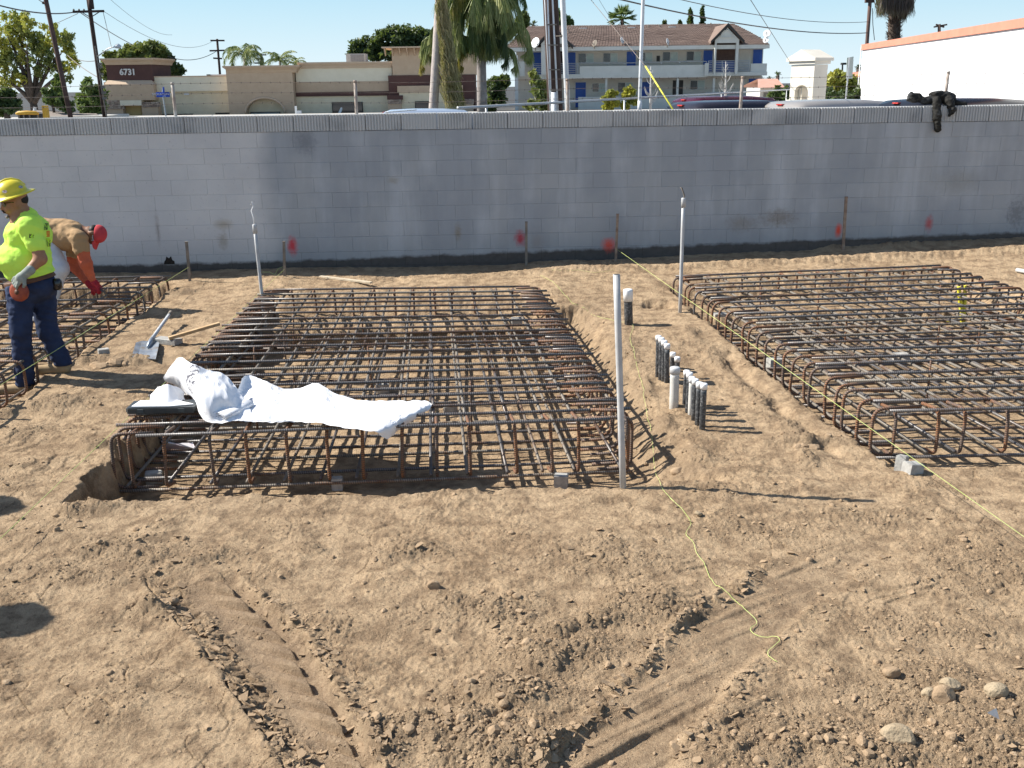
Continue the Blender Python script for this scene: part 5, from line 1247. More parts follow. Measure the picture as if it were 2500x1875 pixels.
p = D(2055, 250, 25.0); car(p[0] + .15, p[1], .40, SUV, (.50, .46, .42), 'pale silver beige SUV parked behind the wall in front of the stucco sign tower', metal=.5)
p = D(2350, 250, 24.0); car(p[0] + .15, p[1], .30, [dict(len=5.0, belt=1.12, roof=1.86, r0=-2.0, r1=1.2)], (.02, .022, .03), 'black SUV roof showing over the wall beside the jacket')
p = D(1052, 275, 33.0); car(p[0], p[1], .05, [dict(len=4.7, belt=1.05, roof=1.56, r0=-1.5, r1=1.2)], (.42, .50, .62), 'pale blue car roof behind the wall, near the palm with hanging fronds')
# ---- poles
M_POLE = pm('dark_wood_pole', (.045, .028, .024), (.08, .05, .04), 3, .85)
M_POLE2 = pm('brown_wood_pole', (.14, .085, .07), (.10, .06, .05), 3, .85)
M_STEELP = pm('painted_steel_pole', (.60, .62, .64), (.70, .71, .72), 2, .5, spec=.4)
def upole(t, b, Y, r0, r1, zt_, mat, label, name='utility_pole', cat='utility pole', group=None):
    B = D(b[0], b[1], Y); T = D(t[0], t[1], Y); d = (T - B) / (T[2] - B[2]); A = B + d * (ZS - B[2]); Z = B + d * (zt_ - B[2])
    root = thing(name, label, cat, A, group); obj('shaft', MB().tube([A, lerp(A, Z, .33), lerp(A, Z, .66), Z], [r0, lerp([r0], [r1], .33)[0], lerp([r0], [r1], .66)[0], r1], 12), mat, root, True)
    return root, (lambda px, py, dy=0: D(px, py, Y + dy)), A, Z
r, q, A, Z = upole((112, 0), (172, 285), 52, .125, .10, 11, M_POLE2, 'leaning brown wooden pole at the far left, without a crossarm'); obj('insulator', MB().lathe([(.05, -.06), (.08, 0), (.05, .06)], 10, tuple(q(106, 7))), M_POLE, r)
P1TOP = q(106, 7)
r, q, A, Z = upole((216, 0), (256, 285), 58, .13, .10, 11, M_POLE, 'dark wooden pole with a crossarm and a street lamp, left of the number 6731')
a, b_ = q(178, 29, -.2), q(254, 27, -.2); obj('crossarm', MB().bar(a, b_, .10, .12), M_POLE, r)
for x in (180, 193, 205): obj('insulator', MB().lathe([(.03, -.05), (.06, 0), (.04, .07)], 8, tuple(q(x, 25, -.2))), M_STAKE, r)
obj('brace', MB().bar(q(200, 30, -.15), q(220, 42, -.15), .04, .04), M_POLE, r); obj('brace', MB().bar(q(243, 29, -.15), q(222, 42, -.15), .04, .04), M_POLE, r)
obj('transformer', MB().lathe([(.12, -.28), (.15, -.25), (.15, .22), (.1, .26)], 12, tuple(q(222, 9, -.1))), M_POLE, r, True)
for y_ in (156, 163, 181, 213, 226, 240): obj('bracket', MB().box(-.09, .12, -.08, .08, -.07, .06, mathutils.Matrix.Translation(tuple(q(216 + (y_ * .14) + 5, y_, -.15)))), M_STAKE, r)
obj('riser', MB().tube([q(232, 112, -.18), q(260, 285, -.18)], .035, 6), M_STAKE, r)
lamp = thing('street_lamp', 'street lamp on a bent arm fixed to the dark pole', 'street lamp', q(238, 138, -.1))
obj('lamp_arm', MB().tube(fillet([q(238, 138, -.1), q(266, 117, -.4), q(284, 114, -.5)], .6), .032, 8), M_RAIL, lamp, True)
obj('lamp_head', MB().tube([q(279, 115, -.5), q(284, 113.5, -.5), q(290, 112.5, -.5), q(296, 113.5, -.5)], [.05, .11, .13, .05], 10), M_STEELP, lamp, True)
obj('photo_cell', MB().tube([q(287, 112, -.5), q(287, 110, -.5)], .04, 8), M_STAKE, lamp)
r, q, A, Z = upole((530, 96), (537, 180), 112, .14, .12, D(530, 95, 112)[2], M_POLE, 'small distant wooden pole left of the palm', group=None)
for a_, b2 in (((514, 99), (548, 99)), ((512, 124), (548, 123)), ((521, 142), (542, 143))): obj('crossarm', MB().bar(q(*a_, -.2), q(*b2, -.2), .16, .16), M_POLE, r)
r, q, A, Z = upole((637, 131), (638, 160), 122, .13, .12, D(637, 130, 122)[2], M_POLE, 'smallest far pole between the palms'); obj('crossarm', MB().bar(q(622, 154, -.2), q(650, 154, -.2), .16, .16), M_POLE, r); obj('crossarm', MB().bar(q(627, 134, -.2), q(650, 134, -.2), .14, .14), M_POLE, r)
r, q, A, Z = upole((1344, 0), (1356, 272), 20, .15, .14, 9, M_POLE, 'thick black wooden pole carrying three grey conduits')
for (t, b2, rr) in (((1337, 0), (1346, 272), .016), ((1349, 0), (1362, 272), .017), ((1330, 0), (1342, 240), .010)): 
    T = q(t[0], t[1], -.2); Bq = q(b2[0], b2[1], -.2); T = T + (T - Bq) * .6; Bq = Bq + (Bq - T) * .25; obj('conduit_pipe', MB().tube([Bq, T], rr, 8), M_STEELP, r, True)
Bq = q(1355, 285, -.25); obj('conduit_pipe', MB().tube([Bq + (0, 0, -1), q(1352, 225, -.25)], .05, 10), M_STEELP, r, True)
for y_ in (60, 110, 170, 220): obj('strap', MB().bar(q(1331 + y_ * .06, y_, -.22), q(1356 + y_ * .06, y_, -.22), .02, .02), M_STAKE, r)
r, q, A, Z = upole((1374, 0), (1386, 272), 19, .05, .046, 9, M_STEELP, 'white steel pole right beside the thick black pole', 'steel_pole', 'pole'); obj('clamp', MB().tube([q(1371, 87), q(1383, 86)], .03, 8), M_STAKE, r); obj('clamp_arm', MB().bar(q(1357, 88, .1), q(1375, 87), .015, .015), M_STAKE, r)
obj('paint_mark', MB().bar(q(1378, 222, -.052), q(1384, 232, -.052), .012, .004), pm('light_blue_paint', (.15, .4, .7)), r)
r, q, A, Z = upole((1570, 0), (1561, 268), 18.5, .033, .032, 8, M_STEELP, 'slim white steel pole standing alone in front of the apartments', 'steel_pole', 'pole')
obj('base_sleeve', MB().tube([q(1561.3, 275), q(1562.2, 246)], .040, 10), M_STEELP, r, True)
r, q, A, Z = upole((2124, 5), (2117, 100), 60, .11, .10, D(2125, -20, 60)[2], M_POLE2, 'brown pole behind the white building with two cables'); obj('fitting', MB().box(-.25, .25, -.1, .1, -.1, .12, mathutils.Matrix.Translation(tuple(q(2123, 2)))), M_POLE, r)
obj('cable_riser', MB().tube([q(2130, 20), q(2131, 60), q(2135, 98)], .02, 5), M_POLE, r)
r, q, A, Z = upole((2293, 60), (2293, 75), 85, .12, .12, D(2293, 59, 85)[2], M_POLE, 'top of a far pole peeping over the white building')
for a_, b2 in (((2280, 66), (2312, 60)), ((2285, 60), (2305, 66))): obj('crossarm', MB().bar(q(*a_), q(*b2), .12, .12), M_POLE, r)
g_ = D(1576, 162, 17); h_ = D(1641, 264, 16); root = thing('guy_guard', 'yellow plastic guy wire guard slanting down to the wall', 'guy guard', h_)
obj('guard_tube', MB().tube([h_ + (h_ - g_) * .05, g_], .014, 8), pm('yellow_guard', (.62, .58, .05), (.68, .64, .10), 6, .6), root, True)
for f in (.35, .7): q_ = lerp(g_, h_, f); obj('guard_band', MB().tube([q_, q_ + (h_ - g_) * .01], .017, 8), M_STAKE, root)
# ---- overhead wires
def ow(pts, Ys, sag, r, label, grp=None):
    a = D(*pts[0], Ys[0]); b = D(*pts[-1], Ys[1]); P = []
    for k in range(17):
        t_ = k / 16; p = lerp(a, b, t_); p = p - np.array([0, 0, sag * 4 * t_ * (1 - t_)]); P.append(p)
    return single('overhead_wire', MB().tube(P, r, 4), M_BW, label, 'wire', grp)
ow([(1490, -7), (2121, 80)], (30, 60), .35, .022, 'thick black cable sagging towards the brown pole on the right')
ow([(1640, -6), (2121, 53)], (34, 60), .3, .013, 'thin cable above the thick one, ending at the brown pole on the right')
ow([(1825, -12), (1928, 150)], (20, 34), 0, .008, 'steep thin wire coming down to the stucco sign tower')
ow([(1435, -10), (1578, 165)], (20, 17), 0, .007, 'guy wire leading down to the yellow guard'); ow([(1460, -5), (1545, 135)], (30, 40), 0, .006, 'thin steep wire beside the guy wire')
ow([(-60, -4), (180, 30)], (40, 58), .25, .03, 'pair of cables from the left edge to the crossarm'); ow([(80, -10), (106, 7)], (45, 52), 0, .02, 'short wire above the leaning brown pole')
ow([(195, 30), (326, 110)], (58, 90), .1, .03, 'wire sloping down from the crossarm to the tree behind'); ow([(252, 30), (272, 115)], (58, 57), 0, .014, 'thin drop wire from the crossarm to the street lamp')
ow([(254, 28), (520, 100)], (58, 112), 1.2, .014, 'faint wire from the crossarm to the small distant pole'); ow([(262, -8), (420, 85)], (50, 100), .5, .012, 'faint wire at the top left sky')
ow([(165, 135), (238, 188)], (70, 58), .1, .03, 'wire through the yellow tree to the dark pole'); ow([(140, 56), (190, 33)], (75, 58), .0, .018, 'thin wire rising to the left end of the crossarm')
ow([(410, 138), (530, 124)], (105, 112), .6, .03, 'slack wire arriving at the small distant pole'); ow([(185, 143), (235, 148)], (75, 58), .1, .02, 'short level wire behind the dark pole')
# ================================================================ BUILDINGS
def X_(px, py, Y): return D(px, py, Y)[0]
def pb(mb, x0, y0, x1, y1, Y, d, ground=False):
    yc = (y0 + y1) / 2; xc = (x0 + x1) / 2
    z0 = ZS - .05 if ground else D(xc, y1, Y)[2]
    return mb.box(D(x0, yc, Y)[0], D(x1, yc, Y)[0], Y, Y + d, z0, D(xc, y0, Y)[2])
def pbo(name, mat, parent, x0, y0, x1, y1, Y, d, ground=False): return obj(name, pb(MB(), x0, y0, x1, y1, Y, d, ground), mat, parent)
M_ST1 = pm('tan_stucco', (.50, .37, .26), (.54, .41, .29), 2, .95, 0, .15, 8); M_ST2 = pm('cream_stucco', (.68, .59, .42), (.73, .64, .47), 2, .95, 0, .15, 8)
M_ST3 = pm('brown_stucco', (.095, .050, .045), (.11, .058, .050), 2, .95); M_ST4 = pm('light_cream_stucco', (.74, .67, .52), (.78, .71, .56), 2, .95)
M_YEL = pm('yellow_panel', (.60, .44, .20), (.64, .48, .23), 1, .9); M_TRIM = pm('tan_trim', (.54, .41, .29), (.58, .44, .32), 2, .9)
M_WIN = pm('shop_glass', (.02, .022, .026), (.03, .033, .04), .6, .08, spec=.8); M_FRAME = pm('dark_frame', (.03, .028, .026), (.04, .037, .034), 2, .5)
M_LED = pm('ledge_stone', (.33, .26, .21), (.22, .16, .13), 2.2, .95, 0, .8, 6, c3=(.46, .39, .32), s3=4, rnd=.25)
YB = 90.0
def stonework(parent, x0, y0, x1, Y, rows, seed):
    """stacked ledge stones; each its own part"""
    rs = np.random.RandomState(seed); xa = D(x0, y0, Y)[0]; xb = D(x1, y0, Y)[0]; zt = D((x0 + x1) / 2, y0, Y)[2]
    pbo('pillar_core', M_ST1, parent, x0 + 1, y0 + 1, x1 - 1, 300, Y + .05, .8, True)
    z = zt; k = 0
    while z > 1.0 and k < rows:
        h = rs.uniform(.10, .2); x = xa
        while x < xb - .02:
            w = min(rs.uniform(.25, .8), xb - x); o = obj('stone', MB().box(x + .012, x + w - .012, Y - rs.uniform(0, .06), Y + .3, z - h + .012, z), M_LED, parent); x += w
        z -= h; k += 1
# -- number tower
bt = thing('shop_building', 'single storey tan and cream shop row with a corner tower reading 6731', 'building', (D(600, 290, YB)[0], YB, ZS))
def flare(mb, x0, x1, y0, y1, Y, out, d):       # cornice widening to the top
    z0 = D((x0 + x1) / 2, y1, Y)[2]; z1 = D((x0 + x1) / 2, y0, Y)[2]; a = D(x0, y1, Y)[0]; b = D(x1, y1, Y)[0]; zt = z1 - .12
    lv = [(z0, .02), (lerp([z0], [zt], .5)[0], out * .35), (zt, out), (z1, out)]
    vs = []
    for z, o in lv: vs += [(a - o, Y - o, z), (b + o, Y - o, z), (b + o, Y + d, z), (a - o, Y + d, z)]
    fs = [(3, 2, 1, 0), (12, 13, 14, 15)]
    for i in range(3):
        for k in range(4): fs.append((i * 4 + k, i * 4 + (k + 1) % 4, i * 4 + 4 + (k + 1) % 4, i * 4 + 4 + k))
    return mb.add(vs, fs)
obj('wall', pb(MB(), 254, 206, 376, 245, YB, 6.0), M_ST1, bt)
obj('tower_back', pb(MB(), 259, 200, 372, 300, YB + .9, 5.0, True), M_ST1, bt)
obj('tower_band', pb(MB(), 260, 156, 372, 199, YB + .5, 5.0), M_ST3, bt)
obj('tower_cornice', flare(MB(), 258, 372, 142, 158, YB + .4, .35, 5.2), M_ST1, bt)
sk = MB(); a0 = D(254, 206, YB); b0 = D(376, 206, YB); a1 = D(262, 196, YB + .45); b1 = D(370, 196, YB + .45); sk.add([a0, b0, b1, a1, a0 + (0, 5.5, 0), b0 + (0, 5.5, 0)], [(0, 1, 2, 3), (1, 5, 2), (0, 3, 4)]); obj('tower_skirt', sk, M_TRIM, bt)
stonework(bt, 256, 245, 302, YB - .05, 24, 1); stonework(bt, 346, 249, 388, YB - .05, 24, 2)
pbo('lintel', M_ST4, bt, 293, 245, 345, 258, YB - .15, 1.0); pbo('yellow_panel', M_YEL, bt, 303, 258, 346, 300, YB + .7, .2, True)
def text(s, px, py, hpx, Y, mat, parent, name='numeral', dy=-.06, size_w=None, depth=.04):
    out = []
    for ch, x in s:
        cu = bpy.data.curves.new(name, 'FONT'); cu.body = ch; cu.size = hpx / (F_PX / Y) * 1.38; cu.extrude = depth; cu.align_x = 'CENTER'; cu.align_y = 'CENTER'; cu.offset = .022 if name == 'numeral' else .0
        tmp = bpy.data.objects.new('tmp', cu); me = bpy.data.meshes.new_from_object(tmp); bpy.data.objects.remove(tmp)
        o = bpy.data.objects.new(name, me); me.materials.append(mat); col.objects.link(o)
        P = D(x, py, Y); o.rotation_euler = (pi / 2, 0, 0); o.location = (P[0], Y + dy, P[2]); o.parent = parent; o.matrix_parent_inverse = world_of(parent).inverted()
    return out
M_NUM = pm('white_numerals', (.62, .60, .58), (.68, .66, .64), 2, .6)
text([('6', 297.5), ('7', 307.5), ('3', 317.5), ('1', 327)], 0, 176.5, 13.5, YB + .5, M_NUM, bt)
obj('street_band', pb(MB(), 372, 187, 560, 223, YB + .8, 4.0), M_ST4, bt); obj('street_wall', pb(MB(), 372, 223, 560, 300, YB + 1.1, 4.0, True), M_ST2, bt)
obj('cap_strip', pb(MB(), 372, 185, 560, 187.5, YB + .75, 4.1), M_TRIM, bt)
for (x0, x1, y0) in ((395, 472, 278), (527, 566, 275)):
    w_ = pbo('window', M_FRAME, bt, x0, y0, x1, 300, YB + 1.02, .06); pbo('pane', M_WIN, w_, x0 + 1.5, y0 + 1.5, x1 - 1.5, 299, YB + .99, .02)
wl_ = pbo('wall_light', M_STEELP, bt, 449, 227, 461, 232, YB + .9, .12)
# arch block
ab = MB(); zc = D(655, 275, YB)[2]; xa, xb = D(560, 220, YB)[0], D(720, 220, YB)[0]; zt = D(640, 168, YB)[2]; xc = D(652, 275, YB)[0]; Rr = 44 / F_PX * YB; z0 = ZS - .05
ar = [(xc + Rr * cos(a_), YB - .6, zc + Rr * .72 * sin(a_)) for a_ in np.linspace(0, pi, 15)]
top = [(x, YB - .6, zt) for x in np.linspace(xb, xa, 15)]
vs = [np.array(p) for p in ar + top]; vs += [p + np.array([0, 2.2, 0]) for p in vs]; fs = []
for k in range(14): fs += [(k, k + 1, 16 + k, 15 + k), (k + 1, k, 30 + k, 31 + k)]
ab.add(vs, fs); ab.box(xa, xc - Rr, YB - .6, YB + 1.6, z0, zc); ab.box(xc + Rr, xb, YB - .6, YB + 1.6, z0, zc); 
ab.add([(xa, YB - .6, zc), (xc - Rr, YB - .6, zc), (xa, YB - .6, zt)], [(0, 1, 2)]); ab.add([(xb, YB - .6, zc), (xc + Rr, YB - .6, zc), (xb, YB - .6, zt)], [(0, 2, 1)])
ab.box(xa, xb, YB - .55, YB + 3.5, zt - .05, zt); ab.box(xb - .1, xb, YB - .55, YB + 1.6, z0, zt); ab.box(xa, xa + .1, YB - .55, YB + 1.6, z0, zt)
obj('arch_block', ab, M_ST1, bt); obj('arch_cornice', flare(MB(), 560, 722, 160, 178, YB - .6, .45, 3.5), M_ST1, bt)
rim = MB(); rim.tube([(x * 1.0 + 0, y - .05, z) for x, y, z in [(xc + (Rr + .08) * cos(a_), YB - .6, zc + (Rr * .72 + .08) * sin(a_)) for a_ in np.linspace(0, pi, 21)]], .10, 6); obj('arch_trim', rim, M_TRIM, bt, True)
pbo('arch_infill', M_ST2, bt, 606, 238, 700, 300, YB + .2, .3, True)
w_ = pbo('window', M_FRAME, bt, 612, 273, 685, 300, YB + .12, .06); pbo('pane', pm('sky_glass', (.25, .35, .36), (.35, .45, .46), .5, .05, spec=.9), w_, 614, 275.5, 683, 299, YB + .09, .02)
# centre section
for (nm, mt, y0, y1, dy, g_) in (('cream_panel', M_ST4, 165, 199, 0, 0), ('tan_panel', M_ST1, 199, 224, -.05, 0), ('brown_band', M_ST3, 224, 234.5, -.12, 0), ('lower_wall', M_ST2, 234.5, 300, 0, 1)):
    pbo(nm, mt, bt, 722, y0, 957, y1, YB + .3 + dy, 4.0, bool(g_))
obj('centre_cornice', flare(MB(), 735, 955, 151, 166, YB + .2, .28, 4.0), M_TRIM, bt)
w_ = pbo('window', M_FRAME, bt, 811, 249, 886, 282, YB + .22, .06); pbo('pane', M_WIN, w_, 813, 250.5, 884, 281, YB + .19, .02)
dm = MB().prism([D(824, 279, YB + .17), D(832, 262, YB + .17), D(836, 263, YB + .17), D(834, 272, YB + .17), D(829, 280, YB + .17)], (0, .01, 0)); obj('window_poster', dm, M_WHITE, w_)
# right section
for (nm, mt, x0, x1, y0, y1, dy, g_) in (('tan_tower', M_ST1, 957, 1162, 117, 183, 0, 0), ('brown_tower', M_ST3, 950, 1160, 183, 300, -.1, 1), ('tan_lintel', M_ST1, 970, 1130, 209, 225, -.4, 0), ('cream_bay', M_ST2, 976, 1126, 225, 300, -.3, 1)):
    pbo(nm, mt, bt, x0, y0, x1, y1, YB - .2 + dy, 4.5, bool(g_))
tp = MB(); zt = D(1050, 117, YB)[2]; a_ = D(935, 117, YB)[0]; b_ = D(1175, 117, YB)[0]; tp.box(a_, b_, YB - 1.2, YB + 4.8, zt, zt + .10); obj('tower_roof', tp, M_TRIM, bt)
for x in np.arange(940, 1175, 18):
    q = D(x, 119, YB)[0]; obj('roof_bracket', MB().prism([(q, YB - 1.1, zt - .01), (q, YB - .22, zt - .01), (q, YB - .22, zt - .62)], (.09, 0, 0)), M_TRIM, bt)
pbo('pier_cap', M_ST3, bt, 945, 233, 983, 243, YB - .75, .9); stonework(bt, 947, 243, 981, YB - .7, 18, 3); stonework(bt, 1120, 242, 1157, YB - .7, 18, 4)
w_ = pbo('window', M_FRAME, bt, 1014, 247, 1062, 300, YB - .6, .06); pbo('pane', M_WIN, w_, 1016, 248.5, 1060, 299, YB - .63, .02)
hv = thing('rooftop_unit', 'grey air conditioning box on the roof of the shop row', 'air conditioner', D(868, 150, YB + 3)); pbo('unit_case', pm('unit_grey', (.45, .45, .43), (.5, .5, .48)), hv, 845, 131, 892, 153, YB + 3, 1.6); pbo('unit_louvre', pm('unit_dark', (.25, .25, .25), (.3, .3, .3)), hv, 856, 133, 888, 150, YB + 2.97, .02)
hv = thing('roof_hatch', 'low white box on the roof left of the arch block', 'roof box', D(535, 183, YB + 3)); pbo('hatch_case', M_STEELP, hv, 505, 181.5, 558, 187, YB + 3, 1.6); pbo('hatch_lip', M_FRAME, hv, 504, 181.5, 513, 184, YB + 2.9, .1)
sg = thing('shop_sign', 'small white sign box standing at the shop front', 'sign', D(728, 283, YB - 4)); pbo('sign_side', M_WHITE, sg, 720, 259, 725, 284, YB - 4, .1); pbo('sign_face', M_STEELP, sg, 725.5, 270, 736, 284, YB - 4, .1)
# street name sign
q = D(389, 232, 48); sn = thing('street_sign', 'blue street name sign with white letters, crossed blades on a thin pole', 'street sign', (q[0], q[1], ZS))
a = D(405, 284, 48); b_ = D(398, 236, 48); obj('sign_pole', MB().tube([a + (a - b_) * .6, b_, D(397, 215, 48)], .035, 8), M_RAIL, sn)
M_BLUE = pm('blue_sign_face', (.02, .08, .50), (.03, .10, .55), 2, .5); M_SW = pm('sign_letters', (.72, .75, .80), (.75, .78, .82))
bl = obj('sign_blade', pb(MB(), 381, 225, 414, 237, 47.9, .03), M_BLUE, sn); obj('sign_blade', MB().box(-.02, .02, -.45, .45, -.14, .14, mathutils.Matrix.Translation(tuple(D(398, 219.5, 47.9) + (0, .1, 0))) @ mathutils.Matrix.Rotation(.28, 4, 'Z')), M_BLUE, sn)
text([('STOCKTON AV', 397.5)], 0, 230, 5.2, 47.85, M_SW, bl, 'lettering', dy=-.0, depth=.005)
text([('6700', 401)], 0, 235, 2.6, 47.85, M_SW, bl, 'lettering', dy=-.0, depth=.005)
# -- apartments
YA = 95.0; YF = 93.2
M_AW = pm('apartment_wall', (.58, .54, .48), (.63, .59, .52), 2, .95); M_AP = pm('balcony_stucco', (.60, .59, .54), (.66, .65, .60), 1.5, .95); M_DOOR = pm('blue_door', (.03, .085, .34), (.035, .10, .38), 2, .5)
M_BLIND = pm('window_blind', (.42, .50, .47), (.50, .57, .54), 3, .5); M_DG = pm('dark_window', (.03, .035, .04), (.06, .07, .075), 1.5, .15, spec=.7); M_AWH = pm('white_window_frame', (.66, .66, .64), (.7, .7, .68))
ap = thing('apartment_building', 'two storey apartments with brown tiled roof, blue doors and balconies', 'building', (D(1550, 262, YA)[0], YA, ZS))
pbo('wall', M_AW, ap, 1262, 116, 1862, 190, YA, 8); pbo('lower_wall', M_AW, ap, 1262, 190, 1860, 262, YA + .3, 7.7, True)
def dr(x0, y0, x1, y1, Y=YA): w_ = pbo('door_frame', M_AWH, ap, x0 - 1, y0 - 1, x1 + 1, y1, Y - .06, .05); pbo('door', M_DOOR, w_, x0, y0, x1, y1, Y - .10, .05)
for q in ((1302, 128, 1324, 184), (1383, 128, 1405, 184), (1530, 126, 1552, 184), (1717, 123, 1739, 182), (1838, 121, 1860, 180)): dr(*q)
for q in ((1405, 201, 1430, 262), (1566, 200, 1587, 260), (1827, 192, 1852, 258)): dr(*q, Y=YA + .3)
pbo('open_doorway', M_FRAME, ap, 1642, 196, 1667, 260, YA + .25, .05)
def win(x0, y0, x1, y1, Y=YA, fr=.5):
    w_ = pbo('window', M_AWH, ap, x0, y0, x1, y1, Y - .07, .06); xm = x0 + (x1 - x0) * fr
    pbo('pane', M_DG, w_, x0 + 1, y0 + 1, xm - .7, y1 - 1, Y - .10, .03); pbo('pane', M_BLIND, w_, xm + .9, y0 + 1, x1 - 1, y1 - 1, Y - .10, .03)
for q in ((1412, 130, 1450, 153), (1473, 129.5, 1508, 152), (1558, 128, 1593, 150), (1618, 126.5, 1655, 149), (1676, 125.5, 1712, 148)): win(*q)
for q in ((1446, 203, 1478, 225), (1508, 201, 1546, 225), (1685, 196, 1721, 219)): win(*q, Y=YA + .3)
pbo('notice_case', M_FRAME, ap, 1603, 136, 1611, 150, YA - .05, .05)
# balconies
bc = pbo('balcony', M_AP, ap, 1415, 160, 1727, 181, YF, .18); pbo('balcony_slab', M_AP, ap, 1300, 180, 1728, 191, YF - .1, 2.0)
pbo('balcony', M_AP, ap, 1832, 155, 1872, 177, YF, .18); pbo('balcony_slab', M_AP, ap, 1720, 176, 1873, 185, YF - .25, 2.2); pbo('balcony_post', M_AP, ap, 1721, 154, 1730, 185, YF - .35, .25)
pbo('balcony', M_AP, ap, 1412, 235, 1722, 262, YF, .18, True); pbo('balcony', M_AP, ap, 1830, 228, 1868, 260, YF, .18, True); pbo('balcony', M_AP, ap, 1262, 150, 1281, 186, YF, .18)
def rails(x0, x1, y0, y1, n, Y, slope=-.012):
    for k in range(n):
        y = lerp([y0], [y1], k / (n - 1))[0]; a = D(x0, y, Y); b = D(x1, y + slope * (x1 - x0), Y); b[2] = a[2] + 0; obj('rail', MB().tube([a, b], .035, 6), M_RAIL, ap)
    for x in np.linspace(x0 + 1, x1 - 1, 4):
        a = D(x, y0 + slope * (x - x0), Y); b = D(x, y1 + slope * (x - x0), Y); obj('rail_post', MB().tube([a, b], .035, 6), M_RAIL, ap)
rails(1301, 1412, 156, 182, 7, YF - .02); rails(1729, 1830, 149, 174, 7, YF - .2); rails(1722, 1828, 226, 252, 6, YF - .02)
for (x0, x1, y) in ((1415, 1482, 154), (1482, 1525, 154), (1527, 1565, 153.5), (1571, 1614, 152), (1615, 1659, 151), (1660, 1725, 150)):
    P = fillet([D(x0, y + 5, YF + .05), D(x0 + .5, y, YF + .05), D(x1, y - .3, YF + .05), D(x1, y + 5, YF + .05)], .12); obj('top_rail', MB().tube(P, .035, 6), M_RAIL, ap, True)
for x in (1480, 1654, 1742): pbo('column', M_AP, ap, x - 2.5, 190, x + 2.5, 262, YF + .1, .3, True)
pbo('column', M_AWH, ap, 1257, 135, 1265, 266, YF - .3, .3, True)
# roof as rows of tiles
ridge_z = D(1560, 61, YA + 4)[2]; eave_z = D(1560, 113.5, YF - .4)[2]; ex0 = D(1232, 115, YF - .4)[0]; ex1 = D(1879, 108, YF - .4)[0]; rx0 = D(1292, 64, YA + 4)[0]; rx1 = D(1790, 60, YA + 4)[0]
ye = YF - .4; yr = YA + 4.0
M_TILE = pm('brown_roof_tile', (.21, .15, .125), (.26, .19, .155), 1.6, .9, rnd=.14, c3=(.17, .12, .10), s3=.8)
nrow = 20
for k in range(nrow):
    f0, f1 = k / nrow, (k + 1) / nrow; lift = .07
    def pnt(f, s, up=0): return np.array([lerp([ex0 if s == 0 else ex1], [rx0 if s == 0 else rx1], f ** (1.0 if s == 0 else 1.35))[0], ye + (yr - ye) * f, eave_z + (ridge_z - eave_z) * f + up])
    a, b, c, d = pnt(f0, 0, lift), pnt(f0, 1, lift), pnt(f1, 1, 0.02), pnt(f1, 0, .02)
    nt_ = 90; mb = MB(); 
    rs = np.random.RandomState(k)
    for i in range(nt_):                      # every tile in a row raised a little differently
        t0, t1 = i / nt_, (i + 1) / nt_; p0, p1, p2, p3 = lerp(a, b, t0), lerp(a, b, t1), lerp(d, c, t1), lerp(d, c, t0); u = np.array([0, 0, rs.uniform(0, .025)])
        mb.add([p0 + u, p1 + u - (.03, 0, 0), p2 + u - (.03, 0, 0), p3 + u, p0 - (0, 0, .12), p1 - (.03, 0, .12)], [(0, 1, 2, 3), (4, 5, 1, 0)])
    obj('tile_row', mb, M_TILE, ap)
bk = MB(); bk.add([(ex0, ye + .05, eave_z), (ex1, ye + .05, eave_z), (rx1, yr, ridge_z), (rx0, yr, ridge_z), (ex0, yr * 2 - ye, eave_z), (ex1, yr * 2 - ye, eave_z)], [(0, 1, 2, 3), (1, 5, 2), (0, 3, 4), (3, 2, 5, 4)]); obj('roof_deck', bk, M_TILE, ap)
fa = MB(); fa.box(ex0, ex1, ye - .06, ye + .05, eave_z - .30, eave_z + .03); obj('fascia', fa, M_AP, ap)
so_ = MB(); so_.box(ex0, ex1, ye + .05, YA, eave_z - .28, eave_z - .22); obj('soffit', so_, M_AP, ap)
def gable(pk, l, r_, open_, Yg):
    P, L_, R2 = D(*pk, Yg), D(*l, Yg), D(*r_, Yg); o0, o1 = D(open_[0], open_[2], Yg), D(open_[1], open_[2], Yg)
    g = MB(); g.prism([L_ + (.25, 0, 0), R2 - (.25, 0, 0), P - (0, 0, .35)], (0, .3, 0)); obj('gable', g, M_AP, ap)
    g = MB(); zz = o0[2]; g.box(L_[0] + .3, o0[0], Yg, Yg + .3, D(pk[0], 182, Yg)[2], L_[2]); g.box(o1[0], R2[0] - .3, Yg, Yg + .3, D(pk[0], 182, Yg)[2], L_[2]); g.box(o0[0], o1[0], Yg, Yg + .3, zz, L_[2]); obj('gable_wall', g, M_AP, ap)
    rf = MB()
    for e in (L_, R2): 
        s = -1 if e is L_ else 1; rf.prism([P + (0, -.2, 0), e + (s * .1, -.2, -.05), e + (s * .1, -.2, -.25), P + (0, -.2, -.22)], (0, 6.5, 0))
    obj('gable_roof', rf, M_TILE, ap)
    rk = MB()
    for e in (L_, R2):
        s = -1 if e is L_ else 1; rk.prism([P + (0, -.26, .03), e + (s * .13, -.26, -.03), e + (s * .13, -.26, -.28), P + (0, -.26, -.25)], (0, .05, 0))
    obj('rake_board', rk, M_FRAME, ap)
    return P
gable((1777, 57), (1738, 99), (1813, 98), (1750, 1798, 105), YF - .7); gable((1352, 63), (1313, 108), (1395, 112), (1340, 1375, 111), YF - .7)
pbo('recess', pm('recess_brown', (.10, .06, .05), (.13, .08, .065)), ap, 1746, 103, 1802, 150, YA - .1, .1); pbo('recess_door', M_DOOR, ap, 1746, 150, 1796, 178, YA - .12, .1)
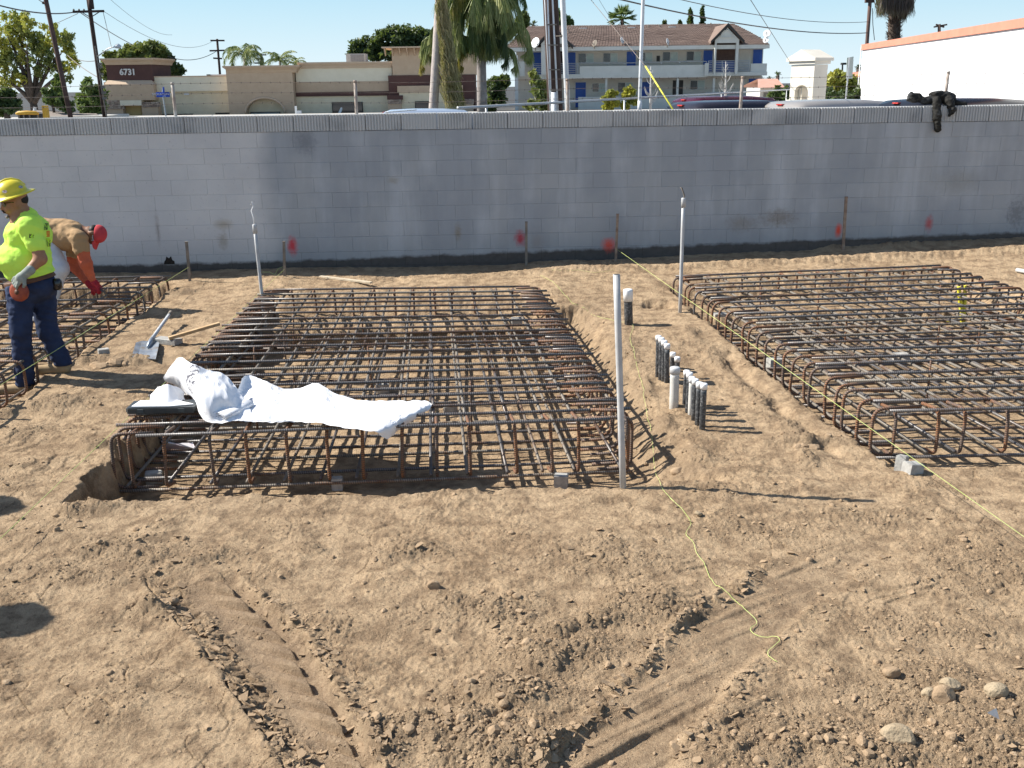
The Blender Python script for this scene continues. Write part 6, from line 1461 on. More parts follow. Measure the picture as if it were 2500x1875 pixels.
pbo('recess', pm('recess_dark', (.05, .03, .03), (.07, .04, .04)), ap, 1338, 110, 1378, 182, YA - .1, .1)
P = D(1774, 88, YF - .75); ve = MB().tube([tuple(P + (.5 * cos(a_), 0, .5 * sin(a_))) for a_ in np.linspace(0, pi, 9)], .05, 6); ve.box(P[0] - .55, P[0] + .55, P[1] - .05, P[1] + .05, P[2] - .12, P[2] - .04); obj('gable_vent', ve, M_AP, ap)
rs = np.random.RandomState(2)
for (x, y, h) in ((1388, 80, 10), (1443, 83, 5), (1478, 67, 5), (1583, 68, 10), (1610, 67, 10), (1708, 65, 6), (1735, 62, 9), (1721, 80, 8), (1817, 83, 7), (1855, 95, 8), (1826, 104, 6)):
    f = (115 - y) / 54; yy = ye + (yr - ye) * f; p = D(x, y + 4, yy); obj('roof_vent', MB().tube([p, p + (0, 0, h / F_PX * yy)], .07, 8), M_STAKE, ap)
for (x0, x1, y) in ((1415, 1433, 69), (1533, 1551, 67.5), (1633, 1650, 66)):
    yy = ye + (yr - ye) * .83; pbo('roof_box', M_AWH, ap, x0, y - 1.5, x1, y + 1, yy, .5)
def dish(px, py, r, Y, tilt, label, mat=None, rx=1.0):
    C0 = D(px, py, Y); root = thing('satellite_dish', label, 'satellite dish', C0, 'satellite dishes on the apartment roof')
    n = mathutils.Vector((tilt, -1, .45)).normalized(); Rm = n.to_track_quat('Z', 'Y').to_matrix(); rr = r / F_PX * Y
    H = MB().lathe([(.001, -.09), (rr * .5, -.07), (rr * .85, -.02), (rr, .0), (rr * .97, .02), (rr * .5, -.04), (.002, -.06)], 20, tuple(C0), Rm); obj('reflector', H, mat or M_WHITE, root, True)
    obj('mount', MB().tube([C0 + (0, .05, 0), C0 + (0, .15, -rr * 1.5)], .04, 6), M_STAKE, root); e = C0 + np.array(n) * rr * 1.0; obj('feed_arm', MB().tube([C0 - (0, 0, rr * .9), e], .025, 5), M_STAKE, root)
dish(1307, 104, 12, YF - .7, -.9, 'large white dish at the left end of the eave'); dish(1452, 106, 8, YF - .7, -1.3, 'dark dish on the eave left of the middle door', M_STAKE); dish(1519, 98, 8, YF, 1.6, 'white dish edge on, near the guy wire on the roof')
dish(1630, 102, 8, YF - .6, 1.8, 'thin white dish on the eave right of the slim pole'); dish(1873, 82, 9, YF - .7, -.4, 'upper white dish at the right end of the roof'); dish(1870, 98, 7, YF - .8, -.6, 'lower white dish at the right end of the roof')
# -- stucco sign tower
YM = 36.0; q0 = D(1927, 240, YM); q1 = D(1983, 240, YM - .95); 
mn = thing('sign_tower', 'tall cream stucco sign tower with gabled cap and arched opening', 'sign tower', (q1[0], q1[1], ZS))
e = np.array([q1[0] - q0[0], q1[1] - q0[1], 0]); Wm = np.linalg.norm(e); e /= Wm; nrm_ = np.array([-e[1], e[0], 0]) ; nrm_ = nrm_ if nrm_[1] > 0 else -nrm_; dd = .62
M_MON = pm('cream_monument', (.62, .58, .50), (.68, .64, .56), 2, .9)
ztm = D(1983, 156, YM - .95)[2]; zpk = ztm + .28
def mp_(u, v, z): return np.array([q0[0], q0[1], 0]) + e * u * Wm + nrm_ * v * dd + np.array([0, 0, z])
def mpoly(pts, v0, v1): return MB().prism([mp_(u, v0, z) for u, z in pts], nrm_ * dd * (v1 - v0))
a0, a1 = .22, .80; za = D(1950, 212, YM)[2]; uc = (a0 + a1) / 2; ra_ = (a1 - a0) / 2
arc = [(uc + ra_ * cos(t_), za - .18 + .24 * sin(t_)) for t_ in np.linspace(pi, 0, 11)]
body_ = MB()
body_.v += []; 
for k in range(10): (ua, zaa), (ub, zbb) = arc[k], arc[k + 1]; q = MB().prism([mp_(ua, 0, zaa), mp_(ub, 0, zbb), mp_(ub, 0, ztm - .02), mp_(ua, 0, ztm - .02)], nrm_ * dd); body_.add(q.v, q.f)
for (ua, ub) in ((0, a0), (a1, 1)): q = MB().prism([mp_(ua, 0, ZS), mp_(ub, 0, ZS), mp_(ub, 0, ztm - .02), mp_(ua, 0, ztm - .02)], nrm_ * dd); body_.add(q.v, q.f)
obj('tower_body', body_, M_MON, mn)
for (ov, zl, zh, nm) in ((.06, 0, .10, 'cornice'), (.13, .10, .2, 'cap_moulding')):
    u0, u1 = -ov / Wm, 1 + ov / Wm; obj(nm, mpoly([(u0, ztm + zl), (u1, ztm + zl), (u1, ztm + zh), (.5, zpk + zh), (u0, ztm + zh)] if zl else [(u0, ztm + zl), (u1, ztm + zl), (u1, ztm + zh), (.5, zpk + zh - .05), (u0, ztm + zh)], -ov / dd, 1 + ov / dd), M_MON, mn)
obj('foot', mpoly([(-.08, ZS), (1.08, ZS), (1.08, D(1950, 243, YM)[2]), (-.08, D(1950, 243, YM)[2])], -.12, 1.12), M_MON, mn)
for u in (.26, .36): obj('baluster', MB().tube([mp_(u, .3, ZS + .3), mp_(u, .3, za)], .03, 8), M_MON, mn)
# -- big white building
wb = thing('white_building', 'large blank white building with an orange coping along its top', 'building', (18, 34, ZS)); M_WW = pm('white_painted_wall', (.80, .80, .80), (.83, .83, .83), 1.5, .9, 0, .1, 14); M_COP = pm('orange_coping', (.58, .22, .15), (.62, .25, .17), 2, .7)
Af = D(2107, 112, 45.0); An = D(2500, 45, 26.7); dn = (An - Af); An2 = Af + dn * 1.6; zt = (Af[2] + An[2]) / 2
def quadwall(a, b, z0, z1, th): 
    n = np.array([b[1] - a[1], -(b[0] - a[0]), 0]); n /= np.linalg.norm(n); n = n if n[0] > 0 else -n
    return MB().prism([(a[0], a[1], z0), (b[0], b[1], z0), (b[0], b[1], z1), (a[0], a[1], z1)], n * th)
obj('wall', quadwall(Af, An2, ZS - .05, zt, 14), M_WW, wb)
zc0 = D(2107, 117, 45)[2]; a = Af + (-.06, .06, 0); b = An2 + (-.06, 0, 0); obj('coping', quadwall(a, b, zt - .20, zt + .03, 14.2), M_COP, wb)
obj('corner_pipe', MB().tube([(Af[0] - .06, Af[1] + .02, zt), (Af[0] - .06, Af[1] + .02, ZS)], .02, 8), M_WW, wb)
# -- others far away
hb = thing('distant_house', 'low beige house with reddish hip roof, left of the sign tower', 'house', (D(1885, 240, 70)[0], 70, ZS)); M_HR = pm('reddish_roof', (.50, .28, .21), (.55, .32, .25), 3, .9)
pbo('wall', M_AW, hb, 1855, 214, 1912, 250, 70, 4, True); a = D(1850, 214, 69.5); b = D(1917, 208, 69.5); c_ = D(1898, 192, 72.5); d_ = D(1850, 192, 72.5)
obj('roof', MB().add([a, (b[0], b[1], a[2]), c_, (d_[0], d_[1], c_[2]), (a[0], 75, a[2]), (b[0], 75, a[2])], [(0, 1, 2, 3), (1, 5, 2), (3, 2, 5, 4)]), M_HR, hb); w_ = pbo('window', M_DG, hb, 1864, 226, 1875, 238, 69.9, .05)
hb = thing('distant_shop', 'low cream building with orange tiled roof beside the white building', 'building', (D(2080, 240, 60)[0], 60, ZS)); pbo('wall', M_ST4, hb, 2050, 190, 2125, 250, 60, 4, True)
a = D(2045, 188, 59.6); b = D(2125, 188, 59.6); obj('roof', MB().add([a, b, D(2125, 173, 62), D(2085, 176, 62), D(2045, 186, 62)], [(0, 1, 2, 3, 4)]), M_COP, hb)
hb = thing('low_house', 'long low grey brown roof behind the leaning pole', 'house', (D(150, 290, 70)[0], 70, ZS)); pbo('wall', M_AW, hb, 60, 284, 250, 290, 70, 5, True)
P = [D(45, 291, 69.5), D(260, 291, 69.5), D(235, 277, 73), D(175, 276, 73), D(100, 267, 73), D(82, 268, 73)]; obj('roof', MB().add(P, [(0, 1, 2, 3, 4, 5)]), pm('grey_brown_roof', (.22, .19, .17), (.26, .22, .19), 4, .95), hb); obj('roof_vent', MB().tube([D(85, 270, 72), D(85, 262, 72)], .12, 8), M_STEELP, hb)
# yellow machine at the far left
mc = thing('yellow_machine', 'yellow topped construction machine cab showing over the wall at far left', 'machine', D(68, 290, 40)); M_MY = pm('machine_yellow', (.62, .36, .04), (.55, .30, .04), 5, .5)
ca = MB(); ca.tube([D(39, 278, 40), D(45, 276, 40), D(66, 275, 40), D(88, 276, 40), D(94, 278, 40)], [.04, .07, .08, .07, .04], 8); obj('roof', ca, M_MY, mc, True); pbo('cab', M_FRAME, mc, 44, 278, 92, 295, 40.1, .9, True)
for x in (46, 58, 72, 92): pbo('cab_post', M_STAKE, mc, x - 1.2, 278, x + 1.2, 295, 40.0, .06)
pbo('boom', M_MY, mc, 104, 258, 115, 296, 40, .2)
# sign panel and lamp near the white building
sp = thing('road_sign', 'tall narrow grey green sign panel seen from behind on a pole', 'sign', (D(2063, 240, 30)[0], 30, ZS)); obj('sign_pole', MB().tube([D(2063, 262, 30), D(2074, 140, 30)], .022, 8), M_RAIL, sp)
pl_ = MB().prism([D(2068, 141, 30.05), D(2084, 138, 30.1), D(2081, 192, 30.1), D(2066, 192, 30.05)], (0, .02, 0)); obj('panel', pl_, pm('sign_back', (.42, .47, .43), (.48, .52, .48), 2, .6), sp)
lp = thing('yard_lamp', 'black shoebox lamp on a thin pole beside the grey green sign', 'lamp', (D(2056, 240, 50)[0], 50, ZS)); obj('lamp_pole', MB().tube([D(2054, 262, 50), D(2057, 156, 50)], .04, 8), M_FRAME, lp); pbo('lamp_head', M_FRAME, lp, 2057, 153, 2068, 158, 49.9, .3)
# ================================================================ TREES
def leafmat(name, c1, c2, c3=None):
    m = bpy.data.materials.new(name); m.use_nodes = True; t = m.node_tree; t.nodes.clear(); o = t.nodes.new('ShaderNodeOutputMaterial')
    g = nd(t, 'ShaderNodeNewGeometry'); c = mixc(t, ramp(t, noise(t, g.outputs['Position'], 1.1, 4), .38, .62), c1, c2)
    c = mixc(t, mth(t, 'MULTIPLY', g.outputs['Random Per Island'], .45), c, c3 or tuple(x * .5 for x in c1))
    d = nd(t, 'ShaderNodeBsdfPrincipled'); d.inputs['Roughness'].default_value = .5; d.inputs['Specular IOR Level'].default_value = .4; t.links.new(c, d.inputs['Base Color'])
    tr = nd(t, 'ShaderNodeBsdfTranslucent'); t.links.new(mixc(t, .5, c, (.25, .32, .04)), tr.inputs[0]); mx = nd(t, 'ShaderNodeMixShader', i_0=.28); t.links.new(d.outputs[0], mx.inputs[1]); t.links.new(tr.outputs[0], mx.inputs[2]); t.links.new(mx.outputs[0], o.inputs[0]); return m
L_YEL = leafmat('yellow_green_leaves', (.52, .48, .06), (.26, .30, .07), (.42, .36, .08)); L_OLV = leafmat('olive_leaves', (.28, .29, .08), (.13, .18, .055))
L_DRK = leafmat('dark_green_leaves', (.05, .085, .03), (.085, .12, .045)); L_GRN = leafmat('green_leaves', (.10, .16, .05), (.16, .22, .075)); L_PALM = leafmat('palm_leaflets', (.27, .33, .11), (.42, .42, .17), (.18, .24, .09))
L_DRY = leafmat('dry_fronds', (.42, .35, .17), (.30, .29, .12), (.45, .34, .2)); L_DEAD = leafmat('dead_fronds', (.13, .10, .09), (.19, .15, .13), (.08, .06, .055)); L_PY = leafmat('yellowing_fronds', (.34, .27, .05), (.18, .19, .05))
M_BARK = pm('dark_bark', (.06, .045, .035), (.10, .075, .06), 5, .95); M_PBARK = pm('grey_palm_trunk', (.36, .33, .31), (.25, .22, .21), 4, .9, 0, .6, 8); M_WBARK = pm('pale_birch_bark', (.55, .53, .50), (.42, .40, .38), 8, .9)
def quads(C, U, V, name, mat, parent, taper=None):
    n = len(C); tp = 1.0 if taper is None else taper
    P = np.stack([C - U - V, C + U - V, C + U * tp + V, C - U * tp + V], 1).reshape(-1, 3); Q = np.arange(n * 4).reshape(n, 4)
    return tag(obj(name, npmesh(name, P, Q, False), mat, parent))
def blobs(parent, bl, n, leaf, mat, seed, name='crown', squash=1.0, Y=60.):
    """bl: (px, py, rx_px, ry_px, dy) leaf masses; leaves crowd the outer shell of each mass"""
    rs = np.random.RandomState(seed); ar = np.array([b[2] * b[3] for b in bl], float); ar /= ar.sum(); C = []
    for (px, py, rx, ry, dy), w_ in zip(bl, ar):
        k = int(n * w_) + 1; c0 = D(px, py, Y + dy); s = (Y + dy) / F_PX; v = rs.randn(k, 3); v /= np.linalg.norm(v, axis=1)[:, None]; r = rs.rand(k) ** .5
        ns = 16; sc_ = rs.randn(ns, 3); sc_ /= np.linalg.norm(sc_, axis=1)[:, None]; sc_ *= rs.uniform(.45, .95, ns)[:, None]; sr = rs.uniform(.20, .42, ns); pick = rs.randint(ns, size=k)
        q = (sc_[pick] + v * (r * sr[pick])[:, None]) * np.array([rx * s, (rx + ry) * .5 * s, ry * s]); lump = 1 + .22 * np.sin(v[:, 0] * 7 + seed) * np.cos(v[:, 2] * 6 + dy); C.append(c0 + q * lump[:, None])
    C = np.vstack(C); n = len(C); a = rs.randn(n, 3); a /= np.linalg.norm(a, axis=1)[:, None]; b = np.cross(a, rs.randn(n, 3)); b /= np.linalg.norm(b, axis=1)[:, None]
    sz = leaf * rs.uniform(.6, 1.3, n)[:, None]; return quads(C, a * sz * .5, b * sz, name, mat, parent, .3)
def limbs(parent, base, Y, tips, r, mat, bend=.15, seed=1, name='limb'):
    rs = np.random.RandomState(seed)
    for k, (px, py, dy) in enumerate(tips):
        a = D(base[0] + rs.uniform(-2, 2), base[1], Y); b = D(px, py, Y + dy); m_ = lerp(a, b, .5) + np.array([(a[0] - b[0]) * bend, 0, abs(b[2] - a[2]) * .08]); P = [lerp(lerp(a, m_, t_), lerp(m_, b, t_), t_) for t_ in np.linspace(0, 1, 7)]
        obj(name, MB().tube(P, list(np.linspace(r, r * .18, 7)), 6), mat, parent, True)
        for j in (3, 4, 5):
            s_ = P[j]; e_ = s_ + np.array([rs.uniform(-1, 1), rs.uniform(-1, 1), rs.uniform(.3, 1.2)]) * np.linalg.norm(b - a) * .22; obj('twig', MB().tube([s_, lerp(s_, e_, .5) + rs.randn(3) * .05, e_], [r * .3, r * .18, r * .08], 5), mat, parent)
def tree(name, label, cat, base, Y, tips, r, bl, n, leaf, lm, seed, grp='trees beyond the wall', bark=None, trunk=True):
    A = D(base[0], base[1], Y); A0 = np.array([A[0], Y, ZS]); root = thing(name, label, cat, A0, grp)
    if trunk: obj('trunk', MB().tube([A0, lerp(A0, A, .6), A + (0, 0, .2)], [r * 1.5, r * 1.25, r * 1.1], 9), bark or M_BARK, root, True)
    if tips: limbs(root, base, Y, tips, r, bark or M_BARK, seed=seed)
    blobs(root, bl, n, leaf, lm, seed, Y=Y); return root
T = tree('broadleaf_tree', 'big yellow green tree with many rising limbs at the far left', 'tree', (82, 255), 75, [(20, 90, 0), (40, 60, 1), (65, 110, -1), (95, 140, 0), (120, 90, 1), (150, 130, 0), (165, 170, -1), (10, 130, 0), (-10, 180, 0), (55, 160, 1)], .22,
     [(25, 60, 30, 26, 0), (50, 45, 22, 22, 1), (72, 62, 16, 22, -1), (15, 110, 30, 28, 0), (55, 95, 28, 26, 1), (8, 160, 22, 24, 0), (-20, 100, 30, 60, 0), (125, 75, 20, 22, 0), (150, 95, 22, 20, 1), (120, 115, 22, 24, 0), (165, 120, 20, 16, 0), (175, 150, 16, 22, -1), (100, 100, 16, 26, 1), (45, 190, 26, 20, 0), (15, 205, 24, 16, 0), (150, 165, 18, 14, 0), (60, 135, 18, 20, 0)], 6000, .14, L_YEL, 3)
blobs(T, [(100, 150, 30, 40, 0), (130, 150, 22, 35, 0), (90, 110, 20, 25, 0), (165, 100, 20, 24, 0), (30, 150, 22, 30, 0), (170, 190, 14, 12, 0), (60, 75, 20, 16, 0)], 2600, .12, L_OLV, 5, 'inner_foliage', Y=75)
tree('broadleaf_tree', 'dense dark shrub tree at the foot of the big yellow tree, left edge', 'tree', (15, 270), 66, [], .15, [(8, 230, 22, 18, 0), (25, 255, 24, 16, 0), (0, 262, 20, 20, 0)], 2600, .2, L_DRK, 6)
tree('broadleaf_tree', 'small open green tree between the yellow tree and the leaning pole', 'tree', (130, 262), 72, [(120, 235, 0), (145, 225, 0), (155, 240, 0)], .08, [(125, 235, 18, 22, 0), (150, 240, 16, 26, 0), (170, 262, 14, 14, 0), (140, 200, 14, 14, 0)], 2600, .16, L_GRN, 7)
tree('broadleaf_tree', 'round dark green tree left of the corner tower', 'tree', (222, 275), 84, [], .15, [(225, 228, 26, 32, 0), (212, 255, 24, 22, 0), (240, 250, 18, 30, 0), (200, 245, 14, 14, 0)], 5000, .22, L_GRN, 8)
tree('broadleaf_tree', 'olive tree with a domed crown rising behind the 6731 tower', 'tree', (350, 200), 112, [], .3, [(345, 128, 40, 24, 0), (375, 135, 34, 26, 0), (310, 140, 30, 18, 0), (400, 160, 28, 26, 0), (425, 175, 24, 14, 0), (280, 145, 24, 18, 0), (262, 175, 12, 30, 0)], 8000, .26, L_OLV, 9)
blobs(bpy.data.objects['broadleaf_tree.004'], [(400, 165, 34, 24, 1), (430, 172, 20, 12, 0), (360, 160, 30, 20, 0), (415, 150, 12, 12, 0)], 2500, .26, L_DRK, 10, 'darker_foliage', Y=112)  # darker green leaf masses towards the right of the crown
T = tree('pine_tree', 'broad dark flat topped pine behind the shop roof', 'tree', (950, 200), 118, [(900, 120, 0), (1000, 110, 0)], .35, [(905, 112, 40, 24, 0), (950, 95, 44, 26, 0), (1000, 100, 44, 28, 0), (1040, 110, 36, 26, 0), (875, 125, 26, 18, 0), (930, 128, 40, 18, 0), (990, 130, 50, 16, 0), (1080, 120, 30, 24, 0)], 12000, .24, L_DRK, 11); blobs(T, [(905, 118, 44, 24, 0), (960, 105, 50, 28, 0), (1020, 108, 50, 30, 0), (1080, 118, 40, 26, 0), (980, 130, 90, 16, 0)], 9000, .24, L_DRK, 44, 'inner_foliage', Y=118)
tree('broadleaf_tree', 'yellowish tree top peeping over the left end of the apartment roof', 'tree', (1275, 120), 120, [], .2, [(1268, 60, 16, 22, 0), (1282, 52, 12, 18, 0), (1250, 70, 18, 16, 0)], 2200, .26, L_OLV, 12)
tree('broadleaf_tree', 'pale airy tree behind the roof next to the black pole', 'tree', (1375, 100), 125, [], .2, [(1365, 45, 18, 16, 0), (1385, 52, 14, 12, 0), (1358, 30, 10, 10, 0)], 1100, .24, L_GRN, 13)
for (px, py, h, w_, lb) in ((1686, 22, 40, 4.5, 'left one of the two tall thin cypresses behind the roof'), (1715, 17, 44, 4.5, 'right one of the two tall thin cypresses behind the roof'), (1622, 52, 9, 2, 'tiny cypress tip, left of the pair'), (1660, 52, 9, 2, 'tiny cypress tip nearest the pair')):
    tree('cypress', lb, 'cypress', (px, py + h), 130, [], .15, [(px, py + h * f, w_ * (.25 + .8 * f), h * .16, 0) for f in (.12, .3, .5, .7, .9)], 500 if h > 20 else 120, .26, L_DRK, int(px), 'thin cypresses behind the apartment roof')
tree('shrub', 'glossy yellow green shrub between the sign tower and the white building', 'shrub', (2050, 255), 46, [(2030, 200, 0), (2060, 195, 0)], .04, [(2030, 205, 26, 22, 0), (2060, 200, 28, 22, 0), (2085, 215, 20, 16, 0), (2025, 235, 26, 20, 0), (2065, 238, 36, 18, 0), (2045, 182, 10, 8, 0)], 3800, .13, L_YEL, 15)
tree('shrub', 'low dark hedge under the glossy shrub', 'shrub', (2060, 262), 45, [], .04, [(2020, 235, 18, 18, 0), (2060, 240, 40, 14, 0), (2095, 232, 12, 20, 0)], 2200, .13, L_DRK, 16)
tree('shrub', 'green shrub beside the left foot of the sign tower', 'shrub', (1905, 260), 48, [], .04, [(1908, 225, 16, 18, 0), (1890, 235, 12, 12, 0), (1915, 240, 12, 18, 0)], 1400, .14, L_GRN, 17)
for (bx, Y, bb, lb, sd) in ((1490, 40, [(1492, 228, 11, 9, 0), (1482, 245, 14, 10, 0), (1497, 252, 14, 10, 0), (1480, 262, 12, 8, 0)], 'yellow green young bush left of the slim steel pole', 18), (1535, 40, [(1538, 222, 11, 9, 0), (1530, 232, 12, 8, 0), (1545, 248, 10, 8, 0), (1527, 258, 10, 8, 0), (1555, 245, 8, 8, 0)], 'yellow green young bush touching the slim steel pole', 19)):
    tree('young_bush', lb, 'bush', (bx, 272), Y, [(bx - 6, 240, 0), (bx + 6, 230, 0)], .03, bb, 1300, .10, L_YEL, sd, 'young bushes behind the wall')
tree('young_bush', 'thin leafy sapling left of the black pole', 'bush', (1315, 270), 42, [(1310, 200, 0), (1325, 195, 0), (1300, 220, 0)], .03, [(1315, 210, 24, 20, 0), (1325, 240, 20, 20, 0), (1300, 255, 22, 14, 0), (1300, 190, 10, 20, 0), (1335, 262, 20, 8, 0)], 1900, .09, L_OLV, 20, 'young bushes behind the wall', bark=M_WBARK)
tree('shrub', 'dark shrub under the weeping palm', 'shrub', (1210, 270), 60, [], .05, [(1205, 215, 22, 22, 0), (1215, 245, 22, 22, 0), (1195, 260, 14, 16, 0), (1230, 200, 14, 16, 0)], 3000, .16, L_DRK, 21)
def bare(bx, by, ty, Y, label, seed):
    rs = np.random.RandomState(seed); A = D(bx, by, Y); Tt = D(bx + 1, ty, Y); root = thing('bare_sapling', label, 'sapling', (A[0], Y, ZS), 'bare pale saplings by the apartments')
    obj('trunk', MB().tube([(A[0], Y, ZS), lerp(A, Tt, .3), lerp(A, Tt, .6), Tt], [.055, .045, .03, .01], 6), M_WBARK, root, True); H = Tt[2] - A[2]
    for k in range(16):
        f = rs.uniform(.1, .92); s = lerp(A, Tt, f); sg = rs.choice([-1, 1]); ln = H * .28 * (1.1 - f); e_ = s + np.array([sg * ln * .7, rs.uniform(-.4, .4) * ln, ln]); m_ = lerp(s, e_, .5) + np.array([sg * ln * .1, 0, -ln * .1])
        obj('branch', MB().tube([s, m_, e_], [.02, .014, .005], 5), M_WBARK, root)
bare(1588, 268, 162, 40, 'bare pale sapling crossed by the yellow guard', 3); bare(1771, 262, 150, 42, 'bare pale sapling in front of the right balcony', 4)
# ---- palms
def frond(c, az, el, L, droop, leafL, nl, rs, hang=1.0, w=.02):
    """arching stem with leaflets hanging from it; returns stem points and leaflet quads"""
    d = np.array([cos(az), sin(az), 0]); P = []; n = 12; a = el; p = np.array(c, float); step = L / n
    for i in range(n + 1):
        P.append(p.copy()); p = p + (d * cos(a) + np.array([0, 0, sin(a)])) * step; a -= droop / n * (1 + .6 * i / n)
    P = np.array(P); C = []; U = []; V = []
    for k in range(nl):
        f = .10 + .9 * (k + rs.rand()) / nl; i = min(int(f * n), n - 1); q = P[i] + (P[i + 1] - P[i]) * (f * n - i); tdir = P[i + 1] - P[i]; tdir /= np.linalg.norm(tdir)
        sd = np.cross(tdir, (0, 0, 1)); sd /= np.linalg.norm(sd) + 1e-9; sg = 1 if k % 2 else -1; ll = leafL * math.sin(pi * min(1, max(.12, f * .85 + .12))) * rs.uniform(.8, 1.1)
        v = sd * sg * (1 - hang * .6) + np.array([0, 0, -1]) * hang * rs.uniform(.7, 1.2) + tdir * .45 + rs.randn(3) * .12; v /= np.linalg.norm(v)
        u = np.cross(v, rs.randn(3)); u /= np.linalg.norm(u); C.append(q + v * ll * .5); V.append(v * ll * .5); U.append(u * w)
    return P, C, U, V
def queen(label, px, py, Y, L, nf, leafL, nl, seed, droop=2.2, hang=.9, r=.16, mats=None, lean=(0, 0), w=.022, elr=(.2, 1.35), skirt=0, tw=.15, grp='feather palms beyond the wall', trunk=True, azs=None):
    rs = np.random.RandomState(seed); c = D(px, py, Y); base = np.array([c[0] + lean[0], Y + lean[1], ZS]); root = thing('palm_tree', label, 'palm', base, grp)
    if trunk: obj('trunk', MB().tube([base, lerp(base, c, .3), lerp(base, c, .7), c], [r * 1.15, r, r * .9, r * .7], 12), M_PBARK, root, True)
    for k in range(nf):
        az = 2 * pi * k / nf * 2.4 + rs.uniform(-.3, .3) if azs is None else azs[k % len(azs)] + rs.uniform(-.2, .2); f = k / max(1, nf - 1); el = elr[1] + (elr[0] - elr[1]) * f + rs.uniform(-.1, .1)
        P, C, U, V = frond(c, az, el, L * rs.uniform(.85, 1.1), droop * rs.uniform(.85, 1.15), leafL, nl, rs, hang, w)
        m_ = mats[rs.randint(len(mats))] if mats else L_PALM
        fo = quads(np.array(C), np.array(U), np.array(V), 'frond', m_, root, .2); obj('midrib', MB().tube(list(P), list(np.linspace(.03, .008, len(P))), 4), m_, fo)
    return root
queen('feather palm with an upright crown right of the small distant pole', 596, 135, 100, 3.0, 17, .75, 90, 1, 2.4, .6, mats=[L_PALM, L_PALM, L_GRN], w=.03)
queen('smaller feather palm just behind the arch block', 683, 150, 104, 2.4, 13, .6, 70, 2, 1.6, .5, mats=[L_GRN, L_PALM], w=.03); queen('smallest feather palm top, farthest right of the three behind the shops', 722, 155, 110, 1.5, 9, .5, 50, 3, 1.8, .5, w=.03)
queen('great weeping palm with a thick curtain of fronds beside the apartments', 1172, 2, 52, 3.6, 44, 1.3, 230, 4, 2.6, 1.25, .25, [L_PALM, L_PALM, L_GRN, L_PALM, L_PY], w=.023, elr=(-.5, 1.2))
q = bpy.data.objects['palm_tree.003']
rs = np.random.RandomState(31)
for (px, py, mt, az, L) in ((1120, 95, L_PY, 3.4, 1.7), (1105, 75, L_PALM, 3.2, 2.6), (1230, 60, L_PALM, -.3, 2.8), (1150, 120, L_PY, 3.8, 1.6), (1250, 90, L_PALM, .2, 2.0), (1200, 100, L_DRK, -.8, 2.2), (1185, 70, L_DRK, -1.4, 2.4), (1210, 60, L_DRK, -1.2, 2.6), (1065, 90, L_PALM, 3.1, 1.4), (1090, 60, L_PALM, -2.4, 2.2), (1140, 60, L_PALM, -2, 2.6), (1225, 120, L_PALM, -.6, 1.8)):
    P, C, U, V = frond(D(px, py, 51.5), az, .3, L, 2.6, 1.0, 230, rs, 1.4, .018); fo = quads(np.array(C), np.array(U), np.array(V), 'frond', mt, q, .2); obj('midrib', MB().tube(list(P), list(np.linspace(.025, .008, len(P))), 4), mt, fo)
# pale trunk with dry skirt hanging on its right
tb = D(1058, 268, 50); tt = D(1074, -6, 50); d_ = (tt - tb) / (tt[2] - tb[2]); b0 = tb + d_ * (ZS - tb[2]); t0 = tb + d_ * (9.2 - tb[2])
root = thing('palm_tree', 'tall pale palm trunk with dead fronds hanging down its right side', 'palm', b0, 'feather palms beyond the wall')
obj('trunk', MB().tube([lerp(b0, t0, k / 9) for k in range(10)], [.24, .235, .23, .225, .22, .225, .21, .215, .2, .2], 14), pm('pale_ringed_trunk', (.50, .44, .39), (.36, .31, .30), 5, .9, 0, .5, 9), root, True)
rs = np.random.RandomState(41)
def hangers(root, x0, y0, x1, y1, Y, n, spread0, spread1, ll, mat, seed, name='hanging_frond', w=.02, lean=.25):
    rs = np.random.RandomState(seed); C = []; U = []; V = []
    for k in range(n):
        f = rs.rand() ** .8; c = D(x0 + (x1 - x0) * f, y0 + (y1 - y0) * f, Y); s = (spread0 + (spread1 - spread0) * f) / F_PX * Y
        c = c + np.array([rs.uniform(-1, 1) * s, rs.uniform(-1, .3) * s * .8, 0]); v = np.array([lean + rs.uniform(-.3, .35), rs.uniform(-.2, .2), -1.]); v /= np.linalg.norm(v); L_ = ll * rs.uniform(.6, 1.3); u = np.cross(v, rs.randn(3)); u /= np.linalg.norm(u); C.append(c); V.append(v * L_ * .5); U.append(u * w)
    quads(np.array(C), np.array(U), np.array(V), name, mat, root, .3)
hangers(root, 1083, 0, 1108, 255, 49.6, 1300, 6, 22, .9, L_DRY, 5, w=.018); hangers(root, 1085, 90, 1112, 245, 49.7, 900, 8, 20, .8, L_PY, 6, w=.016); hangers(root, 1090, 120, 1114, 250, 49.8, 700, 8, 18, .8, L_GRN, 7, w=.016); hangers(root, 1070, 0, 1078, 80, 49.5, 250, 7, 8, .8, L_DRY, 8, w=.016, lean=.0)
for (px, py, az, L, mt) in ((1060, 110, 3.4, 1.0, L_PALM), (1055, 130, 3.0, 1.2, L_PY), (1050, 95, 3.2, .9, L_PALM)):
    P, C, U, V = frond(D(px, py, 50.6), az, .2, L, 2.4, .8, 170, rs, 1.4, .018); fo = quads(np.array(C), np.array(U), np.array(V), 'frond', mt, root, .2); obj('midrib', MB().tube(list(P), .012, 4), mt, fo)
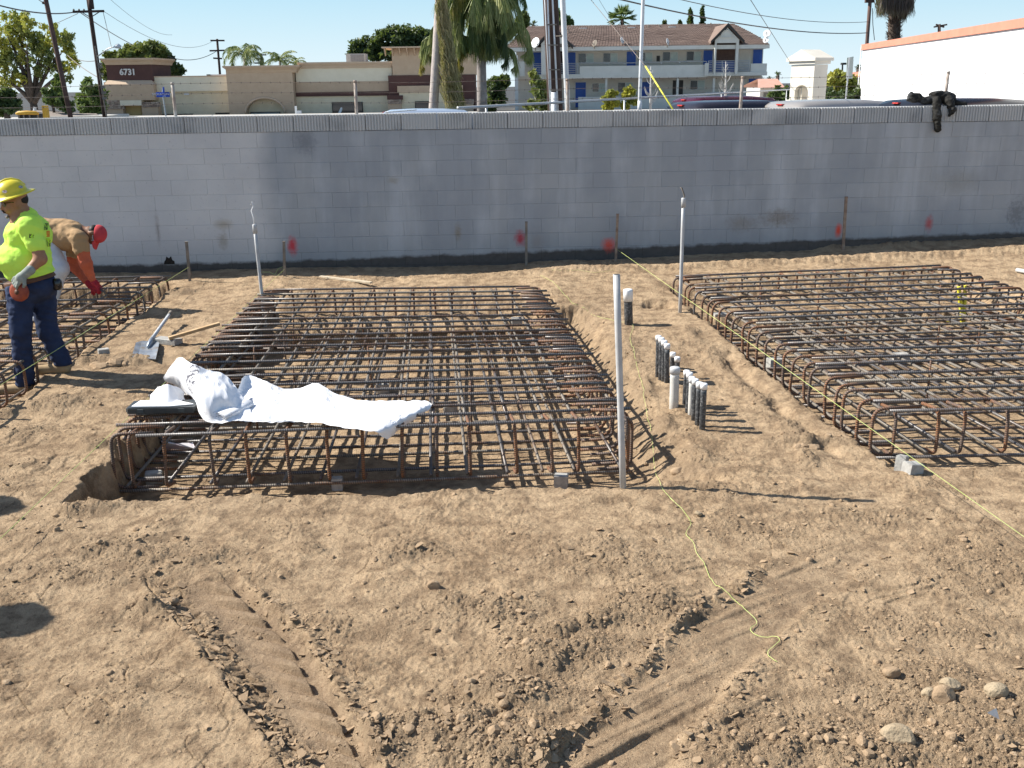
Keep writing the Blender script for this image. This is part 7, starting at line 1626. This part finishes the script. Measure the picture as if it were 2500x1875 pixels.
# fan palms
def fan(label, px, py, Y, R_px, n, seed, mat, trunk_r=.2, down=.9, grp='fan palms beyond the wall'):
    rs = np.random.RandomState(seed); c = D(px, py, Y); base = np.array([c[0], Y, ZS]); root = thing('fan_palm', label, 'palm', base, grp); obj('trunk', MB().tube([base, c], [trunk_r * 1.2, trunk_r], 10), M_BARK, root, True); R0 = R_px / F_PX * Y
    for k in range(n):
        v = rs.randn(3); v /= np.linalg.norm(v); v[2] = v[2] * .8 + .25; v /= np.linalg.norm(v); tip = c + v * R0 * rs.uniform(.55, .75); s1 = np.cross(v, (0, 0, 1)); s1 /= np.linalg.norm(s1) + 1e-9; C = []; U = []; V = []
        for a_ in np.linspace(-1.25, 1.25, 13):
            d = v * cos(a_) + s1 * sin(a_) + np.array([0, 0, -.18 * abs(a_) - .1]); d /= np.linalg.norm(d); l_ = R0 * .42; nn = np.cross(d, rs.randn(3)); nn /= np.linalg.norm(nn); C.append(tip + d * l_ * .5); V.append(d * l_ * .5); U.append(nn * l_ * .10)
        fo = quads(np.array(C), np.array(U), np.array(V), 'fan_leaf', mat, root, .15); obj('leaf_stalk', MB().tube([c, tip], .025 * Y / 100, 4), mat, fo)
    return root
fan('round fan palm showing above the ridge of the apartment roof', 1519, 47, 122, 33, 46, 1, L_GRN)
fan('small fan palm far behind, left of the sign tower', 1899, 184, 118, 10, 16, 2, L_GRN); fan('tiny fan palm behind the beige house roof', 1878, 190, 118, 7, 12, 3, L_DRK); fan('tiny palm behind the glossy shrub', 2041, 176, 118, 6, 12, 4, L_GRN); fan('dark little conifer like palm beside the white building', 2096, 165, 100, 9, 20, 5, L_DRK); fan('small palm top over the left end of the roof', 1302, 62, 124, 12, 18, 6, L_DRK)
c = D(2182, 98, 62); t0 = D(2187, -25, 62); root = thing('fan_palm', 'shaggy dark palm trunk with a skirt of dead fronds above the white building', 'palm', (c[0], 62, ZS), 'fan palms beyond the wall'); P = [(c[0], 62, ZS), c, lerp(c, t0, .5), t0]
obj('trunk', MB().tube(P, [.42, .36, .36, .4], 12), M_BARK, root, True); rs = np.random.RandomState(51)
C = []; U = []; V = []
for k in range(420): f = rs.rand(); q = lerp(c, t0, f * .9); a_ = rs.rand() * 6.28; o_ = np.array([cos(a_), sin(a_), 0]); v = o_ * .7 + np.array([0, 0, rs.uniform(.2, 1.)]); v /= np.linalg.norm(v); C.append(q + o_ * .38); V.append(v * .14); U.append(np.cross(v, (0.1, .2, 1)) * .05)
quads(np.array(C), np.array(U), np.array(V), 'frond_stubs', M_BARK, root, .4)
hangers(root, 2180, -28, 2180, 22, 61.6, 1900, 34, 38, 1.0, L_DEAD, 9, 'dead_frond_skirt', .028, 0.0)
hangers(root, 2205, -20, 2206, 40, 61.6, 420, 14, 6, .8, L_DEAD, 10, 'dead_frond_skirt', .026, -.1)
